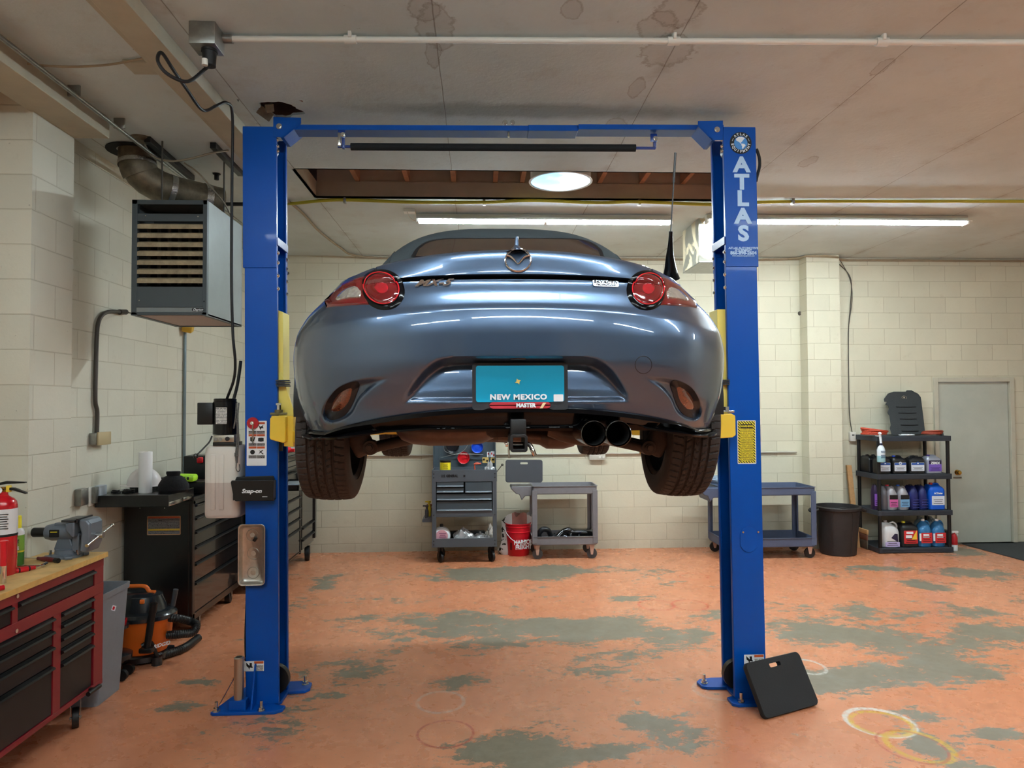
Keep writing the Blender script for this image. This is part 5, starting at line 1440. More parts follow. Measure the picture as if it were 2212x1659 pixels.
# ---- wheels ----
def tyre_mesh():
    bm = bmesh.new(); R0 = .308; NA = 432
    prof = []
    for k in range(9): a = k / 8; prof.append((-.1025 + .004 * sin(pi * a) * -1 + (.002 if k == 8 else 0), .218 + .066 * a, 0))      # inner sidewall, radius rising
    for k in range(1, 5): a = radians(180 - 22.5 * k); prof.append((-.0785 + .022 * cos(a), .284 + .018 * sin(a), 1 if k > 2 else 0))
    for k in range(1, 34): x = -.0785 + .157 * k / 34; prof.append((x, .302 + .006 * (1 - (x / .0785) ** 2), 1))
    L = prof + [(-x, r, f) for x, r, f in reversed(prof[:13])]
    gro = (-.048, -.017, .017, .048)
    rows = []
    for i in range(NA):
        th = 2 * pi * i / NA; row = []
        for x, r, f in L:
            rr = r
            if f:
                if min(abs(x - g_) for g_ in gro) < .0052: rr -= .008
                else:
                    ph = th * 60 / (2 * pi)
                    if abs(x) > .05: ph = ph + .10 * sin(abs(x) * 90)
                    elif abs(x) > .02: ph = ph + abs(x) * 22 * (1 if x > 0 else -1) + .3
                    else: ph = ph * 1 + abs(x) * 45
                    if (ph % 1) < .16: rr -= .0045
            row.append(V(x, rr * cos(th), rr * sin(th)))
        rows.append(row)
    VR = [[bm.verts.new(p) for p in row] for row in rows]
    for i in range(NA):
        a, b = VR[i], VR[(i + 1) % NA]
        for k in range(len(a) - 1): bm.faces.new((a[k], a[k + 1], b[k + 1], b[k]))
    return bm
def make_wheel(loc, camber=0):
    w = tyre_mesh(); 
    o = obj('wheel', bmesh.new(), M_rim, car)
    bpy.data.objects.remove(o)
    e = bpy.data.objects.new('wheel', None); COL.objects.link(e); e.parent = car; e.location = Vector(loc) - ORG[car.name]
    ORG[e.name] = Vector((0, 0, 0))
    obj('tyre', w, M_tyre, e, ang=30)
    bm = bmesh.new(); lathe(bm, [(.218, -.100), (.222, -.094), (.205, -.085), (.196, -.06), (.190, .0), (.196, .05), (.206, .085), (.222, .094), (.218, .100), (.200, .09), (.188, .05), (.184, 0), (.19, -.06), (.20, -.088)], (0, 0, 0), (1, 0, 0), 64, True)
    rim = obj('rim', bm, M_rim, e)
    bm = bmesh.new()
    for k in range(10):
        a = 2 * pi * k / 10
        prism(bm, [V(.045, .05 * cos(a - .22), .05 * sin(a - .22)), V(.075, .192 * cos(a - .07), .192 * sin(a - .07)), V(.075, .192 * cos(a + .07), .192 * sin(a + .07)), V(.045, .05 * cos(a + .22), .05 * sin(a + .22))], (.012, 0, 0))
    cyl(bm, (.035, 0, 0), (.065, 0, 0), .065); obj('spokes', bm, M_rim, e)
    bm = bmesh.new(); cyl(bm, (-.012, 0, 0), (.008, 0, 0), .140, seg=48); cyl(bm, (-.03, 0, 0), (.035, 0, 0), .07); obj('brake_disc', bm, M_rust, e)
    bm = bmesh.new(); box(bm, (-.01, -.10, .06), (.085, .05, .11), Euler((.5, 0, 0)).to_matrix(), .012); obj('brake_caliper', bm, M_under, e)
    return e
RT = .7525
w0 = make_wheel((XC + RT, 3.13, 1.706))
w0.rotation_euler = (0, radians(2.2), 0)
for loc, flip, cam_ in (((XC - RT, 3.13, 1.706), True, 2.2), ((XC + .7475, 5.44, 1.722), False, 1.0), ((XC - .7475, 5.44, 1.722), True, 1.0)):
    c = copy_tree(w0, car); c.location = Vector(loc) - ORG[car.name]; c.rotation_euler = (0, radians(cam_), 0) if not flip else (0, radians(-cam_), pi)
# ---- suspension, exhaust, hitch ----
def P(px, py, Y): return PY(px, py, Y)
for sg, hp in ((-1, (783, 968)), (1, (1419, 968))):
    h_ = P(hp[0], hp[1], 2.86)
    h_ = V(XC + sg * .565, 2.90, h_.z)
    bm = bmesh.new(); cyl(bm, h_ + V(0, -.028, 0), h_ + V(0, .04, 0), .030, seg=28); cyl(bm, h_ + V(0, -.036, 0), h_ + V(0, -.028, 0), .018, seg=20)
    box(bm, h_ + V(sg * .045, .02, .025), (.09, .05, .12), Euler((0, sg * .5, 0)).to_matrix(), .018, 3)
    obj('wheel_carrier', bm, M_under, car, bev=.002)
    bm = bmesh.new(); cyl(bm, h_ + V(0, -.046, 0), h_ + V(0, -.036, 0), .012, seg=6); obj('arm_bolt', bm, M_rust, car)
    bm = bmesh.new(); tube(bm, [h_ + V(-sg * .02, 0, .0), V(XC + sg * .40, 2.93, h_.z + .03), V(XC + sg * .26, 2.95, h_.z + .05)], .020, 12); obj('control_arm', bm, M_under, car)
    bm = bmesh.new(); tube(bm, [V(XC + sg * .60, 3.06, 1.63), V(XC + sg * .42, 3.08, 1.665), V(XC + sg * .24, 3.10, 1.685)], .017, 12); obj('control_arm', bm, M_under, car)
    bm = bmesh.new(); cyl(bm, V(XC + sg * .60, 3.13, 1.706), V(XC + sg * .22, 3.13, 1.74), .016, seg=16); obj('drive_shaft', bm, M_under, car)
    bm = bmesh.new(); cyl(bm, V(XC + sg * .53, 3.0, 1.70), V(XC + sg * .50, 3.02, 2.05), .035, seg=24); obj('damper', bm, M_satin, car)
# rear silencer: long flattened can behind the valance
def can(name, pts, rx, rz, m, ribs=()):
    """closed tube with oval section along X"""
    bm = bmesh.new(); R = []
    for x, y, z, k in pts:
        R.append([bm.verts.new(V(x, y + rx * k * cos(a), z + rz * k * sin(a))) for a in [2 * pi * q / 32 for q in range(32)]])
    for a, b in zip(R, R[1:]):
        for q in range(32): bm.faces.new((a[q], a[(q + 1) % 32], b[(q + 1) % 32], b[q]))
    bm.faces.new(R[0][::-1]); bm.faces.new(R[-1]); return obj(name, bm, m, car)
c0, c1 = P(858, 932, 2.68), P(1075, 932, 2.68)
zc_ = 1.712
can('rear_silencer', [(c0.x, 2.68, zc_, .2), (c0.x + .02, 2.68, zc_, .62), (c0.x + .06, 2.68, zc_, .88), (c0.x + .12, 2.68, zc_, 1), (c1.x - .14, 2.68, zc_, 1), (c1.x - .06, 2.68, zc_, .88), (c1.x, 2.68, zc_ + .01, .6), (c1.x + .06, 2.68, zc_ + .02, .5)], .15, .058, M_rust)
can('exhaust_resonator', [(P(1075, 940, 2.75).x, 2.75, 1.69, .5), (P(1120, 940, 2.75).x, 2.75, 1.69, .62), (P(1165, 940, 2.75).x, 2.75, 1.682, .66), (P(1180, 940, 2.75).x, 2.75, 1.678, .9), (P(1215, 940, 2.75).x, 2.75, 1.678, .93), (P(1238, 940, 2.75).x, 2.75, 1.685, .85), (P(1246, 940, 2.75).x, 2.75, 1.69, .55)], .10, .048, M_rust)
bm = bmesh.new(); tube(bm, [P(1190, 925, 2.62), P(1225, 938, 2.60), P(1262, 944, 2.55), P(1290, 940, 2.45)], .032, 14); tube(bm, [P(1262, 944, 2.60), P(1310, 944, 2.55), P(1340, 940, 2.45)], .030, 14); obj('exhaust_pipe', bm, M_rust, car)
can('subframe', [(P(980, 925, 2.9).x, 2.9, 1.715, .7), (P(1040, 930, 2.9).x, 2.9, 1.69, 1), (P(1130, 930, 2.9).x, 2.9, 1.685, 1), (P(1260, 930, 2.9).x, 2.9, 1.69, 1), (P(1330, 925, 2.9).x, 2.9, 1.715, .7)], .12, .035, M_under)
bm = bmesh.new(); prism(bm, [P(1049, 930, 2.48), P(1052, 940, 2.48), P(1060, 946, 2.48), P(1106, 947, 2.48), P(1106, 930, 2.48)], (0, .012, 0)); brk = obj('hitch_bracket', bm, M_rust, car, bev=.003)
for px in (1066, 1094):
    bm = bmesh.new(); cyl(bm, P(px, 939, 2.48), P(px, 939, 2.462), .010, seg=16); obj('bracket_bolt', bm, M_rust, brk)
# exhaust tips
for px in (1283, 1336):
    c = P(px, 937, 2.235)
    bm = bmesh.new(); lathe(bm, [(.0405, .012), (.0418, .004), (.0415, -.002), (.0395, -.004), (.0360, .003), (.0350, .03), (.0345, .20), (0, .20)], c, (0, 1, 0), 40); lathe(bm, [(.0415, .004), (.041, .06), (.040, .22)], c, (0, 1, 0), 40); tp = obj('exhaust_tip', bm, M_dchrome, car)
    bm = bmesh.new(); lathe(bm, [(.0358, .006), (.0348, .03), (.0343, .19), (0, .19)], c + V(0, -.0005, 0), (0, 1, 0), 40); obj('tip_lining', bm, mat('sooty_pipe', rgb(12, 12, 13), .7), tp)
# tow hitch receiver
a = P(1121, 958, 2.235)
M_powder = mat('black_powder_coat', rgb(18, 18, 19), .5)
bm = bmesh.new()
Wp = .0275
out_ = [(a_, b_) for a_, b_ in rrect(Wp * 2, Wp * 2, .009, 5)]; inn = [(a_, b_) for a_, b_ in rrect(Wp * 2 - .018, Wp * 2 - .018, .004, 5)]
def sq(y0_, y1_):
    O0 = [bm.verts.new(a + V(u, y0_, w)) for u, w in out_]; I0 = [bm.verts.new(a + V(u, y0_, w)) for u, w in inn]; O1 = [bm.verts.new(a + V(u, y1_, w)) for u, w in out_]; I1 = [bm.verts.new(a + V(u, y1_, w)) for u, w in inn]
    N = len(O0)
    for k in range(N):
        k2 = (k + 1) % N
        bm.faces.new((O0[k], O0[k2], I0[k2], I0[k])); bm.faces.new((O0[k], O0[k2], O1[k2], O1[k])); bm.faces.new((I0[k], I0[k2], I1[k2], I1[k])); bm.faces.new((O1[k], O1[k2], I1[k2], I1[k]))
sq(0, .20)
hr = obj('hitch_receiver', bm, M_powder, car, bev=.001)
bm = bmesh.new(); b0, b1 = P(1103, 906, 2.25), P(1137, 942, 2.25)
box2(bm, (b0.x, 2.25, b1.z), (b1.x, 2.30, b0.z), .004); box2(bm, (b0.x + .006, 2.27, b1.z), (b1.x - .006, 2.8, b1.z + .03), .003); obj('hitch_drawbar', bm, M_powder, hr)
bm = bmesh.new(); cyl(bm, P(1092, 960, 2.30), P(1142, 960, 2.30), .0075, seg=14); tube(bm, [P(1140, 959, 2.30), P(1146, 963, 2.29), P(1150, 972, 2.28), P(1155, 984, 2.28)], .0075, 12); obj('hitch_pin', bm, M_chrome, hr)
bm = bmesh.new(); tube(bm, [P(1091, 958, 2.30), P(1098, 957, 2.29), P(1099, 975, 2.29), P(1100, 990, 2.29)], .003, 8); obj('hitch_clip', bm, M_chrome, hr)
# ================================================================== LEFT SIDE OF THE SHOP
M_red = mat('red_cabinet_enamel', rgb(128, 22, 34), .38, coat=.25)
M_drw = mat('black_textured_drawer', rgb(28, 27, 28), .42, bump=.06, bscale=300)
M_ply = mat('worn_plywood', rgb(206, 168, 108), .6, noise=.22, nscale=7)
M_plye = mat('plywood_edge', rgb(214, 172, 100), .6, noise=.12, nscale=30)
FX = -2.22
def FZ(px, py): q = PX(px, py, FX); return q.y, q.z
t = thing('tool_bench', 'red rolling tool bench with black drawers and a plywood top at the left edge', 'tool cabinet', (-2.4, 3.5, 0))
Y0c, Y1c = 2.55, FZ(224, 1250)[0]
zT = FZ(222, 1205)[1]; zB = FZ(219, 1477)[1]
XB = -2.575
bm = bmesh.new()
fr_ = .02
box2(bm, (XB, Y0c, zB), (FX - .03, Y1c, zT), .004)
# front frame as rails and stiles
def rail(y0, y1, z0, z1): box2(bm, (FX - .032, y0, z0), (FX, y1, z1), .002)
yr1, z1a = FZ(205, 1230); _, z1b = FZ(204, 1265)
yb0 = FZ(117, 1300)[0]; yb1 = FZ(133, 1300)[0]; yu0 = FZ(27, 1330)[0]; yu1 = FZ(39, 1330)[0]
zlo = FZ(200, 1481)[1]; zL0 = FZ(201, 1289)[1]
rail(Y0c, Y1c, z1a, zT); rail(Y0c, Y1c, zL0, z1b); rail(Y0c, Y1c, zB, zlo)
for ya_, yb_, za_, zb_ in ((yr1, Y1c - .001, zL0 + .001, z1a - .001), (yr1, Y1c - .001, zlo, zL0), (yb0, yb1, zlo, zL0), (yu0, yu1, z1b, z1a), (Y0c, Y0c + .05, zlo, z1a)): box2(bm, (FX - .031, ya_, za_ - .002), (FX - .0015, yb_, zb_ + .002))
obj('cabinet_frame', bm, M_red, t, smooth=False)
def drawer(y0, y1, z0, z1, lip=True, par=t, m=M_drw, X=FX):
    bm = bmesh.new(); box2(bm, (X - .03, y0 + .003, z0 + .003), (X - .006, y1 - .003, z1 - .003), .002)
    d = obj('drawer', bm, m, par, smooth=False)
    if lip:
        bm = bmesh.new(); prism(bm, [(X - .006, y0 + .004, z1 - .004), (X + .012, y0 + .004, z1 - .010), (X + .016, y0 + .004, z1 - .019), (X + .010, y0 + .004, z1 - .022), (X - .006, y0 + .004, z1 - .030)], (0, y1 - y0 - .008, 0))
        obj('drawer_pull', bm, M_bl_sat, d, smooth=False)
    return d
drawer(yu1, yr1, z1b, z1a); drawer(Y0c + .05, yu0, z1b, z1a)
zr = [FZ(201, r)[1] for r in (1289, 1312, 1338, 1363, 1389)] + [zlo]
y_r1 = FZ(201, 1350)[0]
for a, b in zip(zr, zr[1:]): drawer(yb1, y_r1, b, a)
zl = [FZ(110, r)[1] for r in (1338, 1363, 1397, 1440)] + [zlo]
for a, b in zip([zL0] + zl[1:], zl[1:]): drawer(Y0c + .05, yb0, b, a)
bm = bmesh.new()
for px, py in ((37, 1288), (35, 1363)): 
    q = PX(px, py, FX + .001); cyl(bm, q, q + V(.004, 0, 0), .010, seg=20)
    obj('cabinet_lock', bm, M_zinc, t); bm = bmesh.new()
bm.free()
bm = bmesh.new(); q = PX(205, 1489, FX + .03); cyl(bm, q + V(0, -.07, 0), q + V(0, .05, 0), .013, seg=16); box2(bm, (FX - .01, q.y - .01, q.z - .008), (q.x, q.y + .01, q.z + .008)); obj('push_handle', bm, M_bl_sat, t)
bm = bmesh.new(); box2(bm, (XB - .002, Y0c - .02, zT), (FX + .012, Y1c + .02, zT + .030), .002)
top = obj('plywood_top', bm, M_ply, t, smooth=False)
bm = bmesh.new(); box2(bm, (FX + .012, Y0c - .02, zT + .001), (FX + .014, Y1c + .02, zT + .029)); obj('plywood_edge', bm, M_plye, top, smooth=False)
zW = zT + .030
def caster(x, y, r, par, zt=None, m=None, fork=M_galv, w=.03, rot=0):
    bm = bmesh.new(); c, s = cos(rot), sin(rot); ax = V(c, s, 0)
    cyl(bm, V(x, y, r) - ax * w / 2, V(x, y, r) + ax * w / 2, r, seg=32); o = obj('caster', bm, m or M_blk, par, bev=.003)
    bm = bmesh.new(); zt = zt or 2 * r + .02
    for k in (-1, 1):
        p = V(x, y, 0) + ax * k * (w / 2 + .006)
        prism(bm, [p + V(-s * a, c * a, b) for a, b in ((-.012, r - .012), (.012, r - .012), (.030, zt), (-.030, zt))], ax * .003 * k)
    box(bm, (x, y, zt), (w + .03 if abs(c) > .5 else .06, .06 if abs(c) > .5 else w + .03, .006)); cyl(bm, V(x, y, r) - ax * (w / 2 + .012), V(x, y, r) + ax * (w / 2 + .012), .006, seg=10)
    obj('caster_fork', bm, fork, o, smooth=False)
for y in (Y0c + .12, Y1c - .17):
    for x in (XB + .06, FX - .06): caster(x, y, .055, t, zB, w=.035, rot=.5)
# --- things on the bench
def onbench(px, py): return PZ(px, py, zW)
# vise
q = onbench(140, 1203); q = V(-2.37, 4.22, zW)
M_vise = mat('vise_grey_enamel', rgb(104, 112, 122), .38, .2)
vz = thing('bench_vise', 'grey bench vise bolted to the far end of the plywood bench top', 'vise', q)
sc_ = .0027
def vp(a, b, y): return PY(a, b, y)
bm = bmesh.new(); lathe(bm, [(0, 0), (.085, 0), (.085, .014), (.062, .022), (.060, .045), (.050, .050), (0, .050)], q, (0, 0, 1), 32)
for a in (.5, 2.1, 3.7, 5.3): box(bm, q + V(.085 * cos(a), .085 * sin(a), .009), (.05, .04, .018), Euler((0, 0, a)).to_matrix(), .006)
obj('swivel_base', bm, M_vise, vz)
bm = bmesh.new(); prism(bm, [q + V(-.060, -.03, .045), q + V(.055, -.03, .045), q + V(.030, -.03, .115), q + V(-.035, -.03, .115)], (0, .06, 0)); 
prism(bm, [q + V(.045, -.035, .040), q + V(.085, -.035, .02), q + V(.085, -.035, .14), q + V(.045, -.035, .14)], (0, .07, 0))
obj('pedestal', bm, M_vise, vz, bev=.006)
ax0 = q + V(-.02, 0, .142)
bm = bmesh.new(); cyl(bm, ax0 + V(-.06, 0, 0), ax0 + V(.07, 0, 0), .048, .048, 32); cyl(bm, ax0 + V(-.09, 0, 0), ax0 + V(-.06, 0, 0), .040, .048, 32); box(bm, ax0 + V(.0, 0, .045), (.08, .05, .02), None, .005); obj('vise_body', bm, M_vise, vz)
bm = bmesh.new(); cyl(bm, ax0 + V(-.165, 0, 0), ax0 + V(-.08, 0, 0), .027, seg=24); cyl(bm, ax0 + V(-.17, 0, 0), ax0 + V(-.165, 0, 0), .024, .027, 24); obj('slide_tube', bm, M_bl_sat, vz)
bm = bmesh.new(); prism(bm, [ax0 + V(.05, -.075, .06), ax0 + V(.05, -.075, .02), ax0 + V(.085, -.075, -.02), ax0 + V(.10, -.075, -.02), ax0 + V(.10, -.075, .07)], (0, .15, 0)); obj('fixed_jaw', bm, M_vise, vz, bev=.008)
bm = bmesh.new(); prism(bm, [ax0 + V(.122, -.07, .08), ax0 + V(.122, -.07, .045), ax0 + V(.135, -.07, .0), ax0 + V(.125, -.07, -.10), ax0 + V(.165, -.07, -.11), ax0 + V(.185, -.07, -.06), ax0 + V(.185, -.07, .055), ax0 + V(.165, -.07, .08)], (0, .14, 0)); obj('moving_jaw', bm, M_vise, vz, bev=.010)
bm = bmesh.new(); box2(bm, ax0 + V(.03, -.08, .066), ax0 + V(.104, .08, .080), .003); box2(bm, ax0 + V(.112, -.078, .062), ax0 + V(.122, .078, .086)); cyl(bm, ax0 + V(.06, 0, -.02), ax0 + V(.14, 0, -.02), .03, seg=20); obj('jaw_plates', bm, mat('dark_steel', rgb(70, 72, 76), .35, .8), vz)
bm = bmesh.new(); cyl(bm, ax0 + V(.185, -.0, -.02), ax0 + V(.225, 0, -.02), .017, seg=20); cyl(bm, ax0 + V(.205, -.13, -.052), ax0 + V(.205, .13, .012), .006, seg=12)
for s_ in (-1, 1):
    cyl(bm, ax0 + V(.205, s_ * .13, -.02 + s_ * .032), ax0 + V(.205, s_ * .14, -.02 + s_ * .0345), .010, seg=12)
hb_ = obj('screw_handle', bm, M_zinc, vz)
bm = bmesh.new(); prism(bm, [ax0 + V(-.025 + a, -.0488, b) for a, b in rrect(.055, .042, .005, 3)], (0, .002, 0)); pl_ = obj('name_plate', bm, M_bkprint, vz, smooth=False)
bm = bmesh.new(); box2(bm, ax0 + V(-.046, -.0496, .006), ax0 + V(-.008, -.0488, .010)); obj('yellow_print', bm, M_yprint, pl_)
bm = bmesh.new()
for dx in (-.075, .075): cyl(bm, q + V(dx, -.03, .018), q + V(dx, -.03, .045), .008, seg=6)
obj('hold_bolt', bm, M_zinc, vz)
# fire extinguisher
e = V(-2.475, 3.86, zW); e = V(-2.46, 3.80, zW)
M_rp = mat('extinguisher_red', rgb(186, 14, 28), .25, coat=.6)
fe = thing('fire_extinguisher', 'red fire extinguisher with white label standing on the plywood bench top', 'fire extinguisher', e)
rE = .066; ezt = .39
bm = bmesh.new(); lathe(bm, [(0, 0), (rE - .004, 0), (rE, .006), (rE, ezt - .035), (rE * .94, ezt - .015), (rE * .75, ezt), (.03, ezt + .012), (.024, ezt + .02), (.024, ezt + .035), (0, ezt + .035)], e, (0, 0, 1), 40); obj('cylinder', bm, M_rp, fe)
bm = bmesh.new(); lathe(bm, [(rE + .0012, ezt - .18), (rE + .0012, ezt - .05)], e, (0, 0, 1), 48); lb_ = obj('label', bm, mat('label_white', rgb(220, 220, 220), .4), fe)
bm = bmesh.new(); lathe(bm, [(rE + .0018, ezt - .19), (rE + .0018, ezt - .178)], e, (0, 0, 1), 48); obj('label_band', bm, M_bkprint, lb_)
th0 = atan2(-1, .55)
bm = bmesh.new()
for k in range(7):
    a = th0; w_ = .05 if k % 2 else .06
    p = e + V(cos(a), sin(a), 0) * (rE + .002); x_ = V(-sin(a), cos(a), 0)
    box(bm, p + V(0, 0, ezt - .075 - k * .012) , (w_, .001, .004), Matrix.Rotation(a + pi / 2, 3, 'Z'))
obj('label_print', bm, M_bkprint, lb_)
bm = bmesh.new(); cyl(bm, e + V(0, 0, ezt + .03), e + V(0, 0, ezt + .06), .018, seg=20); cyl(bm, e + V(.0, -.03, ezt + .045), e + V(0, .02, ezt + .045), .014, seg=16); obj('valve', bm, M_brass, fe)
bm = bmesh.new(); cyl(bm, e + V(.0, -.036, ezt + .045), e + V(0, -.03, ezt + .045), .017, seg=24); obj('gauge', bm, M_wh, fe)
bm = bmesh.new(); prism(bm, [e + V(-.05, -.01, ezt + .075), e + V(.02, -.01, ezt + .09), e + V(.115, -.01, ezt + .085), e + V(.115, -.01, ezt + .078), e + V(.02, -.01, ezt + .075), e + V(-.05, -.01, ezt + .062)], (0, .02, 0)); prism(bm, [e + V(0, -.01, ezt + .06), e + V(.06, -.01, ezt + .055), e + V(.12, -.01, ezt + .03), e + V(.12, -.01, ezt + .022), e + V(.055, -.01, ezt + .042), e + V(0, -.01, ezt + .045)], (0, .02, 0)); obj('squeeze_levers', bm, M_bl_sat, fe, smooth=False, bev=.002)
bm = bmesh.new(); box(bm, e + V(.03, .0, ezt + .05), (.02, .022, .035), None, .004); obj('safety_tag', bm, M_yl, fe)
# aerosol can
a0 = V(-2.50, 3.985, zW); s_ = PY(37, 1192, 3.985); a0.x = s_.x
ac = thing('aerosol_can', 'green and white lubricant spray can with yellow cap behind the fire extinguisher', 'spray can', a0)
hC = PY(37, 1140, 3.985).z - zW
g = NT('printed_can', .3); geo = g.n('ShaderNodeNewGeometry'); sp = g.n('ShaderNodeSeparateXYZ'); g.l(geo.outputs['Position'], sp.inputs[0])
f = g.math('DIVIDE', g.math('SUBTRACT', sp.outputs[2], zW), hC)
c_ = g.mix(g.math('GREATER_THAN', f, .82), rgb(120, 160, 60), rgb(225, 225, 225)); c_ = g.mix(g.math('LESS_THAN', f, .38), c_, rgb(66, 130, 52)); c_ = g.mix(g.math('LESS_THAN', g.math('ABSOLUTE', g.math('SUBTRACT', f, .40)), .02), c_, rgb(220, 200, 40)); c_ = g.mix(g.math('LESS_THAN', f, .04), c_, rgb(220, 220, 220))
g.l(c_, g.b.inputs['Base Color'])
bm = bmesh.new(); lathe(bm, [(0, 0), (.031, 0), (.033, .004), (.033, hC - .025), (.028, hC - .008), (.018, hC), (0, hC)], a0, (0, 0, 1), 32); obj('can', bm, g.m, ac)
hT = PY(37, 1114, 3.985).z - zW
bm = bmesh.new(); lathe(bm, [(.019, hC - .004), (.019, hT - .003), (.016, hT), (0, hT)], a0, (0, 0, 1), 24); obj('cap', bm, M_yprint, ac)
text('can_print', 'BLAST', .026, a0 + V(.004, -.0335, hC * .66), M_bkprint, ac, bold=.001, sx=.75, roll=.08)
text('can_print', 'SILICONE', .024, a0 + V(.004, -.0335, hC * .49), M_wh, ac, bold=.001, sx=.50, roll=.08)
# hand tools
M_hr = mat('red_handle', rgb(196, 22, 34), .3)
def driver(p0, p1, p2, label, dark=True):
    p0, p1, p2 = [onbench(*p) + V(0, 0, .013) for p in (p0, p1, p2)]
    t = thing('screwdriver', label, 'screwdriver', V(p1.x, p1.y, zW))
    bm = bmesh.new(); cyl(bm, p0, p1, .0035, seg=10); obj('blade', bm, M_zinc, t)
    bm = bmesh.new(); tube(bm, [p1, p1.lerp(p2, .25), p1.lerp(p2, .5), p1.lerp(p2, .75), p2], lambda u: .013 * (.55 + .9 * sin(pi * min(.85, max(.12, u)))) * .8, 14, 5); obj('handle', bm, mat('maroon_handle', rgb(96, 14, 24), .35) if dark else M_hr, t)
    bm = bmesh.new(); d = (p2 - p1).normalized(); cyl(bm, p2 - d * .012, p2 + d * .016, .0135, seg=16) if dark else cyl(bm, p1.lerp(p2, .25), p1.lerp(p2, .75), .0135, seg=16); obj('grip', bm, M_bl_sat, t)
driver((18, 1209), (82, 1211), (122, 1216), 'long screwdriver with maroon and black handle lying in front of the vise')
driver((95, 1226), (76, 1231), (26, 1240), 'short screwdriver with red and black handle lying on the plywood bench top', False)
# ratchet
p = onbench(30, 1204) + V(0, 0, .012); t = thing('ratchet', 'chrome ratchet wrench lying on the bench behind the screwdrivers', 'ratchet', V(p.x, p.y, zW))
bm = bmesh.new(); cyl(bm, p + V(0, 0, -.012), p + V(0, 0, .012), .018, seg=20); tube(bm, [p, p + V(-.06, -.10, 0), p + V(-.10, -.17, 0)], .007, 10, 0); cyl(bm, p + V(.02, .02, 0), p + V(.04, .035, 0), .012, seg=16); obj('head', bm, M_chrome, t)
p = onbench(7, 1260); t = thing('nut_driver', 'red-handled socket driver standing upright on the bench at the left edge', 'socket driver', p)
bm = bmesh.new(); cyl(bm, p, p + V(0, 0, .085), .014, seg=20); obj('socket', bm, M_chrome, t)
bm = bmesh.new(); cyl(bm, p + V(0, 0, .085), p + V(0, 0, .20), .014, seg=20); cyl(bm, p + V(0, 0, .20), p + V(0, 0, .207), .019, seg=20); obj('handle', bm, M_hr, t)
p = onbench(-4, 1278) + V(0, 0, .014); bm = bmesh.new(); tube(bm, [p + V(-.03, -.06, 0), p, p + V(.012, .02, 0)], .012, 12); tag(obj('pliers', bm, M_hr), 'red rounded plier grip poking onto the bench at the very left edge', 'pliers')
p0 = onbench(20, 1228); bm = bmesh.new(); tube(bm, [p0 + V(0, 0, .006), onbench(60, 1225) + V(0, 0, .006), onbench(96, 1224) + V(0, 0, .006)], .005, 8); cyl(bm, onbench(92, 1226) + V(0, 0, .010), onbench(100, 1221) + V(0, 0, .010), .010, seg=14)
tag(obj('extension_bar', bm, M_chrome), 'chrome extension bar lying between the two screwdrivers', 'extension bar')

# --- grey slim bin
M_bin = mat('grey_bin_plastic', rgb(128, 134, 142), .5, noise=.06, nscale=12)
t = thing('waste_bin', 'tall slim grey plastic bin between the red bench and the orange vacuum', 'bin', (-2.42, 4.62, 0))
bm = bmesh.new()
zt_ = PY(275, 1258, 4.72).z
def bring(w, l, z, r=.03): return [bm.verts.new((-2.415 + a, 4.575 + b, z)) for a, b in rrect(w, l, r, 4)]
R_ = [bring(.225, .29, .0), bring(.225, .29, .004), bring(.285, .36, zt_ - .035), bring(.300, .375, zt_ - .035), bring(.305, .38, zt_), bring(.288, .362, zt_), bring(.28, .35, zt_ - .02), bring(.218, .285, .008)]
for a, b in zip(R_, R_[1:]):
    for k in range(len(a)): bm.faces.new((a[k], a[(k + 1) % len(a)], b[(k + 1) % len(b)], b[k]))
bm.faces.new(R_[0][::-1]); bm.faces.new(R_[-1]); obj('bin_body', bm, M_bin, t, ang=50)
bm = bmesh.new(); p = PY(238, 1318, 4.36)
box(bm, V(p.x, 4.402, p.z), (.022, .002, .030), Euler((0, .3, 0)).to_matrix()); st_ = obj('price_sticker', bm, M_wh, t); 
bm = bmesh.new(); box(bm, V(p.x, 4.4005, p.z), (.012, .001, .020), Euler((0, .3, 0)).to_matrix()); obj('sticker_print', bm, M_hr, st_)

# --- shop vacuum
M_vo = mat('orange_vac_plastic', rgb(222, 108, 34), .4)
M_vk = mat('black_vac_plastic', rgb(30, 34, 38), .22, coat=.3)
VY = 5.22; c = PY(300, 1400, VY); vc = V(c.x, VY, 0)
t = thing('shop_vacuum', 'orange and black wet-dry vacuum with a black hose standing beside the black cabinet', 'vacuum cleaner', vc)
zA_ = PY(300, 1405, VY).z; zB_ = PY(300, 1332, VY).z; zC_ = PY(300, 1278, VY).z
rV = .215
def ell(bm, prof, sx=1.15, sy=.9, cx=vc, n=36):
    R = []
    for r, z in prof: R.append([bm.verts.new((cx.x + r * sx * cos(2 * pi * k / n), cx.y + r * sy * sin(2 * pi * k / n), z)) for k in range(n)] if r > .001 else [bm.verts.new((cx.x, cx.y, z))])
    for a, b in zip(R, R[1:]):
        for k in range(n):
            if len(b) == 1: bm.faces.new((a[k], a[(k + 1) % n], b[0]))
            elif len(a) == 1: bm.faces.new((a[0], b[k], b[(k + 1) % n]))
            else: bm.faces.new((a[k], a[(k + 1) % n], b[(k + 1) % n], b[k]))
bm = bmesh.new(); ell(bm, [(0, zA_), (.15, zA_), (.165, zA_ + .01), (.182, zA_ + .09), (.188, zA_ + .10), (.200, zB_ - .01), (.205, zB_), (0, zB_)]); obj('drum', bm, M_vo, t)
bm = bmesh.new(); ell(bm, [(.205, zB_), (.222, zB_ + .004), (.222, zB_ + .03), (.205, zB_ + .05), (.165, zB_ + .06), (.155, zB_ + .10), (.135, zC_ - .02), (.10, zC_), (0, zC_ + .005)]); obj('motor_lid', bm, M_vk, t)
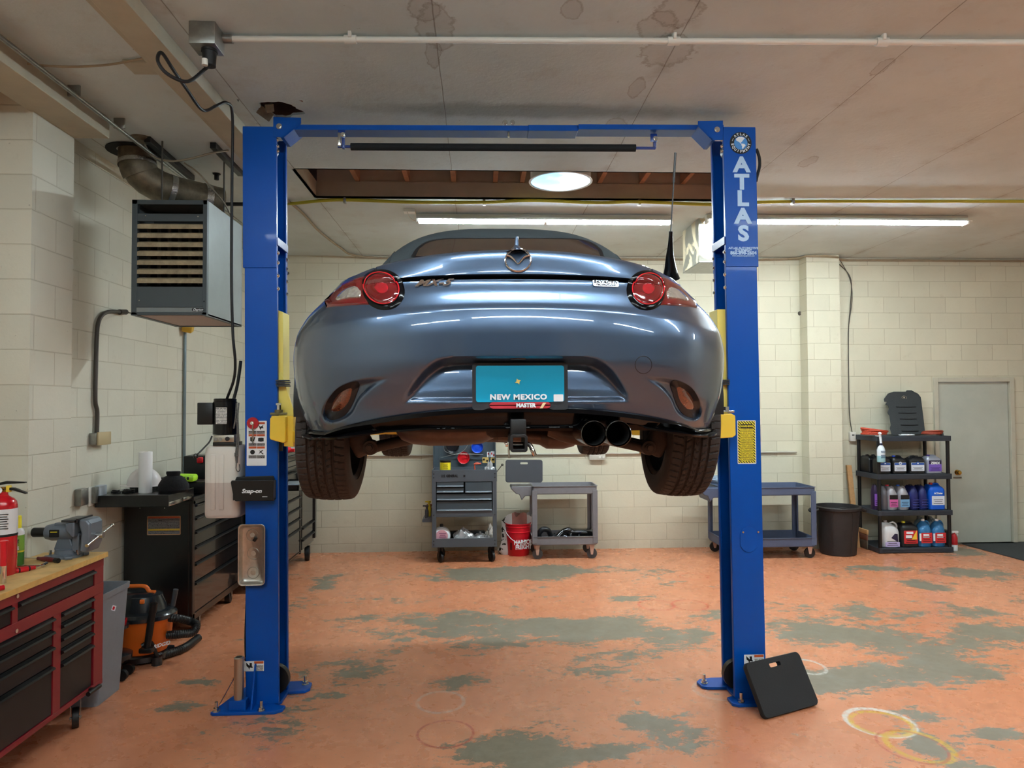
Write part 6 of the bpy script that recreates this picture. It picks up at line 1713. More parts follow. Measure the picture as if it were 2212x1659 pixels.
bm = bmesh.new(); z_ = zC_; tube(bm, [vc + V(-.13, -.02, z_ - .02), vc + V(-.12, -.02, z_ + .035), vc + V(-.02, -.02, z_ + .045), vc + V(.05, -.02, z_ + .04), vc + V(.08, -.02, z_ + .005), vc + V(.12, -.02, z_ - .0)], .014, 12); obj('carry_handle', bm, M_vo, t)
bm = bmesh.new(); box(bm, vc + V(.075, -.12, zC_ - .04), (.03, .02, .03), None, .006); obj('switch', bm, M_vo, t)
bm = bmesh.new(); ell(bm, [(0, zA_ - .045), (.17, zA_ - .045), (.175, zA_ - .01), (.16, zA_ + .002), (0, zA_ + .002)])
for dx, dy in ((-.16, -.12), (.17, -.10), (-.16, .12), (.17, .10)): cyl(bm, vc + V(dx, dy, zA_ - .07), vc + V(dx, dy, zA_ - .01), .035, seg=16)
obj('dolly_base', bm, M_vk, t)
for dx, dy in ((-.16, -.12), (.17, -.10), (-.16, .12), (.17, .10)):
    bm = bmesh.new(); r_ = max(.02, (zA_ - .05) / 2); cyl(bm, vc + V(dx - .013, dy, r_), vc + V(dx + .013, dy, r_), r_, seg=20); obj('caster', bm, M_blk, t)
# wand
w0_ = PY(317, 1404, VY - .20); w1_ = PY(332, 1303, VY - .20)
bm = bmesh.new(); cyl(bm, w0_, w1_, .022, .024, 20); cyl(bm, w1_ - (w1_ - w0_) * .2, w1_, .027, seg=20); cyl(bm, w1_, w1_ + V(0, 0, .004), .018, seg=20); box(bm, w0_ + V(0, 0, .0), (.09, .06, .035), None, .01); obj('wand_tube', bm, M_bl_sat, t)
bm = bmesh.new(); tube(bm, [w0_ + V(-.05, .03, .02), w0_ + V(0, .06, .03), vc + V(.18, -.1, zA_ - .03)], .013, 8); obj('wand_bracket', bm, M_bl_sat, t)
M_hose = mat('corrugated_hose', rgb(24, 25, 26), .4)
bm = bmesh.new(); h0 = [PY(360, 1334, VY - .02), PY(385, 1336, VY - .02), PY(410, 1342, VY + .05), PY(424, 1350, VY + .05), PY(416, 1366, VY + .0), PY(390, 1370, VY - .05), PY(362, 1372, VY - .05)]
tube(bm, h0, .030, 14, 14, ribs=.90); obj('hose', bm, M_hose, t)
bm = bmesh.new(); h1 = [PZ(290, 1428, .035), PZ(325, 1422, .035), PZ(365, 1411, .035), PZ(400, 1398, .035), PZ(428, 1378, .035)]
tube(bm, h1, .030, 14, 18, ribs=.90); obj('floor_hose', bm, M_hose, t)
bm = bmesh.new(); p = PY(372, 1300, VY + .05); cyl(bm, PY(369, 1330, VY + .08), PY(380, 1273, VY + .08), .016, .018, 12); obj('crevice_tool', bm, mat('grey_plastic_tool', rgb(60, 64, 68), .5), t)
text('vac_print', 'RIDGID', .035, vc + V(.21, -.12, zA_ + .075), M_wh, t, nrm=(.75, -.6, 0), bold=.001, shear=.3)
# red bucket lid leaning between bin and vacuum
p = PY(262, 1345, 4.90); bm = bmesh.new(); lathe(bm, [(0, 0), (.055, 0), (.058, .004), (.060, .05), (.052, .05), (.050, .008), (0, .006)], p + V(-.03, 0, -.03), (.1, 0, 1), 28)
tag(obj('red_bowl', bm, M_rp), 'small red plastic bowl on the black stool between the grey bin and the vacuum', 'bowl')
# low black creeper stool under it
sx0 = PY(262, 1440, 4.89)
t = thing('rolling_stool', 'low black wheeled stool base beside the grey bin', 'stool', (sx0.x, 4.89, 0))
zs_ = PY(262, 1412, 4.89).z
sx0.x -= .04
bm = bmesh.new(); lathe(bm, [(0, zs_ + .015), (.085, zs_ + .012), (.105, zs_), (.102, zs_ - .03), (.08, zs_ - .05), (0, zs_ - .055)], V(sx0.x, 4.89, 0), (0, 0, 1), 32); obj('stool_base', bm, M_vk, t)
bm = bmesh.new(); lathe(bm, [(.03, zs_), (.03, p.z - .04), (.075, p.z - .035), (.075, p.z - .015), (0, p.z - .015)], V(p.x - .03, 4.90, 0), (0, 0, 1), 20); obj('stool_post', bm, M_vk, t)
for dx, dy in ((.07, -.05), (.06, .06), (-.07, .0)):
    bm = bmesh.new(); r_ = .036; cyl(bm, V(sx0.x + dx, 4.89 + dy - .014, r_), V(sx0.x + dx, 4.89 + dy + .014, r_), r_, seg=20); obj('caster', bm, M_blk, t)

# --- black roll cabinet with a slide-out shelf
M_cab = mat('black_cabinet_enamel', rgb(16, 17, 18), .3, coat=.3)
M_cabf = mat('charcoal_drawer_front', rgb(34, 34, 35), .16, .45, coat=.5)
AX0, AX1, AY0, AY1, AZ0, AZ1 = LX + .02, -2.235, 5.68, 6.88, .13, 1.065
t = thing('roll_cabinet', 'black roll cabinet with slide-out shelf along the left wall, nearest the camera', 'tool cabinet', ((AX0 + AX1) / 2, AY0, 0))
bm = bmesh.new(); box2(bm, (AX0, AY0, AZ0), (AX1 - .03, AY1, AZ1), .004); box2(bm, (AX1 - .03, AY0, AZ0), (AX1, AY0 + .05, AZ1), .006); box2(bm, (AX1 - .03, AY1 - .05, AZ0), (AX1, AY1, AZ1), .006); box2(bm, (AX1 - .03, AY0, AZ0), (AX1, AY1, AZ0 + .05)); box2(bm, (AX1 - .03, AY0, AZ1 - .03), (AX1, AY1, AZ1)); box2(bm, (AX0, AY0, AZ1), (AX1 + .005, AY1, AZ1 + .03), .004)
obj('cabinet_shell', bm, M_cab, t, smooth=False)
zz = [AZ1 - .03, .93, .82, .70, .57, .42, AZ0 + .05]
for a, b in zip(zz, zz[1:]):
    drawer(AY0 + .05, AY1 - .05, b, a, True, t, M_cabf, AX1)
bm = bmesh.new(); box2(bm, (AX0 - .005, 5.26, 1.078), (AX1 - .01, 5.72, 1.163), .004); sh = obj('slide_out_shelf', bm, M_cab, t, smooth=False)
bm = bmesh.new(); box2(bm, (AX1 - .008, 5.26, 1.083), (AX1 + .002, 5.48, 1.112), .002); box2(bm, (AX1 - .008, 5.50, 1.088), (AX1 + .002, 5.66, 1.112), .002); obj('slide_rail', bm, M_zinc, sh)
bm = bmesh.new()
for px in (302.5, 356): 
    for py in (1087, 1097.5): q = PY(px, py, AY0 - .003); cyl(bm, q, q + V(0, -.002, 0), .0035, seg=10)
obj('rivets', bm, M_zinc, t)
c0_, c1_ = PY(318, 1115, AY0 - .001), PY(390, 1155, AY0 - .001)
wl = plate('warning_label', (c0_.x + c1_.x) / 2, (c0_.z + c1_.z) / 2, c1_.x - c0_.x, c0_.z - c1_.z, AY0 - .002, mat('label_border', rgb(196, 150, 110), .5), t, .006)
def sub(n_, x0, y0, x1, y1, m_, k, par): 
    a = PY(x0, y0, AY0 - .002 - k); b = PY(x1, y1, AY0 - .002 - k); return plate(n_, (a.x + b.x) / 2, (a.z + b.z) / 2, b.x - a.x, a.z - b.z, AY0 - .002 - k, m_, par, .0008, .0012)
sub('label_header', 320, 1116.5, 388, 1119.5, M_orange, .0015, wl); sub('label_text_block', 320, 1120, 388, 1142, M_txt_k, .0015, wl); sub('label_band', 320, 1142.5, 388, 1146, M_yl, .0015, wl); sub('label_text_block', 320, 1146.5, 388, 1153.5, M_txt_k, .0015, wl)
for y in (AY0 + .25, AY1 - .2):
    for x in (AX0 + .08, AX1 - .07): caster(x, y, .058, t, AZ0, w=.045, rot=pi / 2 if False else .1)
# deeper charcoal cabinet beyond the post with an open drawer and a top chest
BX1, BY0_, BY1_, BZ0, BZ1 = -1.955, 6.96, 7.93, .20, 1.07
t = thing('roll_cabinet', 'deep charcoal roll cabinet with a top chest and open drawer behind the left post', 'tool cabinet', ((LX + BX1) / 2, BY0_, 0))
bm = bmesh.new(); box2(bm, (LX + .03, BY0_, BZ0), (BX1 - .03, BY1_, BZ1), .004); box2(bm, (BX1 - .03, BY0_, BZ0), (BX1, BY0_ + .03, BZ1)); box2(bm, (BX1 - .03, BY1_ - .035, BZ0 - .02), (BX1, BY1_, BZ1)); box2(bm, (BX1 - .03, BY0_, BZ0), (BX1, BY1_, BZ0 + .01)); obj('cabinet_shell', bm, M_cab, t, smooth=False)
zz = [BZ1 - .005, .96, .82, .70, .585, .47, BZ0 + .01]
for i_, (a, b) in enumerate(zip(zz, zz[1:])):
    if i_ == 0: continue
    drawer(BY0_ + .03, BY1_ - .035, b, a, True, t, M_cabf, BX1)
bm = bmesh.new(); box2(bm, (BX1 - .05, BY0_ + .04, .975), (BX1 + .20, BY1_ - .35, .985)); box2(bm, (BX1 + .19, BY0_ + .04, .975), (BX1 + .205, BY1_ - .35, 1.03), .002); box2(bm, (BX1 - .05, BY1_ - .36, .975), (BX1 + .20, BY1_ - .35, 1.03)); box2(bm, (BX1 - .05, BY0_ + .04, .975), (BX1 + .20, BY0_ + .05, 1.03)); od = obj('open_drawer', bm, M_cab, t, smooth=False)
bm = bmesh.new(); box2(bm, (BX1 + .206, BY0_ + .06, 1.0), (BX1 + .210, BY1_ - .40, 1.02)); obj('drawer_trim', bm, M_galv, od)
for sy_ in (0,):
    bm = bmesh.new(); box2(bm, (LX + .05, BY0_, BZ1 + .005), (BX1 - .10, BY1_ + .25, BZ1 + .26), .006); ch_ = obj('top_chest', bm, M_cabf, t, smooth=False)
    bm = bmesh.new()
    for z_ in (BZ1 + .06, BZ1 + .12, BZ1 + .18, BZ1 + .22): box2(bm, (BX1 - .10, BY0_ + .01, z_), (BX1 - .094, BY1_ + .24, z_ + .006))
    obj('chest_gaps', bm, M_gap, ch_, smooth=False)
for y in (BY0_ + .2,):
    for x in (LX + .12, BX1 - .1): caster(x, y, .07, t, BZ0, w=.045, rot=.1)
t = thing('side_locker', 'charcoal side locker at the far end of the cabinets against the back wall', 'tool cabinet', ((LX + BX1) / 2, BY1_, 0))
bm = bmesh.new(); box2(bm, (LX + .03, BY1_ + .012, BZ0), (BX1 - .01, 8.56, BZ1), .004); box2(bm, (BX1 - .01, 8.50, BZ0 + .04), (BX1 + .02, 8.57, BZ1), .003); obj('locker_shell', bm, M_cab, t, smooth=False)
drawer(BY1_ + .02, 8.50, .47, BZ1 - .01, False, t, M_cabf, BX1 + .01); drawer(BY1_ + .02, 8.50, .34, .46, True, t, M_cabf, BX1 + .01); drawer(BY1_ + .02, 8.50, BZ0 + .01, .33, True, t, M_cabf, BX1 + .01)
for x in (LX + .12, BX1 - .05): caster(x, 8.42, .085, t, BZ0, w=.05, rot=.15)
# stuff in and on the cabinets
q = V(BX1 + .08, BY0_ + .35, .987); bm = bmesh.new(); box(bm, q + V(0, 0, .02), (.14, .30, .035), Euler((0, 0, .15)).to_matrix(), .006); o = obj('socket_case', bm, mat('silver_grey_case', rgb(140, 150, 160), .4, .3)); tag(o, 'silver grey tool case in the open drawer behind the left post', 'tool case')
q = V(BX1 + .10, BY0_ + .55, .987); bm = bmesh.new(); cyl(bm, q, q + V(0, 0, .06), .014, seg=14); tag(obj('red_bottle', bm, M_hr), 'tiny red cap bottle standing in the open drawer', 'bottle')
q = PY(614, 984, 7.15); 
zc2 = BZ1 + .26
t = thing('air_tool', 'red air tool lying on the top chest behind the left post', 'air tool', (q.x, 7.15, zc2))
bm = bmesh.new(); tube(bm, [V(q.x - .12, 7.15, zc2 + .03), V(q.x - .05, 7.15, zc2 + .034), V(q.x + .03, 7.15, zc2 + .034), V(q.x + .06, 7.15, zc2 + .03)], lambda u: .026 + .006 * sin(pi * u), 14); obj('tool_body', bm, mat('bright_red_plastic', rgb(225, 46, 58), .35), t)
bm = bmesh.new(); cyl(bm, V(q.x + .06, 7.15, zc2 + .03), V(q.x + .10, 7.15, zc2 + .03), .018, seg=16); obj('tool_nose', bm, M_hr, t)
t_ = None
q = PY(612, 974, 7.6); bm = bmesh.new(); box2(bm, (q.x - .3, 7.58, zc2), (q.x + .12, 7.66, PY(612, 968, 7.6).z), .004); tag(obj('white_box', bm, M_wh), 'white flat box standing on the top chest behind the left post', 'box')
# on the slide-out shelf
zS = 1.163
p = PY(314, 1058, 5.42); p = V(p.x, 5.42, zS)
t = thing('paper_towel_roll', 'white paper towel roll standing upright on the black slide-out shelf', 'paper towel', p)
hh = PY(314, 976, 5.42).z - zS
bm = bmesh.new(); lathe(bm, [(.020, 0), (.0455, 0), (.0465, .004), (.0465, hh - .004), (.0455, hh), (.020, hh)], p, (0, 0, 1), 36, True); obj('paper', bm, mat('white_paper', rgb(232, 232, 230), .85), t)
bm = bmesh.new(); lathe(bm, [(.017, 0.001), (.020, 0.001), (.020, hh - .001), (.017, hh - .001)], p, (0, 0, 1), 24, True); obj('cardboard_core', bm, mat('cardboard', rgb(150, 120, 88), .8), t)
q = PY(312, 1050, 5.60); 
t = thing('hard_hat', 'white hard hat behind the paper towel roll', 'hard hat', (q.x, 5.60, zS))
bm = bmesh.new(); n_ = 36; R = []
M_hat = mat('white_hat_plastic', rgb(214, 206, 204), .35)
for k in range(10):
    a = pi / 2 * k / 9; R.append([(bm.verts.new((q.x + .125 * cos(a) * cos(2 * pi * j / n_), 5.60 + .10 * cos(a) * sin(2 * pi * j / n_), zS + .035 + .135 * sin(a) ** .9)) if k < 9 else None) for j in range(n_)])
for a, b in zip(R[:8], R[1:9]):
    for j in range(n_): bm.faces.new((a[j], a[(j + 1) % n_], b[(j + 1) % n_], b[j]))
bm.faces.new(R[8]); obj('shell', bm, M_hat, t)
bm = bmesh.new(); pts = [(q.x + .135 * cos(2 * pi * j / n_) - (.045 * max(0, -cos(2 * pi * j / n_)) ** 3), 5.60 + .112 * sin(2 * pi * j / n_)) for j in range(n_)]
prism(bm, [(a, b, zS + .030 - .0 * j) for j, (a, b) in enumerate(pts)], (0, 0, .006)); obj('brim', bm, M_hat, t, bev=.002)
bm = bmesh.new(); lathe(bm, [(.10, 0.001), (.10, .03), (.095, .03), (.095, .001)], V(q.x, 5.60, zS), (0, 0, 1), 28, True); obj('headband', bm, M_bl_sat, t)
p = PY(369, 1058, 5.40); 
g = bmesh.new(); n_ = 30; R = []
for z_, r_ in ((0, .098), (.02, .112), (.06, .108), (.10, .086), (.125, .060), (.132, .045), (.15, .052), (.165, .050)):
    R.append([g.verts.new((p.x + r_ * cos(2 * pi * j / n_) * (1 + .04 * sin(3 * 2 * pi * j / n_)), 5.44 + r_ * .8 * sin(2 * pi * j / n_), zS + z_ * .93)) for j in range(n_)])
for a, b in zip(R, R[1:]):
    for j in range(n_): g.faces.new((a[j], a[(j + 1) % n_], b[(j + 1) % n_], b[j]))
g.faces.new(R[0][::-1]); g.faces.new(R[-1]); tag(obj('welding_hood_bag', g, mat('black_cloth', rgb(16, 17, 20), .9, bump=.3, bscale=60), origin=(p.x, 5.44, zS)), 'black cloth drawstring bag standing on the slide-out shelf beside the paper towel roll', 'bag')
zK = AZ1 + .03
q = PY(392, 1018, 5.86); t = thing('charger', 'neon green and black battery charger on the black cabinet', 'charger', (q.x, 5.86, zK))
bm = bmesh.new(); box(bm, (q.x - .06, 5.86, zK + .09), (.20, .16, .12), Euler((0, -.12, 0)).to_matrix(), .02); obj('charger_base', bm, M_bl_sat, t)
bm = bmesh.new(); box(bm, (q.x + .04, 5.83, zK + .135), (.17, .13, .055), Euler((0, .05, .1)).to_matrix(), .018); gr_ = obj('green_cover', bm, mat('neon_green_plastic', rgb(176, 236, 46), .35), t)
bm = bmesh.new()
for k in range(3): box(bm, (q.x + .03 + .03 * k, 5.763, zK + .135), (.014, .008, .022), None, .002)
obj('charger_slots', bm, M_gap, gr_)
bm = bmesh.new(); box(bm, (q.x + .13, 5.95, zK + .05), (.30, .20, .10), None, .012); tag(obj('tool_tray', bm, M_bl_sat, origin=(q.x + .13, 5.95, zK)), 'black plastic tray box behind the green charger on the black cabinet', 'tray')
q = PY(416, 992, 6.3); t = thing('charger_block', 'black charger block with a red end behind the white tank on the black cabinet', 'charger', (q.x, 6.3, zK))
bm = bmesh.new(); box2(bm, (q.x - .06, 6.25, zK), (q.x + .16, 6.45, PY(416, 984, 6.3).z), .01); obj('case_body', bm, M_bl_sat, t)
bm = bmesh.new(); box(bm, PY(432, 994, 6.22), (.05, .03, .05), None, .01); obj('red_end', bm, M_hr, t)
def tangle(name, pts, r, m, label, seedv, n=26, rad=.05, flat=.012):
    random.seed(seedv); bm = bmesh.new()
    c = Vector(pts); P_ = []
    for k in range(n):
        a = k * 2.1 + random.random(); rr = rad * (.45 + .55 * random.random()); P_.append(c + V(rr * cos(a) * 1.3, rr * sin(a), r + flat * (k % 4) / 2))
    tube(bm, P_, r, 7, 6); o = obj(name, bm, m, origin=c); tag(o, label, 'cable'); return o
tangle('charging_cable', V(PY(275, 1056, 5.42).x, 5.42, zS), .0035, M_blk, 'tangled thin black cable heaped left of the paper towel roll', 3, 24, .045)
tangle('charging_cable', V(PY(250, 1056, 5.40).x, 5.40, zS), .003, M_blk, 'small tangle of thin black cable at the wall end of the slide-out shelf', 5, 16, .03)
# --- wall boxes and conduits on the left wall
def WXp(px, py, x=LX): return PX(px, py, x)
for i_, (x0, x1, y0, y1, d_, m_, nm, lab_) in enumerate([(176, 192, 1057, 1090, .05, M_galv, 'outlet_box', 'rounded grey steel box, leftmost of the four wall boxes'), (192.5, 206, 1053, 1091, .012, M_white_pvc, 'cover_plate', 'white round-socket cover plate beside the grey steel wall box'), (206.5, 216, 1053, 1085, .04, M_galv, 'switch_box', 'narrow grey switch box between the two pale wall plates'), (216.5, 231, 1050, 1084, .05, mat('pale_blue_box', rgb(188, 198, 208), .4), 'outlet_box', 'pale bluish box, rightmost of the four wall boxes beside the black shelf')]):
    a, b = WXp(x0, y0, LX + d_), WXp(x1, y1, LX + d_)
    bm = bmesh.new(); box2(bm, (LX, a.y, b.z), (LX + d_, b.y, a.z), .008 if i_ == 0 else .003); tag(obj(nm, bm, m_), lab_, 'electrical box')
M_dark_c = mat('dark_painted_conduit', rgb(66, 60, 54), .45, .2)
def wl_(px, py, off=.02): return PX(px, py, LX + off)
bm = bmesh.new(); tube(bm, [wl_(209, 940), wl_(210, 890), wl_(206, 865), wl_(207, 800), wl_(209, 730), wl_(213, 695), wl_(224, 678), wl_(240, 673), wl_(262, 674)], .0145, 12); cyl(bm, wl_(258, 674), wl_(272, 674), .021, seg=14)
tag(obj('heater_conduit', bm, M_dark_c), 'dark conduit rising on the left wall and bending towards the heater', 'pipe')
bm = bmesh.new(); tube(bm, [wl_(272, 674), PX(285, 677, LX + .2), PY(300, 682, 5.2)], .004, 8); tag(obj('gas_tube', bm, M_dkwire), 'thin dark tube linking the bent conduit to the heater', 'pipe')
a, b = WXp(198, 936, LX + .05), WXp(233, 958, LX + .05)
t = thing('outlet_box', 'tan outlet box at the foot of the dark bent conduit', 'outlet', (LX, a.y, b.z))
bm = bmesh.new(); box2(bm, (LX, wl_(198, 940).y, b.z), (LX + .05, wl_(225, 940).y, a.z), .006); obj('box', bm, M_galv, t)
bm = bmesh.new(); box2(bm, (LX + .05, wl_(203, 940).y - .02, b.z - .006), (LX + .062, wl_(234, 940).y - .04, a.z + .004), .003); obj('cover', bm, mat('tan_plate', rgb(178, 160, 122), .5), t)
bm = bmesh.new(); cyl(bm, wl_(400, 712, .02), V(LX + .02, wl_(400, 712).y, 1.0), .0135, seg=12)
tag(obj('steel_riser', bm, mat('zinc_conduit', rgb(126, 140, 146), .35, .7)), 'straight galvanised conduit rising on the left wall behind the black cabinet', 'pipe')
q = wl_(406, 710, .06); bm = bmesh.new(); box(bm, q, (.09, .10, .06), Euler((.3, .2, .2)).to_matrix(), .012); tag(obj('yellow_box', bm, mat('dull_yellow_plastic', rgb(190, 150, 40), .5)), 'small yellow plastic box at the top of the galvanised conduit under the heater', 'box')

# ================================================================== HEATER
HX0_, HX1_, HY0_, HY1_ = PY(284, 550, 4.8).x, PY(447, 550, 4.8).x, 4.80, 5.50
HZ0, HZ1 = PY(284, 680, 4.8).z, PY(284, 431, 4.8).z
M_hf = mat('heater_dark_grey', rgb(72, 80, 84), .42, .2); M_hs = mat('heater_side_grey', rgb(128, 134, 134), .45, .25, noise=.08, nscale=5)
M_dust = mat('dusty_louver', rgb(156, 142, 114), .75, noise=.35, nscale=16); M_in = mat('heater_inside', rgb(16, 16, 17), .8)
t = thing('unit_heater', 'grey gas unit heater with dusty louvers hanging from the ceiling at left', 'heater', ((HX0_ + HX1_) / 2, HY0_, HZ0))
cw = .035
bm = bmesh.new()
box2(bm, (HX0_, HY0_ + .03, HZ0), (HX0_ + .01, HY1_, HZ1)); box2(bm, (HX1_ - .01, HY0_ + .03, HZ0), (HX1_, HY1_, HZ1)); box2(bm, (HX0_, HY0_ + .03, HZ1 - .01), (HX1_, HY1_, HZ1)); box2(bm, (HX0_, HY1_ - .01, HZ0), (HX1_, HY1_, HZ1))
obj('casing', bm, M_hs, t, smooth=False)
bm = bmesh.new(); box2(bm, (HX0_ + .04, HY0_ + .05, HZ0 - .0), (HX1_ - .03, HY1_ - .03, HZ0 + .012)); obj('bottom_panel', bm, mat('heater_bottom', rgb(180, 160, 150), .5), t, smooth=False)
bm = bmesh.new(); box2(bm, (HX0_, HY1_ - .03, HZ0 - .006), (HX1_, HY1_, HZ0 + .012)); box2(bm, (HX0_, HY0_, HZ0 - .004), (HX0_ + .04, HY1_, HZ0 + .01)); box2(bm, (HX1_ - .03, HY0_, HZ0 - .004), (HX1_, HY1_, HZ0 + .01)); obj('bottom_frame', bm, M_hf, t, smooth=False)
bm = bmesh.new()
def hz(r): return PY(300, r, 4.8).z
box2(bm, (HX0_, HY0_, HZ0), (HX0_ + cw, HY0_ + .03, HZ1), .002); box2(bm, (HX1_ - cw * .8, HY0_, HZ0), (HX1_, HY0_ + .03, HZ1), .002); box2(bm, (HX0_, HY0_, HZ1 - .03), (HX1_, HY0_ + .03, HZ1), .002)
box2(bm, (HX0_, HY0_ + .004, hz(477)), (HX1_, HY0_ + .02, hz(461))); box2(bm, (HX0_, HY0_ + .004, hz(663)), (HX1_, HY0_ + .02, hz(619))); box2(bm, (HX0_, HY0_, HZ0), (HX1_, HY0_ + .03, hz(674)), .002)
obj('front_frame', bm, M_hf, t, smooth=False)
bm = bmesh.new(); box2(bm, (HX0_ + cw, HY0_ + .002, hz(674)), (HX1_ - cw * .8, HY0_ + .02, hz(664))); st2 = obj('trim_strip', bm, M_hs, t, smooth=False)
bm = bmesh.new(); a = PY(428, 669, 4.8); prism(bm, [V(a.x + u, 4.798, a.z + w) for u, w in rrect(.080, .020, .009, 5)], (0, .004, 0)); bdg = obj('badge', bm, M_bkprint, st2, smooth=False)
text('badge_lettering', 'Dayton', .022, (a.x, 4.7975, a.z), M_wh, bdg, bold=.0003, shear=.35)
bm = bmesh.new(); box2(bm, (HX0_ + .01, HY0_ + .30, HZ0 + .02), (HX1_ - .01, HY0_ + .31, HZ1 - .01)); obj('inner_back', bm, M_in, t, smooth=False)
M_fin = mat('heat_exchanger_grey', rgb(74, 70, 62), .6, .3)
for k in range(7):
    r0 = 482 + k * 19.6 + 2
    z1_, z0_ = hz(r0), hz(r0 + 9.5)
    bm = bmesh.new(); prism(bm, [(HX0_ + cw, HY0_ + .004, z1_), (HX0_ + cw, HY0_ + .002, z0_), (HX0_ + cw, HY0_ + .010, z0_), (HX0_ + cw, HY0_ + .045, z1_ + .012), (HX0_ + cw, HY0_ + .04, z1_ + .014)], (HX1_ - HX0_ - cw * 1.8, 0, 0)); obj('louver', bm, M_dust, t, smooth=False)
for k in range(6):
    x = PY(322 + k * 22, 550, 4.9).x; bm = bmesh.new(); prism(bm, [(x, HY0_ + .07, hz(612)), (x + .012, HY0_ + .06, hz(612)), (x + .024, HY0_ + .07, hz(612)), (x + .024, HY0_ + .30, hz(612)), (x, HY0_ + .30, hz(612))], (0, 0, hz(482) - hz(612))); obj('exchanger_tube', bm, M_fin, t, smooth=False)
bm = bmesh.new()
for px, py in ((315, 466), (428, 468), (301, 649), (441, 651)): q = PY(px, py, 4.803); cyl(bm, q, q + V(0, -.003, 0), .0045, seg=10)
obj('screws', bm, M_zinc, t)
for x in (HX1_ - .10, HX1_ - .02):
    pass
for (xa, ya) in ((PY(350, 380, 4.95).x, 4.95), (PY(484, 380, 5.35).x, 5.35)):
    bm = bmesh.new(); cyl(bm, (xa, ya, HZ1 - .01), (xa, ya, CZ - .02), .006, seg=10); obj('hanger_rod', bm, M_dkwire, t)
for (x0, y0, x1, y1) in ((318, 300, 415, 384), (460, 313, 520, 375)):
    a, b = PZ(x0, y0, CZ - .02), PZ(x1, y1, CZ - .02)
    bm = bmesh.new(); d = (b - a).normalized(); n_ = V(-d.y, d.x, 0)
    prism(bm, [a + n_ * .02 + V(0, 0, -.022), a - n_ * .02 + V(0, 0, -.022), a - n_ * .02 + V(0, 0, .018), a + n_ * .02 + V(0, 0, .018)], b - a)
    tag(obj('strut_channel', bm, M_bl_sat), 'black steel strut on the ceiling above the heater' if x0 < 400 else 'black steel strut on the ceiling just left of the blue post', 'bracket')
# flue duct
M_flue = mat('sooty_galvanised_flue', rgb(126, 116, 98), .5, .7, noise=.35, nscale=14); M_tape = mat('foil_tape', rgb(210, 205, 198), .22, .95, bump=.5, bscale=60)
f0 = PZ(297, 326, CZ); f0 = V(f0.x, f0.y, CZ)
t = thing('flue_duct', 'sooty galvanised flue duct with foil tape from the ceiling to the heater', 'duct', f0)
rF = .115
fp = [f0 + V(0, 0, .05), f0 + V(.0, 0, -.07), f0 + V(.01, .0, -.13), f0 + V(.06, .04, -.20), f0 + V(.18, .13, -.25), f0 + V(.34, .27, -.26), f0 + V(.46, .37, -.27)]
bm = bmesh.new(); tube(bm, fp[:3] + [f0 + V(.02, .01, -.16)], rF * 1.08, 28, 4); obj('flue_collar', bm, M_flue, t)
bm = bmesh.new(); tube(bm, fp[1:], rF, 28, 2); obj('flue_elbow', bm, M_flue, t)
def band(k, w, r=1.03):
    P_ = smooth_path(fp[1:], 8); i0 = int(k * (len(P_) - 1)); bm = bmesh.new(); d = (P_[min(i0 + 1, len(P_) - 1)] - P_[i0 - 1]).normalized(); cyl(bm, P_[i0] - d * w, P_[i0] + d * w, rF * r, seg=28, cap=False); obj('foil_tape_band', bm, M_tape, t)
band(.12, .015, 1.12); band(.62, .02); band(.85, .025)
bm = bmesh.new(); lathe(bm, [(rF * 1.1, 0), (rF * 1.7, -.004), (rF * 1.7, -.008), (rF * 1.1, -.006)], f0 + V(-.01, 0, 0), (0, 0, 1), 32); obj('ceiling_ring', bm, M_in, t)
# flexible armoured cable
g0 = PZ(305, 298, CZ)
M_flex = mat('armoured_cable', rgb(160, 152, 136), .4, .7)
hang('armoured_cable', [g0 + V(.02, 0, -.0), PY(314, 315, g0.y + .05), PY(332, 338, g0.y + .1), PY(370, 348, g0.y + .1), PY(410, 343, g0.y + .1), PY(460, 330, g0.y + .1), PZ(493, 325, CZ - .02)], .0075, M_flex, 'ribbed metal cable sagging from the ceiling ring to the blue post', 'cable')
hang('armoured_cable', [PY(398, 352, 5.2), PY(430, 375, 5.2), PY(465, 415, 5.25), PY(485, 440, 5.3), PY(499, 466, 5.35)], .006, M_flex, 'ribbed metal cable running down behind the heater side', 'cable')
bm = bmesh.new(); lathe(bm, [(0, -.03), (.05, -.03), (.07, -.012), (.072, 0), (0, 0)], V(g0.x, g0.y, CZ), (0, 0, 1), 28); tag(obj('ceiling_junction', bm, M_flue), 'round sooty junction box on the ceiling where the ribbed cable starts', 'electrical box')
q = PZ(468, 375, CZ); bm = bmesh.new(); cyl(bm, V(q.x, q.y, CZ), V(q.x, q.y, CZ - .05), .018, seg=16); cyl(bm, V(q.x, q.y, CZ - .002), V(q.x, q.y, CZ - .006), .03, seg=20); tag(obj('pipe_stub', bm, M_in), 'short dark pipe stub on the ceiling between heater and post', 'pipe')
# ================================================================== BACK OF THE SHOP
M_usg = mat('slate_grey_enamel', rgb(84, 92, 100), .4, .2, coat=.15)
M_usd = mat('slate_drawer', rgb(70, 82, 90), .38, .2, coat=.15)
M_srv = mat('grey_cart_plastic', rgb(118, 116, 120), .55, noise=.06, nscale=20)
M_srb = mat('blue_grey_cart_plastic', rgb(74, 84, 108), .5, noise=.06, nscale=20)
def bb(bm, px0, r0, px1, r1, y0, y1, bev=0.0):
    """box whose front face (at depth y0) spans the given photo rectangle"""
    a, b = PY(px0, r0, y0), PY(px1, r1, y0); box2(bm, (a.x, y0, b.z), (b.x, y1, a.z), bev)
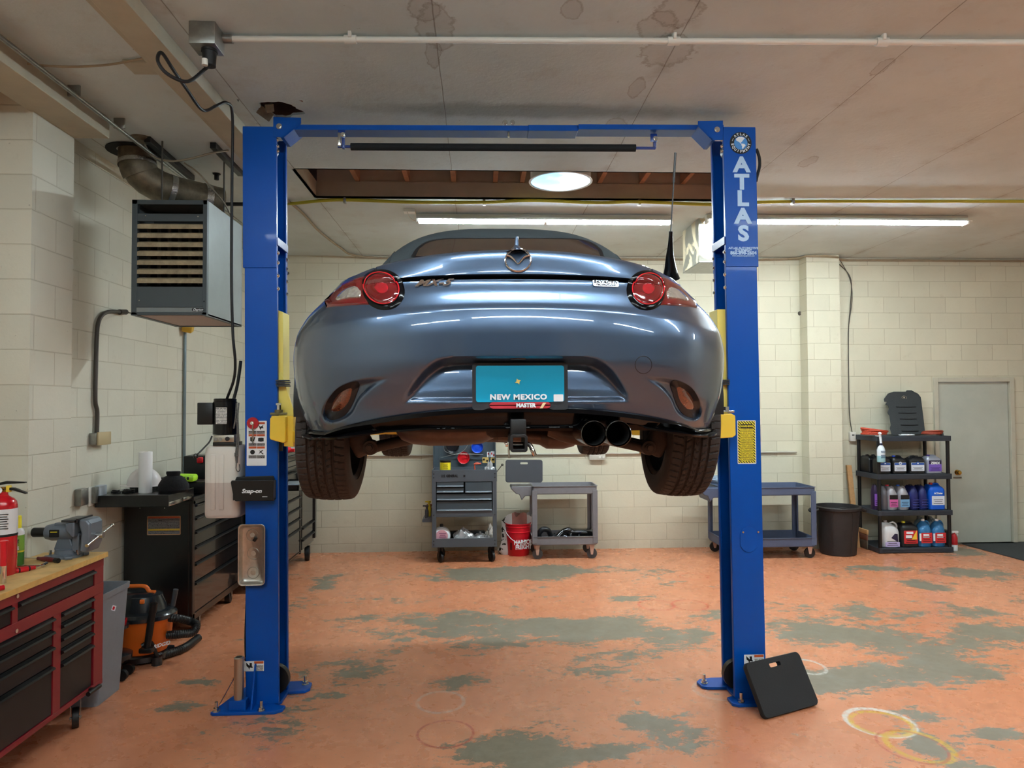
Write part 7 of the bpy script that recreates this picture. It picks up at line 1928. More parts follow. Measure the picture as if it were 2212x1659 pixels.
# ---- four-drawer tool cart
UY = 8.13; UB = 8.55
t = thing('tool_cart', 'slate grey tool cart with open lid and drawers against the back wall', 'tool cart', (-.17, UY, 0))
bm = bmesh.new()
for a, b in ((933, 942), (1064, 1073.5)):
    bb(bm, a, 1017, b, 1181, UY, UY + .05, .002); bb(bm, a, 1017, b, 1181, UB - .05, UB, .002)
bb(bm, 933, 1016, 1073.5, 1040, UY, UY + .02, .002)
bb(bm, 942, 1104, 1064, 1116, UY, UY + .02, .002)
bb(bm, 933, 1164, 1073.5, 1181, UY, UY + .012, .002)
A, B = PY(933, 1016, UY), PY(1073.5, 1181, UY)
x0, x1, zt, zb = A.x, B.x, A.z, B.z
zm = PY(1000, 1110, UY).z; zs = PY(1000, 1166, UY).z
box2(bm, (x0, UY + .02, zm), (x0 + .01, UB, zt)); box2(bm, (x1 - .01, UY + .02, zm), (x1, UB, zt)); box2(bm, (x0, UB - .01, zm), (x1, UB, zt)); box2(bm, (x0, UY + .02, zm), (x1, UB, zm + .01))
box2(bm, (x0, UY + .01, zb), (x1, UB, zb + .012)); box2(bm, (x0, UB - .012, zb), (x1, UB, zs)); box2(bm, (x0, UY, zb), (x0 + .012, UB, zs)); box2(bm, (x1 - .012, UY, zb), (x1, UB, zs))
box2(bm, (x0, UY + .01, zt - .09), (x1, UB, zt - .08))
obj('cart_frame', bm, M_usg, t, smooth=False)
def udraw(px0, r0, px1, r1):
    bm = bmesh.new(); a, b = PY(px0, r0, UY + .004), PY(px1, r1, UY + .004)
    box2(bm, (a.x + .002, UY + .004, b.z + .003), (b.x - .002, UY + .03, a.z - .003), .002); d = obj('drawer', bm, M_usd, t, smooth=False)
    bm = bmesh.new(); prism(bm, [(a.x + .004, UY + .004, b.z + .026), (a.x + .004, UY - .006, b.z + .022), (a.x + .004, UY - .014, b.z + .012), (a.x + .004, UY - .010, b.z + .008), (a.x + .004, UY + .004, b.z + .010)], (b.x - a.x - .008, 0, 0)); obj('drawer_pull', bm, M_usg, d, smooth=False)
for d in ((943, 1041, 1002, 1053), (943, 1054, 1002, 1065), (1004.5, 1041, 1063, 1065), (943, 1067, 1063, 1081), (943, 1083, 1063, 1104)): udraw(*d)
text('cart_print', 'U.S. GENERAL', .040, PY(971, 1028.5, UY - .001), M_bkprint, t, bold=.0022, sx=.78)
bm = bmesh.new(); q = PY(1003, 1028, UY); cyl(bm, q, q + V(0, -.006, 0), .011, seg=16); obj('lock', bm, M_bkprint, t)
for k, (px, py) in enumerate(((937, 1024), (937, 1032), (1069, 1023), (1069, 1031), (937, 1113), (1069, 1112), (937, 1169), (937, 1177), (1069, 1167), (1069, 1175))):
    bm = bmesh.new(); q = PY(px, py, UY); cyl(bm, q, q + V(0, -.004, 0), .007, seg=10); obj('screw', bm, M_bkprint, t)
for x in (x0 + .09, x1 - .06):
    for y in (UY + .08, UB - .08): caster(x, y, .062, t, zb, w=.03, m=M_blk, fork=M_bl_sat, rot=.5)
# raised lid
la, lb2 = PY(936, 921, UB), PY(1071, 1017, UB)
bm = bmesh.new(); box2(bm, (la.x, UB, lb2.z - .0), (lb2.x, UB + .012, lb2.z + .62)); box2(bm, (la.x, UB - .06, lb2.z), (la.x + .012, UB + .012, lb2.z + .62)); box2(bm, (lb2.x - .012, UB - .06, lb2.z), (lb2.x, UB + .012, lb2.z + .62)); box2(bm, (la.x, UB - .06, lb2.z + .608), (lb2.x, UB + .012, lb2.z + .62)); box2(bm, (la.x + .07, UB - .008, lb2.z), (la.x + .08, UB, lb2.z + .6)); box2(bm, (lb2.x - .085, UB - .008, lb2.z), (lb2.x - .075, UB, lb2.z + .6))
lid2 = obj('raised_lid', bm, M_usd, t, smooth=False)
def disc(name, px, py, rp, m, label, grp='round magnetic trays on the raised cart lid'):
    c = PY(px, py, UB - .012); r = rp * UB / 1534
    o_ = thing(name, label, 'magnetic dish', c, grp)
    bm = bmesh.new(); lathe(bm, [(0, .004), (r * .78, .004), (r * .9, -.022), (r, -.026), (r, -.020), (r * .86, .008), (0, .008)], c, (0, 1, 0), 36); obj('dish', bm, m, o_)
    bm = bmesh.new(); lathe(bm, [(0, 0.0), (r * .33, 0.0), (r * .36, .004), (0, .004)], c, (0, 1, 0), 24); obj('magnet', bm, m, o_)
disc('magnetic_dish', 977.5, 963, 14.5, mat('black_dish', rgb(14, 18, 24), .25, coat=.5), 'round black magnetic dish at the upper left of the raised cart lid')
disc('magnetic_dish', 1001.5, 988.5, 13, mat('red_dish', rgb(206, 22, 36), .35), 'round red magnetic dish in the middle of the raised cart lid')
disc('magnetic_dish', 1031, 966, 12.5, mat('blue_dish', rgb(14, 74, 196), .35), 'round blue magnetic dish at the upper right of the raised cart lid')
bm = bmesh.new(); tube(bm, [PY(958, 960, UB - .04), PY(962, 975, UB - .04), PY(985, 981, UB - .045), PY(1003, 972, UB - .045), PY(1012, 958, UB - .04)], .0025, 7); tube(bm, [PY(948, 990, UB - .045), PY(985, 981, UB - .05), PY(1013, 981, UB - .05)], .002, 7, 4); cyl(bm, PY(1013, 981, UB - .05), PY(1044, 982, UB - .05), .005, seg=10)
tag(obj('pickup_tool', bm, M_cable), 'thin flexible pickup tool with a steel tip hung across the raised cart lid', 'pickup tool')
def sticker(px0, r0, px1, r1, bg, fg, label, s_):
    a, b = PY(px0, r0, UB - .002), PY(px1, r1, UB - .002)
    o_ = thing('sticker', label, 'sticker', ((a.x + b.x) / 2, UB, (a.z + b.z) / 2), 'stickers on the cart lid')
    plate('sticker_sheet', (a.x + b.x) / 2, (a.z + b.z) / 2, b.x - a.x, a.z - b.z, UB - .002, bg, o_, .005, .0015)
    c = ((a.x + b.x) / 2, UB - .0028, (a.z + b.z) / 2)
    bm = bmesh.new()
    for k in range(s_): box(bm, V(a.x + (b.x - a.x) * (k + .5) / s_, UB - .003, c[2] + .008 * (-1) ** k), ((b.x - a.x) / s_ * .55, .0008, (a.z - b.z) * .35))
    obj('sticker_print', bm, fg, o_)
sticker(1052, 976, 1059, 987.5, M_wh, M_hr, 'small red and white sticker, upper left of the cart lid stickers', 1)
sticker(1060, 975, 1069, 987.5, M_wh, M_hr, 'red and white checked sticker, upper right on the cart lid', 2)
sticker(1042, 988, 1055.5, 1000, mat('tan_sticker', rgb(214, 180, 104), .5), M_bkprint, 'tan zigzag sticker, lower left on the cart lid', 2)
sticker(1060, 988.5, 1070, 1000, bpy.data.materials['tan_sticker'], M_bkprint, 'narrow tan zigzag sticker, lower right on the cart lid', 1)
# can, clamp and foil on the cart top
zc = zt
zF = zt - .08
c = PY(962, 1017, 8.22); 
t2 = thing('plastic_can', 'yellow plastic tub with black lid standing on the slate grey tool cart', 'tub', (c.x, 8.22, zF))
hh = PY(962, 998, 8.22).z
bm = bmesh.new(); lathe(bm, [(0, 0), (.058, 0), (.062, .004), (.062, hh - zF), (0, hh - zF)], (c.x, 8.22, zF), (0, 0, 1), 32); obj('tub', bm, mat('yellow_tub', rgb(240, 222, 40), .4), t2)
bm = bmesh.new(); lathe(bm, [(.064, hh - zF - .002), (.066, hh - zF + .018), (.060, hh - zF + .024), (0, hh - zF + .024)], (c.x, 8.22, zF), (0, 0, 1), 32); obj('lid', bm, M_bl_sat, t2)
bm = bmesh.new()
for k in range(5): box(bm, V(c.x + .005, 8.1575, zc + .065 - k * .013), (.055 - .01 * (k % 2), .001, .005))
obj('tub_print', bm, mat('olive_print', rgb(120, 110, 20), .5), t2)
c = PY(1031, 1012, 8.30); bm = bmesh.new(); tube(bm, [c + V(-.028, 0, -.03), c + V(-.03, 0, .05), c + V(0, 0, .065), c + V(.03, 0, .05)], .008, 8); cyl(bm, c + V(-.04, 0, .05), c + V(.045, 0, .055), .011); tag(obj('tee_wrench', bm, mat('orange_tool', rgb(196, 84, 60), .4)), 'small orange T-handled tool standing in the slate grey cart top', 'tool')
c = V(PY(1058, 1012, 8.25).x, 8.25, zF); 
def crumple(name, c, w, h, d, m, label, sd, cat='bag'):
    bm = bmesh.new(); bmesh.ops.create_icosphere(bm, subdivisions=4, radius=1)
    for v in bm.verts:
        p = v.co.copy(); n1 = pnoise(p * 1.7 + V(sd, 0, 0)); n2 = pnoise(p * 4.1 + V(0, sd, 0)); k = 1 + .35 * n1 + .18 * abs(n2)
        z = max(0, p.z * .5 + .5) * k
        tp = 1 - .55 * max(0, p.z)
        v.co = V(c[0] + p.x * w / 2 * k * tp, c[1] + p.y * d / 2 * k * tp, c[2] + z * h)
    o = obj(name, bm, m, origin=c, ang=25); tag(o, label, cat); return o
M_poly = mat('clear_plastic_bag', rgb(176, 178, 180), .22, .2, coat=.6)
crumple('plastic_bag', c, .10, .16, .08, M_poly, 'crumpled clear plastic bag on the right of the slate grey cart top', 2.2)
c = PY(1085, 1004, 8.25); bm = bmesh.new(); cyl(bm, PY(1073, 1019, 8.25), c, .005, seg=10); bmesh.ops.create_uvsphere(bm, u_segments=16, v_segments=10, radius=.015, matrix=Matrix.Translation(c)); obj('cart_knob_rod', bm, M_dkwire, t)
# side tray with odds and ends
a, b = PY(912, 1113, 8.2), PY(933, 1128, 8.2)
t2 = thing('side_tray', 'small grey side tray hooked on the left of the slate grey tool cart', 'tray', ((a.x + b.x) / 2, 8.2, b.z))
bm = bmesh.new(); prism(bm, [(a.x, 8.2, b.z), (x0, 8.2, b.z), (x0, 8.2, a.z + .06), (x0 - .01, 8.2, a.z + .06), (x0 - .02, 8.2, b.z + .06), (a.x, 8.2, b.z + .03)], (0, .30, 0)); obj('tray_shell', bm, M_usg, t2, smooth=False)
for k, (px, py, cc, h_, nm) in enumerate(((922, 1100, (60, 60, 62), .16, 'black spray bottle standing in the side tray of the grey tool cart'), (927, 1094, (206, 176, 40), .20, 'yellow-topped spray bottle standing in the side tray of the grey tool cart'), (930, 1098, (150, 96, 70), .15, 'brown bottle nearest the cart in the side tray'))):
    q = PY(px, 1112, 8.24 + .07 * k); zq = b.z + .03
    bm = bmesh.new(); lathe(bm, [(0, 0), (.022, 0), (.022, h_ * .6), (.012, h_ * .75), (.012, h_ * .85), (.020, h_ * .9), (.020, h_), (0, h_)], (q.x, q.y, zq), (0, 0, 1), 18); box(bm, (q.x - .02, q.y, zq + h_ * .95), (.05, .016, .018)); tag(obj('spray_bottle', bm, mat('tray_bottle_%d' % k, rgb(*cc), .4), origin=(q.x, q.y, zq)), nm, 'bottle')
# on the cart's lower shelf
zl_ = zb + .012
c = V(PY(954, 1164, 8.25).x, 8.24, zl_)
t2 = thing('round_jug', 'round white jug with pink label on the lower shelf of the slate grey tool cart', 'jug', c)
bm = bmesh.new(); lathe(bm, [(0, -.045), (.075, -.045), (.098, -.03), (.105, 0), (.098, .03), (.075, .045), (0, .045)], c + V(0, 0, .105), (0, 1, 0), 36); obj('jug_body', bm, M_wh, t2)
bm = bmesh.new(); cyl(bm, c + V(-.0, 0, .19), c + V(0, 0, .235), .02, seg=16); obj('jug_cap', bm, M_bl_sat, t2)
bm = bmesh.new(); lathe(bm, [(0, -.0462), (.07, -.0462), (.07, -.0455), (0, -.0455)], c + V(.005, 0, .105), (0, 1, 0), 30); pk = obj('jug_label', bm, mat('pink_label', rgb(226, 168, 180), .5), t2)
bm = bmesh.new()
for k in range(4): box(bm, c + V(.015, -.0470, .135 - k * .02), (.08 - .015 * (k % 2), .001, .010))
obj('jug_print', bm, mat('mauve_print', rgb(150, 90, 120), .5), pk)
crumple('plastic_bag', V(PY(1001, 1163, 8.22).x, 8.24, zl_), .20, .17, .14, M_poly, 'clear plastic bag rising to a peak on the lower cart shelf', 7.1)
crumple('plastic_bag', V(PY(1036, 1163, 8.22).x, 8.26, zl_), .20, .12, .14, M_poly, 'low flattened clear plastic bag right of the peaked one', 11.3)
crumple('plastic_bag', V(PY(1058, 1163, 8.22).x + .01, 8.36, zl_), .12, .18, .14, mat('white_bag', rgb(220, 216, 208), .4), 'whitish bag at the right end of the lower cart shelf', 4.3)
bm = bmesh.new(); q = PY(1008, 1150, 8.42); box2(bm, (q.x - .24, 8.40, zl_), (q.x + .22, 8.50, zl_ + .12), .02); tag(obj('black_case', bm, M_bl_sat, origin=(q.x, 8.45, zl_)), 'long black case at the back of the lower shelf of the slate grey cart', 'case')

# ---- service carts
def service_cart(name, label, m, px0, px1, yf, dpt, r_top0, r_top1, r_low0, r_low1, wheel_m, handle_left=True, th=.035):
    A = PY(px0, r_top0, yf); B = PY(px1, r_low1, yf); x0, x1 = A.x, B.x
    z3, z2 = A.z, PY((px0 + px1) / 2, r_top1, yf).z; z1, z0 = PY((px0 + px1) / 2, r_low0, yf).z, B.z
    z3 = PY((px0 + px1) / 2, r_top0, yf).z; z0 = PY((px0 + px1) / 2, r_low1, yf).z
    t = thing(name, label, 'cart', ((x0 + x1) / 2, yf, 0), 'two-tray service carts')
    yb = yf + dpt
    for za, zb_, nm in ((z2, z3, 'upper_tray'), (z0, z1, 'lower_tray')):
        bm = bmesh.new(); out = rrect(x1 - x0, dpt, .03, 4); cx_, cy_ = (x0 + x1) / 2, (yf + yb) / 2
        def rg(inset, z): return [bm.verts.new((cx_ + a, cy_ + b, z)) for a, b in rrect(x1 - x0 - inset, dpt - inset, .03, 4)]
        R = [rg(.02, za), rg(.0, za + .01), rg(0, zb_ - .006), rg(-.016, zb_ - .004), rg(-.016, zb_), rg(.016, zb_), rg(.03, za + .012)]
        for a, b in zip(R, R[1:]):
            for k in range(len(a)): bm.faces.new((a[k], a[(k + 1) % len(a)], b[(k + 1) % len(b)], b[k]))
        bm.faces.new(R[0][::-1]); bm.faces.new(R[-1]); obj(nm, bm, m, t, ang=40)
    for x, s in ((x0, 1), (x1, -1)):
        for y, s2 in ((yf, 1), (yb, -1)):
            bm = bmesh.new(); w = .055
            prism(bm, [(x - s * .004, y - s2 * .004, z0 + .02), (x + s * w, y - s2 * .004, z0 + .02), (x + s * w, y + s2 * .014, z0 + .02), (x + s * .014, y + s2 * .014, z0 + .02), (x + s * .014, y + s2 * w, z0 + .02), (x - s * .004, y + s2 * w, z0 + .02)], (0, 0, z3 - z0 - .07)); obj('corner_post', bm, m, t, smooth=False, bev=.004)
    for x in (x0 + .06, x1 - .06):
        for y in (yf + .05, yb - .05): caster(x, y, .060, t, z0, w=.028, m=wheel_m, fork=mat('dull_fork', rgb(196, 166, 150), .4, .3) if 'dull_fork' not in bpy.data.materials else bpy.data.materials['dull_fork'], rot=pi / 2 if False else 1.45)
    bm = bmesh.new(); xh = x0 if handle_left else x1; s = -1 if handle_left else 1
    prism(bm, [(xh, yf + .06, z3 - .005), (xh + s * .24, yf + .06, z3 - .005), (xh + s * .25, yf + .06, z3 - .03), (xh + s * .19, yf + .06, z3 - .09), (xh + s * .15, yf + .06, z3 - .10), (xh + s * .12, yf + .06, z3 - .17), (xh + s * .08, yf + .06, z3 - .12), (xh, yf + .06, z3 - .12)], (0, dpt - .12, 0)); obj('handle_tray', bm, m, t, bev=.008)
    return t, z3, z1, x0, x1, yf, yb, z2 + .012, z0 + .012
M_wgrey = mat('grey_rimmed_wheel', rgb(60, 58, 58), .5)
sc1, z3, z1, sx0_, sx1_, syf, syb, zi2, zi0 = service_cart('service_cart', 'grey plastic two-tray service cart by the red bucket', M_srv, 1150, 1291, 8.25, .42, 1050, 1068, 1159, 1178, M_wgrey)
for c_ in [ch for ch in sc1.children if ch.name.startswith('caster')]:
    pass
service_cart('service_cart', 'blue-grey plastic two-tray service cart behind the ATLAS post', M_srb, 1560, 1764, 8.10, .52, 1053, 1071, 1163, 1183, M_blk)
# kneeling pad standing on the grey cart
yk = 8.31
kneel_pad('kneeling_pad', PY(1092, 993, yk + .02), PY(1172, 993, yk + .02), PY(1172, 1042, yk), PY(1092, 1042, yk), .03, 'dark grey kneeling pad standing on the handle end of the grey service cart', mat('slate_eva_foam', rgb(62, 66, 72), .7))
# hoses and plastic parts on its lower tray
zz_ = zi0
def onc(px, y=8.40, dz=0): return V(PY(px, 1150, y).x, y, zz_ + dz)
bm = bmesh.new(); tube(bm, [onc(1166, 8.38, .04), onc(1164, 8.36, .10), onc(1172, 8.36, .155), onc(1184, 8.38, .14), onc(1190, 8.40, .07), onc(1198, 8.40, .05)], .032, 14); cyl(bm, onc(1196, 8.40, .055), onc(1202, 8.40, .07), .040, .044, 20); tag(obj('intake_hose', bm, mat('black_hose_rubber', rgb(22, 24, 28), .35)), 'fat curved black intake hose on the lower tray of the grey service cart', 'hose')
bm = bmesh.new(); tube(bm, [onc(1205, 8.42, .05), onc(1215, 8.44, .10), onc(1228, 8.44, .125), onc(1240, 8.46, .09)], .040, 14); box2(bm, onc(1225, 8.40, .02), onc(1281, 8.58, .135), .03, 3); tag(obj('airbox', bm, mat('shiny_black_plastic', rgb(12, 12, 13), .18, coat=.6)), 'shiny black airbox with a curved neck on the lower tray of the grey service cart', 'car part')
for k, (px0, px1, dz0, dz1, nm) in enumerate(((1218, 1250, .085, .025, 'silver lug wrench lying across the front of the lower grey cart tray'), (1240, 1262, .045, .025, 'short silver bar lying on the right of the lower grey cart tray'))):
    bm = bmesh.new(); cyl(bm, onc(px0, 8.33, dz0), onc(px1, 8.33, dz1), .007, seg=12); cyl(bm, onc((px0 + px1) / 2 - 2, 8.33, (dz0 + dz1) / 2), onc((px0 + px1) / 2, 8.33, (dz0 + dz1) / 2 + .06), .010, seg=12); tag(obj('wrench', bm, M_badge), nm, 'wrench')
bm = bmesh.new(); tube(bm, [onc(1162, 8.32, .02), onc(1172, 8.30, .045), onc(1184, 8.31, .03), onc(1190, 8.32, .02)], .018, 12); tag(obj('rubber_boot', bm, M_blk), 'short black rubber boot in front of the curved hose on the grey cart', 'car part')
crumple('car_cover', V(PY(1553, 1040, 8.2).x, 8.35, z3 + .0), .30, .10, .25, mat('pale_blue_film', rgb(120, 140, 160), .4), 'crumpled pale blue plastic on the left end of the blue-grey service cart', 9.1, 'plastic sheet')
# ---- red bucket and bag
c = PZ(1121, 1203, 0); c = V(c.x, c.y + .15, 0); yB = c.y - .14
hB = PY(1121, 1133, yB).z
t = thing('bucket', 'red plastic bucket with white lettering on the floor beside the grey service cart', 'bucket', c)
bm = bmesh.new(); lathe(bm, [(0, 0), (.128, 0), (.131, .004), (.146, hB * .72), (.152, hB * .73), (.152, hB * .75), (.147, hB * .76), (.149, hB * .88), (.155, hB * .89), (.155, hB * .91), (.149, hB * .92), (.150, hB - .012), (.157, hB - .008), (.157, hB), (.148, hB), (.126, .01), (0, .008)], c, (0, 0, 1), 48); obj('bucket_body', bm, mat('bucket_red', rgb(206, 18, 36), .35), t)
bm = bmesh.new(); tube(bm, [c + V(-.158, -.02, hB * .82), c + V(-.14, -.09, hB * .70), c + V(-.07, -.155, hB * .52), c + V(.02, -.17, hB * .45), c + V(.09, -.15, hB * .52)], .004, 8); obj('bail_handle', bm, M_wh, t)
text('bucket_print', 'HARBOR', .075, c + V(.055, -.150, hB * .45), M_wh, t, nrm=(.3, -1, 0), bold=.0025, sx=.80)
text('bucket_print', 'FREIGHT', .070, c + V(.055, -.148, hB * .30), M_wh, t, nrm=(.3, -1, 0), bold=.0025, sx=.74)
bm = bmesh.new(); box(bm, c + V(-.09, -.105, hB * .35), (.03, .002, .12), Euler((0, 0, -.7)).to_matrix()); obj('warning_print', bm, mat('dark_red_print', rgb(110, 14, 24), .5), t)
q = V(PY(1112, 1180, 8.55).x, 8.62, 0)
bm = bmesh.new(); n_ = 28; R = []
for k, (z_, w_, d_, dx) in enumerate(((0, .34, .16, -.02), (.04, .38, .18, -.02), (.15, .33, .18, 0), (.28, .32, .16, .01), (.37, .36, .12, .03), (.44, .30, .09, .08), (.47, .20, .05, .10))):
    R.append([bm.verts.new((q.x + dx + w_ / 2 * cos(2 * pi * j / n_) * (1 + .07 * sin(5 * 2 * pi * j / n_ + k)), q.y + d_ / 2 * sin(2 * pi * j / n_), z_ + (.03 * sin(3 * 2 * pi * j / n_ + k) if z_ > .1 else 0))) for j in range(n_)])
for a, b in zip(R, R[1:]):
    for j in range(n_): bm.faces.new((a[j], a[(j + 1) % n_], b[(j + 1) % n_], b[j]))
bm.faces.new(R[0][::-1]); bm.faces.new(R[-1])
g = NT('printed_sack', .5); geo = g.n('ShaderNodeNewGeometry'); sp = g.n('ShaderNodeSeparateXYZ'); g.l(geo.outputs['Position'], sp.inputs[0])
mid = g.math('LESS_THAN', g.math('ABSOLUTE', g.math('SUBTRACT', sp.outputs[0], q.x + .06)), .09); c_ = g.mix(g.math('MULTIPLY', mid, g.math('GREATER_THAN', sp.outputs[2], .25)), rgb(222, 216, 212), rgb(190, 128, 116))
edge = g.math('LESS_THAN', sp.outputs[0], q.x - .105); nn = g.noise(18, 2, .5, geo.outputs['Position']); c_ = g.mix(g.math('MULTIPLY', edge, g.math('GREATER_THAN', nn, .54)), c_, rgb(40, 36, 28)); g.l(c_, g.b.inputs['Base Color'])
tag(obj('absorbent_sack', bm, g.m, origin=q), 'white printed sack slumped against the wall behind the red bucket', 'sack')
# ---- black trash can
c = PZ(1831, 1204, 0); c = V(c.x, c.y + .22, 0); hT = PY(1827, 1092, c.y).z; kx = c.y / 1534
t = thing('trash_can', 'big round black plastic trash can with side handles beside the bottle shelf', 'trash can', c)
rb_, rt_ = 38 * kx * .97, 45 * kx
M_tc = mat('black_bin_plastic', rgb(34, 31, 31), .55, noise=.15, nscale=10, bump=.1, bscale=40)
bm = bmesh.new(); lathe(bm, [(0, 0), (rb_ - .01, 0), (rb_, .01), (rt_, hT - .05), (rt_ + .005, hT - .045), (rt_ + .022, hT - .035), (rt_ + .025, hT - .01), (rt_ + .015, hT), (rt_ - .004, hT), (rb_ - .012, .015), (0, .012)], c, (0, 0, 1), 56); body_tc = obj('can_body', bm, M_tc, t)
for s in (-1, 1):
    bm = bmesh.new(); tube(bm, [c + V(s * (rt_ + .015), -.07, hT - .03), c + V(s * (rt_ + .07), -.06, hT - .055), c + V(s * (rt_ + .075), 0, hT - .065), c + V(s * (rt_ + .07), .06, hT - .055), c + V(s * (rt_ + .015), .07, hT - .03)], .014, 10); obj('side_handle', bm, M_tc, t)
bm = bmesh.new()
for a0_ in (-1.85,):
    pts = [(-.10, .04), (-.10, .42), (-.08, .52), (-.02, .57), (.05, .57), (.11, .52), (.13, .42), (.13, .04)]
    P_ = []
    for u, z in pts:
        a = a0_ + u / .25 * 1.1; r_ = rb_ + (rt_ - rb_) * z / hT + .001; P_.append(c + V(r_ * cos(a), r_ * sin(a), z))
    tube(bm, P_, .006, 8, 5)
obj('moulded_rib', bm, M_tc, t)
# ---- plastic shelf unit
SY = 8.30; SB = 8.80
M_sh = mat('black_shelf_plastic', rgb(44, 50, 58), .5)
L0, R0_ = PY(1896, 1000, SY), PY(2056, 1000, SY)
sx0, sx1 = L0.x, R0_.x
t = thing('shelf_unit', 'black plastic four-tier shelf unit full of fluid jugs against the back wall', 'shelf', ((sx0 + sx1) / 2, SY, 0))
SHZ = []
for r0, r1 in ((942, 953), (1024, 1035.5), (1103, 1114), (1183.5, 1195)):
    a = PY(1976, r0, SY).z; b = max(0.0, PY(1976, r1, SY).z)
    if r0 == 1183.5: b = .004
    SHZ.append((b, a))
    bm = bmesh.new(); box2(bm, (sx0, SY, b), (sx1, SY + .02, a), .004); box2(bm, (sx0, SB - .02, b), (sx1, SB, a), .004); box2(bm, (sx0, SY, b), (sx0 + .02, SB, a), .004); box2(bm, (sx1 - .02, SY, b), (sx1, SB, a), .004); box2(bm, (sx0 + .01, SY + .01, a - .016), (sx1 - .01, SB - .01, a - .004))
    for k in range(2): box2(bm, (sx0 + .04, SY - .004, b + .014 + k * .022), (sx1 - .04, SY, b + .020 + k * .022))
    obj('shelf_board', bm, M_sh, t, smooth=False)
zs = [s[1] for s in SHZ]
for (b1, a1), (b0, a0) in zip(SHZ, SHZ[1:]):
    for x in (sx0 + .028, sx1 - .028):
        for y in (SY + .03, SB - .03):
            bm = bmesh.new(); cyl(bm, (x, y, a0 - .004), (x, y, b1 + .004), .021, seg=20); obj('post_tube', bm, M_bl_sat, t)
# jugs
MC = {}
def cm(name, c, rough=.35, **k):
    if name not in MC: MC[name] = mat(name, rgb(*c), rough, **k)
    return MC[name]
def jug(px0, px1, rt, zb, y, body, label, cat='jug', cap=(30, 30, 32), depth=.16, lab_c=None, lab2=None, txt=None, txt_c=None, style='square', cap_dx=0.0, grp=None, caprt=None, rough=.35, lab_z=(.15, .62)):
    A = PY(px0, 1000, y); B = PY(px1, 1000, y); w = B.x - A.x; cx = (A.x + B.x) / 2; H = PY((px0 + px1) / 2, rt, y).z - zb; yc = y + depth / 2
    t = thing('fluid_jug', label, cat, (cx, yc, zb), grp)
    bm = bmesh.new(); R = []
    if style == 'square': prof = ((0, .94), (.02, 1), (.70, 1), (.78, .97), (.86, .82), (.92, .66), (.93, .60))
    elif style == 'oval': prof = ((0, .92), (.03, 1), (.55, 1), (.66, .97), (.80, .80), (.90, .55), (.95, .35), (.955, .30))
    else: prof = ((0, .95), (.02, 1), (.55, 1), (.68, .94), (.80, .74), (.88, .46), (.92, .28), (.925, .24))
    rr = min(w, depth) * (.22 if style == 'square' else .45)
    for zf, s in prof: R.append([bm.verts.new((cx + cap_dx * (1 - s) * w + a, yc + b, zb + H * zf)) for a, b in rrect(w * s, depth * (s if style != 'oval' else (s * .5 + .5)), rr * min(1, s + .1), 5)])
    for a, b in zip(R, R[1:]):
        for k in range(len(a)): bm.faces.new((a[k], a[(k + 1) % len(a)], b[(k + 1) % len(b)], b[k]))
    bm.faces.new(R[0][::-1]); bm.faces.new(R[-1]); bo = obj('jug_body', bm, body, t)
    capx = cx + cap_dx * w * .62
    bm = bmesh.new(); cyl(bm, (capx, yc, zb + H * .90), (capx, yc, zb + H), min(.020, w * .22), seg=20); obj('cap', bm, cm('cap_%d_%d_%d' % cap, cap), t)
    bm = bmesh.new(); hx = -1 if cap_dx > 0 else 1
    if style == 'square': tube(bm, [V(cx + hx * w * .30 - hx * .005, yc - .0, zb + H * .80), V(cx + hx * w * .26, yc, zb + H * .93), V(cx + hx * w * .02, yc, zb + H * .965), V(cx - hx * w * .16, yc, zb + H * .90)], .011, 10)
    else: tube(bm, [V(cx + hx * w * .42, yc, zb + H * .62), V(cx + hx * w * .44, yc, zb + H * .80), V(cx + hx * w * .25, yc, zb + H * .92), V(cx, yc, zb + H * .86)], .011, 10)
    obj('handle', bm, body, t)
    if lab_c:
        l0, l1 = lab_z
        lo = plate('label', cx, zb + H * (l0 + l1) / 2, w * .80, H * (l1 - l0), y - .0015, lab_c, t, .006, .003)
        if lab2: plate('label_band', cx, zb + H * (l1 - .07 if lab2[1] > 0 else l0 + .09), w * .78, H * abs(lab2[1]), y - .0025, lab2[0], lo, .003, .002)
        if txt: text('label_print', txt, txt_c[1], (cx, y - .0045, zb + H * txt_c[2]), txt_c[0], lo, bold=txt_c[1] * .03, sx=.9)
        bm = bmesh.new()
        for k in range(3): box(bm, (cx, y - .0022, zb + H * (l0 + .06 + .07 * k)), (w * (.6 - .12 * (k % 2)), .001, H * .018))
        obj('label_lines', bm, M_gap, lo)
    return t
blackj = cm('black_jug', (20, 21, 24), .35); labw = cm('pale_label', (206, 214, 224), .5); labb = cm('blue_label', (18, 70, 150), .45)
G1 = 'black jugs with white and blue labels'
for k, (a, b, lb_, capc) in enumerate(((1898, 1926, 'black jug with blue and white label, behind the hanging spray bottle', (24, 24, 26)), (1929, 1960.5, 'black jug with a blank white label and a blue cap', (20, 50, 150)), (1965, 2000, 'black jug with white label left of the silver jug', (24, 24, 26)))):
    j = jug(a, b, 985, zs[1], 8.345, blackj, lb_, cap=capc, lab_c=labw, lab2=(labb, .11), grp=G1, cap_dx=-.3 if k == 1 else .25)
    A = PY((a + b) / 2, 1000, 8.345); bm = bmesh.new(); lathe(bm, [(.013, -.002), (.019, -.002), (.019, 0), (.013, 0)], (A.x, 8.343, zs[1] + .125), (0, 1, 0), 24, True); cyl(bm, (A.x, 8.3415, zs[1] + .125), (A.x, 8.3425, zs[1] + .125), .0125, seg=20); obj('label_roundel', bm, labb if k != 1 else labw, j)
    text('label_roundel_print', 'm', .026, (A.x, 8.3405, zs[1] + .126), M_wh if k != 1 else labb, j, bold=.001)
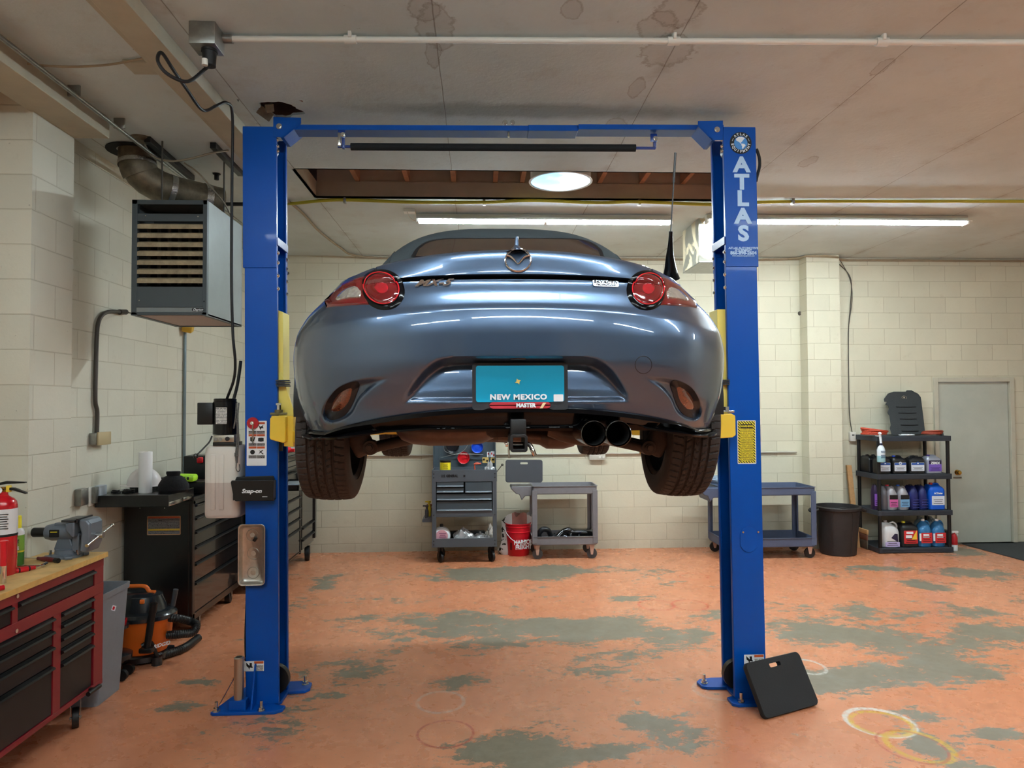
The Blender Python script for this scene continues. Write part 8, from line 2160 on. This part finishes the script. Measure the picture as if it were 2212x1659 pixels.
for a, b, lb_ in ((1877, 1890, 'black jug turned sideways, leftmost on the second shelf'), (1890, 1903, 'black jug turned sideways, second from the left on the second shelf')):
    jug(a, b, 983, zs[1], 8.54, blackj, lb_, cap=(24, 24, 26), depth=.22)
jug(2003, 2037, 983, zs[1], 8.345, cm('silver_jug', (150, 154, 166), .32, metal=.4), 'silver jug with purple label at the right of the second shelf', cap=(60, 40, 110), lab_c=cm('purple_label', (112, 84, 176), .45), lab2=(cm('navy_label', (28, 24, 56), .45), .20), txt='ZEREX', txt_c=(M_wh, .042, .56), cap_dx=-.3, lab_z=(.12, .68))
# third shelf
jug(1887, 1898, 1046, zs[2], 8.40, cm('purple_bottle', (40, 24, 60), .35), 'dark bottle with purple label at the left end of the third shelf', 'bottle', lab_c=cm('violet_label', (140, 90, 190), .45), depth=.10, style='oval')
jug(1905, 1918, 1048, zs[2], 8.36, cm('ribbed_grey', (98, 98, 104), .35, metal=.3), 'slim grey ribbed oil bottle next to the front left shelf post', 'bottle', depth=.20, style='oval')
jug(1918, 1940.5, 1049, zs[2], 8.345, cm('silver_bottle', (168, 168, 174), .3, metal=.35), 'silver bottle with pink label on the third shelf', 'bottle', cap=(200, 40, 60), lab_c=cm('pink_lbl', (190, 90, 150), .45), lab2=(M_bkprint, .18), depth=.20, style='oval', cap_dx=-.3, lab_z=(.12, .6))
jug(1941.5, 1965.5, 1049, zs[2], 8.345, cm('silver_bottle', (168, 168, 174), .3), 'silver bottle with light blue label on the third shelf', 'bottle', cap=(40, 90, 180), lab_c=cm('ltblue_lbl', (110, 160, 200), .45), lab2=(M_bkprint, .18), depth=.20, style='oval', cap_dx=-.3, lab_z=(.12, .6))
nav = cm('navy_bottle', (28, 36, 92), .35)
for a, b, lb_ in ((1966, 1985.5, 'dark blue ribbed oil bottle next to the light blue labelled silver bottle'), (1986, 2004.5, 'dark blue ribbed oil bottle next to the bright blue jug')):
    j = jug(a, b, 1048, zs[2], 8.35, nav, lb_, 'bottle', cap=(20, 20, 24), depth=.20, style='oval', grp='dark blue oil bottles')
    A = PY((a + b) / 2, 1000, 8.35); bm = bmesh.new()
    for k in range(4): box(bm, (A.x + .008, 8.348, zs[2] + .03 + k * .03), (.075, .006, .008), None, .002)
    obj('grip_ribs', bm, cm('navy_bottle_b', (52, 62, 128), .3), j)
jug(2008, 2042, 1044, zs[2], 8.345, cm('bright_blue_jug', (10, 84, 190), .35), 'bright blue jug with white label at the right of the third shelf', cap=(190, 60, 50), lab_c=labw, txt='ACDelco', txt_c=(M_wh, .030, .62), cap_dx=-.32, lab_z=(.18, .52))
# bottom shelf
zf_ = zs[3]
jug(1905.5, 1944, 1126, zf_, 8.345, cm('white_jug', (214, 216, 218), .35), 'white jug with a dark blue diamond label, leftmost on the bottom shelf', lab_c=cm('pale_violet', (190, 178, 222), .5), cap=(160, 160, 160), style='round', lab_z=(.02, .20), cap_dx=-.3)
A = PY(1934, 1162, 8.345); bm = bmesh.new(); prism(bm, [(A.x - .05, 8.3445, A.z), (A.x - .005, 8.3445, A.z + .05), (A.x + .03, 8.3445, A.z + .045), (A.x + .035, 8.3445, A.z - .05)], (0, -.001, 0)); jl_ = [o for o in bpy.data.objects if o.get('label', '').startswith('white jug with a dark')][0]; obj('diamond_print', bm, cm('navy_label', (28, 24, 56)), jl_, smooth=False)
j = jug(1946, 1983, 1128, zf_, 8.345, blackj, 'black jug with red label and yellow cap on the bottom shelf', cap=(226, 208, 60), lab_c=cm('red_lbl', (196, 44, 48), .45), style='square', lab_z=(.14, .66), cap_dx=-.32)
A = PY(1965, 1151, 8.345); text('label_print', 'LUBEGUARD', .018, (A.x, 8.3405, A.z), M_wh, j, bold=.0006, sx=.85) if False else None
A = PY(1965, 1151, 8.345); bm = bmesh.new(); box(bm, (A.x, 8.341, A.z), (.085, .001, .028)); box(bm, (A.x - .012, 8.341, A.z - .045), (.075, .001, .036)); obj('label_panel', bm, M_wh, j)
bm = bmesh.new(); prism(bm, [(A.x + .05, 8.340, A.z - .03), (A.x + .085, 8.340, A.z + .03), (A.x + .085, 8.340, A.z - .08), (A.x + .02, 8.340, A.z - .08)], (0, -.001, 0)); obj('label_wedge', bm, M_yl, j, smooth=False)
blu = cm('blue_washer_fluid', (52, 112, 160), .2)
for a, b, lb_ in ((1984, 2013.5, 'clear jug of blue washer fluid with red label beside the yellow-capped black jug'), (2014.5, 2043, 'clear jug of blue washer fluid at the right end of the bottom shelf')):
    j = jug(a, b, 1123, zf_, 8.345, blu, lb_, cap=(225, 225, 225), lab_c=cm('red_lbl', (196, 44, 48), .45), style='round', lab_z=(.14, .52), depth=.15, grp='blue washer fluid jugs')
    A = PY((a + b) / 2, 1158, 8.345); bm = bmesh.new(); box(bm, (A.x + .01, 8.341, A.z + .012), (.07, .001, .022)); box(bm, (A.x + .01, 8.341, A.z - .012), (.08, .001, .010)); box(bm, (A.x - .062, 8.342, A.z - .012), (.022, .002, .09)); obj('label_panel', bm, M_wh, j)
for a, b, lb_ in ((1978, 2000, 'nearly empty clear jug standing behind the yellow-capped black jug'), (2003, 2024, 'nearly empty clear jug standing behind the washer fluid on the bottom shelf')):
    jug(a, b, 1117, zf_, 8.52, cm('hazy_jug', (140, 156, 164), .3), lb_, cap=(150, 160, 165), style='round', depth=.13)
# spray bottle hooked on the front of the top shelf
q = PY(1903, 968, SY - .055); y_ = SY - .055
t = thing('spray_bottle', 'white trigger spray bottle with blue liquid hooked on the front of the top shelf', 'spray bottle', q)
zb_, zn_, zt2 = PY(1905, 998, y_).z, PY(1901, 962, y_).z, PY(1899, 934, y_).z
bm = bmesh.new(); lathe(bm, [(0, 0), (.042, 0), (.045, .006), (.045, (zn_ - zb_) * .72), (.034, (zn_ - zb_) * .9), (.016, (zn_ - zb_)), (.016, (zn_ - zb_) * 1.08), (0, (zn_ - zb_) * 1.08)], (q.x, y_, zb_), (0, 0, 1), 28)
g = NT('spray_bottle_plastic', .35); geo = g.n('ShaderNodeNewGeometry'); sp = g.n('ShaderNodeSeparateXYZ'); g.l(geo.outputs['Position'], sp.inputs[0])
g.l(g.mix(g.math('LESS_THAN', sp.outputs[2], zb_ + .075), rgb(212, 220, 226), rgb(150, 196, 206)), g.b.inputs['Base Color']); obj('bottle', bm, g.m, t)
bm = bmesh.new(); cyl(bm, (q.x, y_, zn_ + .002), (q.x, y_, zn_ + .026), .018, seg=18); obj('collar', bm, cm('navy_cap', (24, 30, 60)), t)
bm = bmesh.new(); tube(bm, [(q.x, y_, zn_ + .02), (q.x - .002, y_, zn_ + .06), (q.x - .010, y_ , zt2 - .02), (q.x - .012, y_ - .005, zt2)], .013, 10); box(bm, (q.x - .018, y_ - .012, zt2 - .012), (.020, .05, .016), None, .004); box2(bm, (q.x - .014, y_ - .004, zs[0] + .001), (q.x - .002, SY + .04, zs[0] + .009)); obj('trigger_head', bm, M_wh, t)
bm = bmesh.new()
for k in range(5): box(bm, (q.x, y_ - .0458, zb_ + .13 - k * .014 - (.02 if k > 1 else 0)), (.055 - .008 * (k % 2), .001, .007))
obj('bottle_print', bm, mat('blue_print', rgb(60, 90, 120), .5), t)
# on top of the shelf
zT_ = zs[0]
def coil(name, px, w, h, m, label, sd, n=7, y=8.45):
    random.seed(sd); c = V(PY(px, 935, y).x, y, zT_ + .01); bm = bmesh.new(); P_ = []
    for k in range(n * 14):
        a = 2 * pi * k / 14; P_.append(c + V(w / 2 * cos(a) * (1 + .08 * sin(k * .37)), .10 * sin(a) * (1 + .1 * sin(k * .21)), .008 + h * (k / (n * 14)) * (.75 + .25 * sin(a + k * .05))))
    tube(bm, P_, .0075, 8, 1); o = obj(name, bm, m, origin=c); tag(o, label, 'extension cord'); return o
M_oc = mat('orange_cord', rgb(186, 72, 48), .5)
coil('coiled_lead', 1889, .30, .085, M_oc, 'thick coil of orange extension cord at the left end of the top shelf', 3, 8)
coil('coiled_lead', 2014, .22, .045, mat('brown_orange_cord', rgb(150, 64, 44), .5), 'flatter coil of brown-orange cord right of the engine cover', 4, 5)
tangle('charging_cable', V(PY(1960, 941, 8.36).x, 8.37, zT_ + .004), .003, M_wh, 'thin white cable tangled in front of the engine cover on the top shelf', 8, 16, .09, .006)
bm = bmesh.new(); q = V(PY(2037, 941, 8.4).x, 8.42, zT_); cyl(bm, q, q + V(0, 0, .055), .022, .010, 14); box(bm, q + V(-.04, 0, .02), (.05, .04, .035), None, .008); tag(obj('tape_gun', bm, cm('dark_teal', (34, 52, 60))), 'small dark green and white gadget at the right end of the top shelf', 'gadget')
# engine cover leaning on the wall
ec = [(1909, 862), (1918, 850), (1930, 846), (1957, 846), (1958, 843), (1970, 843), (1971, 847), (1983, 850), (1989, 858), (1991, 872), (1999, 938), (1930, 940), (1926, 938), (1922, 925), (1924, 918), (1922, 905), (1921, 898), (1917, 892), (1920, 882), (1918, 876), (1912, 874), (1916, 868), (1910, 868)]
t = thing('engine_cover', 'black ribbed engine cover standing on top of the shelf unit and leaning on the wall', 'engine cover', (PY(1960, 940, 8.5).x, 8.5, zT_))
def ecp(px, py, dy=0): return PY(px, py, 8.50 + (940 - py) * .0024 + dy)
bm = bmesh.new(); 
A_ = [bm.verts.new(ecp(a, b)) for a, b in ec]; A2 = [bm.verts.new(ecp(a, b, .05)) for a, b in ec]
bm.faces.new(A_); bm.faces.new(A2[::-1])
for k in range(len(A_)): bm.faces.new((A_[k], A_[(k + 1) % len(A_)], A2[(k + 1) % len(A2)], A2[k]))
bmesh.ops.triangulate(bm, faces=[f for f in bm.faces if len(f.verts) > 4]); obj('cover_shell', bm, mat('matte_black_moulding', rgb(40, 44, 46), .65, bump=.2, bscale=60), t, bev=.006, smooth=False)
for r_, a, b in ((879, 1936, 1978), (892, 1941, 1979), (905, 1944, 1980), (918, 1946, 1983), (931, 1948, 1984)):
    bm = bmesh.new(); tube(bm, [ecp(a, r_, -.002), ecp((a + b) / 2, r_ + .4, -.005), ecp(b, r_, -.002)], .006, 8); obj('rib', bm, M_gap, t)
bm = bmesh.new(); c = ecp(1953, 859, -.004); tube(bm, [c + V(.030 * cos(a), -.001, .022 * sin(a)) for a in [2 * pi * k / 16 for k in range(17)]], .0028, 6, 1); lathe(bm, [(0, -.003), (.011, -.002), (.012, 0)], c, (0, 1, 0), 18); obj('cover_badge', bm, M_chrome, t)
# beside the shelf: wood blocks, board, red spray bottle, black box
bx_ = PY(1885, 1195, 8.46)
M_lum = mat('lumber', rgb(190, 146, 98), .7, noise=.15, nscale=20)
# loose things between can and shelf
xL = PY(1871, 1190, 8.6).x; xR = sx0 - .012
def blk(z0, z1, m, lb_, y0=8.55, x0_=None, nm='wood_block', cat='wood block'):
    bm = bmesh.new(); box2(bm, ((x0_ or xL), y0, z0), (xR, y0 + .22, z1), .004); tag(obj(nm, bm, m), lb_, cat)
zz1 = PY(1885, 1168, 8.55).z
blk(.001, zz1, mat('old_grey_wood', rgb(96, 84, 70), .85, noise=.3, nscale=18), 'weathered grey wood block on the floor left of the shelf unit', nm='timber_block')
zz2 = PY(1885, 1155, 8.55).z; blk(zz1 + .001, zz2, mat('red_brown_wood', rgb(120, 74, 56), .8, noise=.2, nscale=18), 'flat red-brown board lying on the grey wood block')
zz3 = PY(1885, 1145, 8.55).z; blk(zz2 + .001, zz3, M_lum, 'short pale lumber offcut topmost on the wood stack beside the shelf', x0_=xL + .01)
a = PY(1842, 1100, WY - .05); bm = bmesh.new(); prism(bm, [(a.x - .03, WY - .16, .0), (a.x + .03, WY - .16, .0), (a.x + .03, WY - .13, .0), (a.x - .03, WY - .13, .0)], (-.03, .12, PY(1840, 1005, WY - .05).z)); tag(obj('lumber_stud', bm, M_lum, smooth=False), 'pale lumber stud leaning on the wall between pilaster and shelf unit', 'board')
q = PZ(2061, 1189, 0); t = thing('spray_bottle', 'white and red spray bottle standing on the floor at the right foot of the shelf', 'spray bottle', (q.x, q.y, 0))
hS = PY(2060, 1146, q.y).z
bm = bmesh.new(); lathe(bm, [(0, 0), (.038, 0), (.040, .005), (.040, hS * .3), (0, hS * .3)], (q.x, q.y, 0), (0, 0, 1), 24); obj('bottle_base', bm, M_wh, t)
bm = bmesh.new(); lathe(bm, [(.0405, hS * .3), (.040, hS * .65), (.024, hS * .82), (.014, hS * .84), (.014, hS * .9), (0, hS * .9)], (q.x, q.y, 0), (0, 0, 1), 24); obj('bottle', bm, cm('bottle_red', (176, 26, 34)), t)
bm = bmesh.new(); box(bm, (q.x + .012, q.y, hS * .93), (.085, .026, hS * .12), None, .008); tube(bm, [(q.x + .03, q.y, hS * .9), (q.x + .045, q.y, hS * .82), (q.x + .05, q.y, hS * .74)], .005, 8); obj('trigger_head', bm, M_wh, t)
q2 = PY(2072, 1180, 8.62); bm = bmesh.new(); box2(bm, (sx1 + .10, 8.60, 0), (sx1 + .18, 8.74, PY(2072, 1146, 8.6).z), .006); tag(obj('black_box', bm, M_bl_sat), 'small black box standing on the floor beside the door, behind the red spray bottle', 'box')
bm = bmesh.new(); P_ = [V(sx1 + .07, 8.50, .006), V(sx1 + .10, 8.47, .05), V(sx1 + .12, 8.49, .10), V(sx1 + .07, 8.50, .07), V(sx1 + .10, 8.46, .02), V(sx1 + .14, 8.47, .006)]; tube(bm, P_, .004, 8); tag(obj('white_cable', bm, M_white_pvc), 'short white cord curled on the floor beside the red spray bottle', 'cable')
bm = bmesh.new(); q = PY(1728, 677, WY); lathe(bm, [(0, -.03), (.02, -.03), (.028, 0), (0, 0)], (q.x, WY, q.z), (0, 1, 0), 18); tag(obj('wall_anchor', bm, M_dkwire), 'small dark metal stub in the back wall left of the pilaster', 'anchor')
q = PY(622, 590, WY); bm = bmesh.new(); cyl(bm, (q.x, WY, q.z), (q.x, WY - .06, q.z - .02), .018); tube(bm, [(q.x, WY - .05, q.z), (q.x - .01, WY - .06, q.z - .06)], .008, 8); tag(obj('hose_bib', bm, M_dkwire), 'small dark tap on the back wall just right of the left post', 'tap')
# yellow notch on the door edge
q = PY(2209, 911, WY - .02)
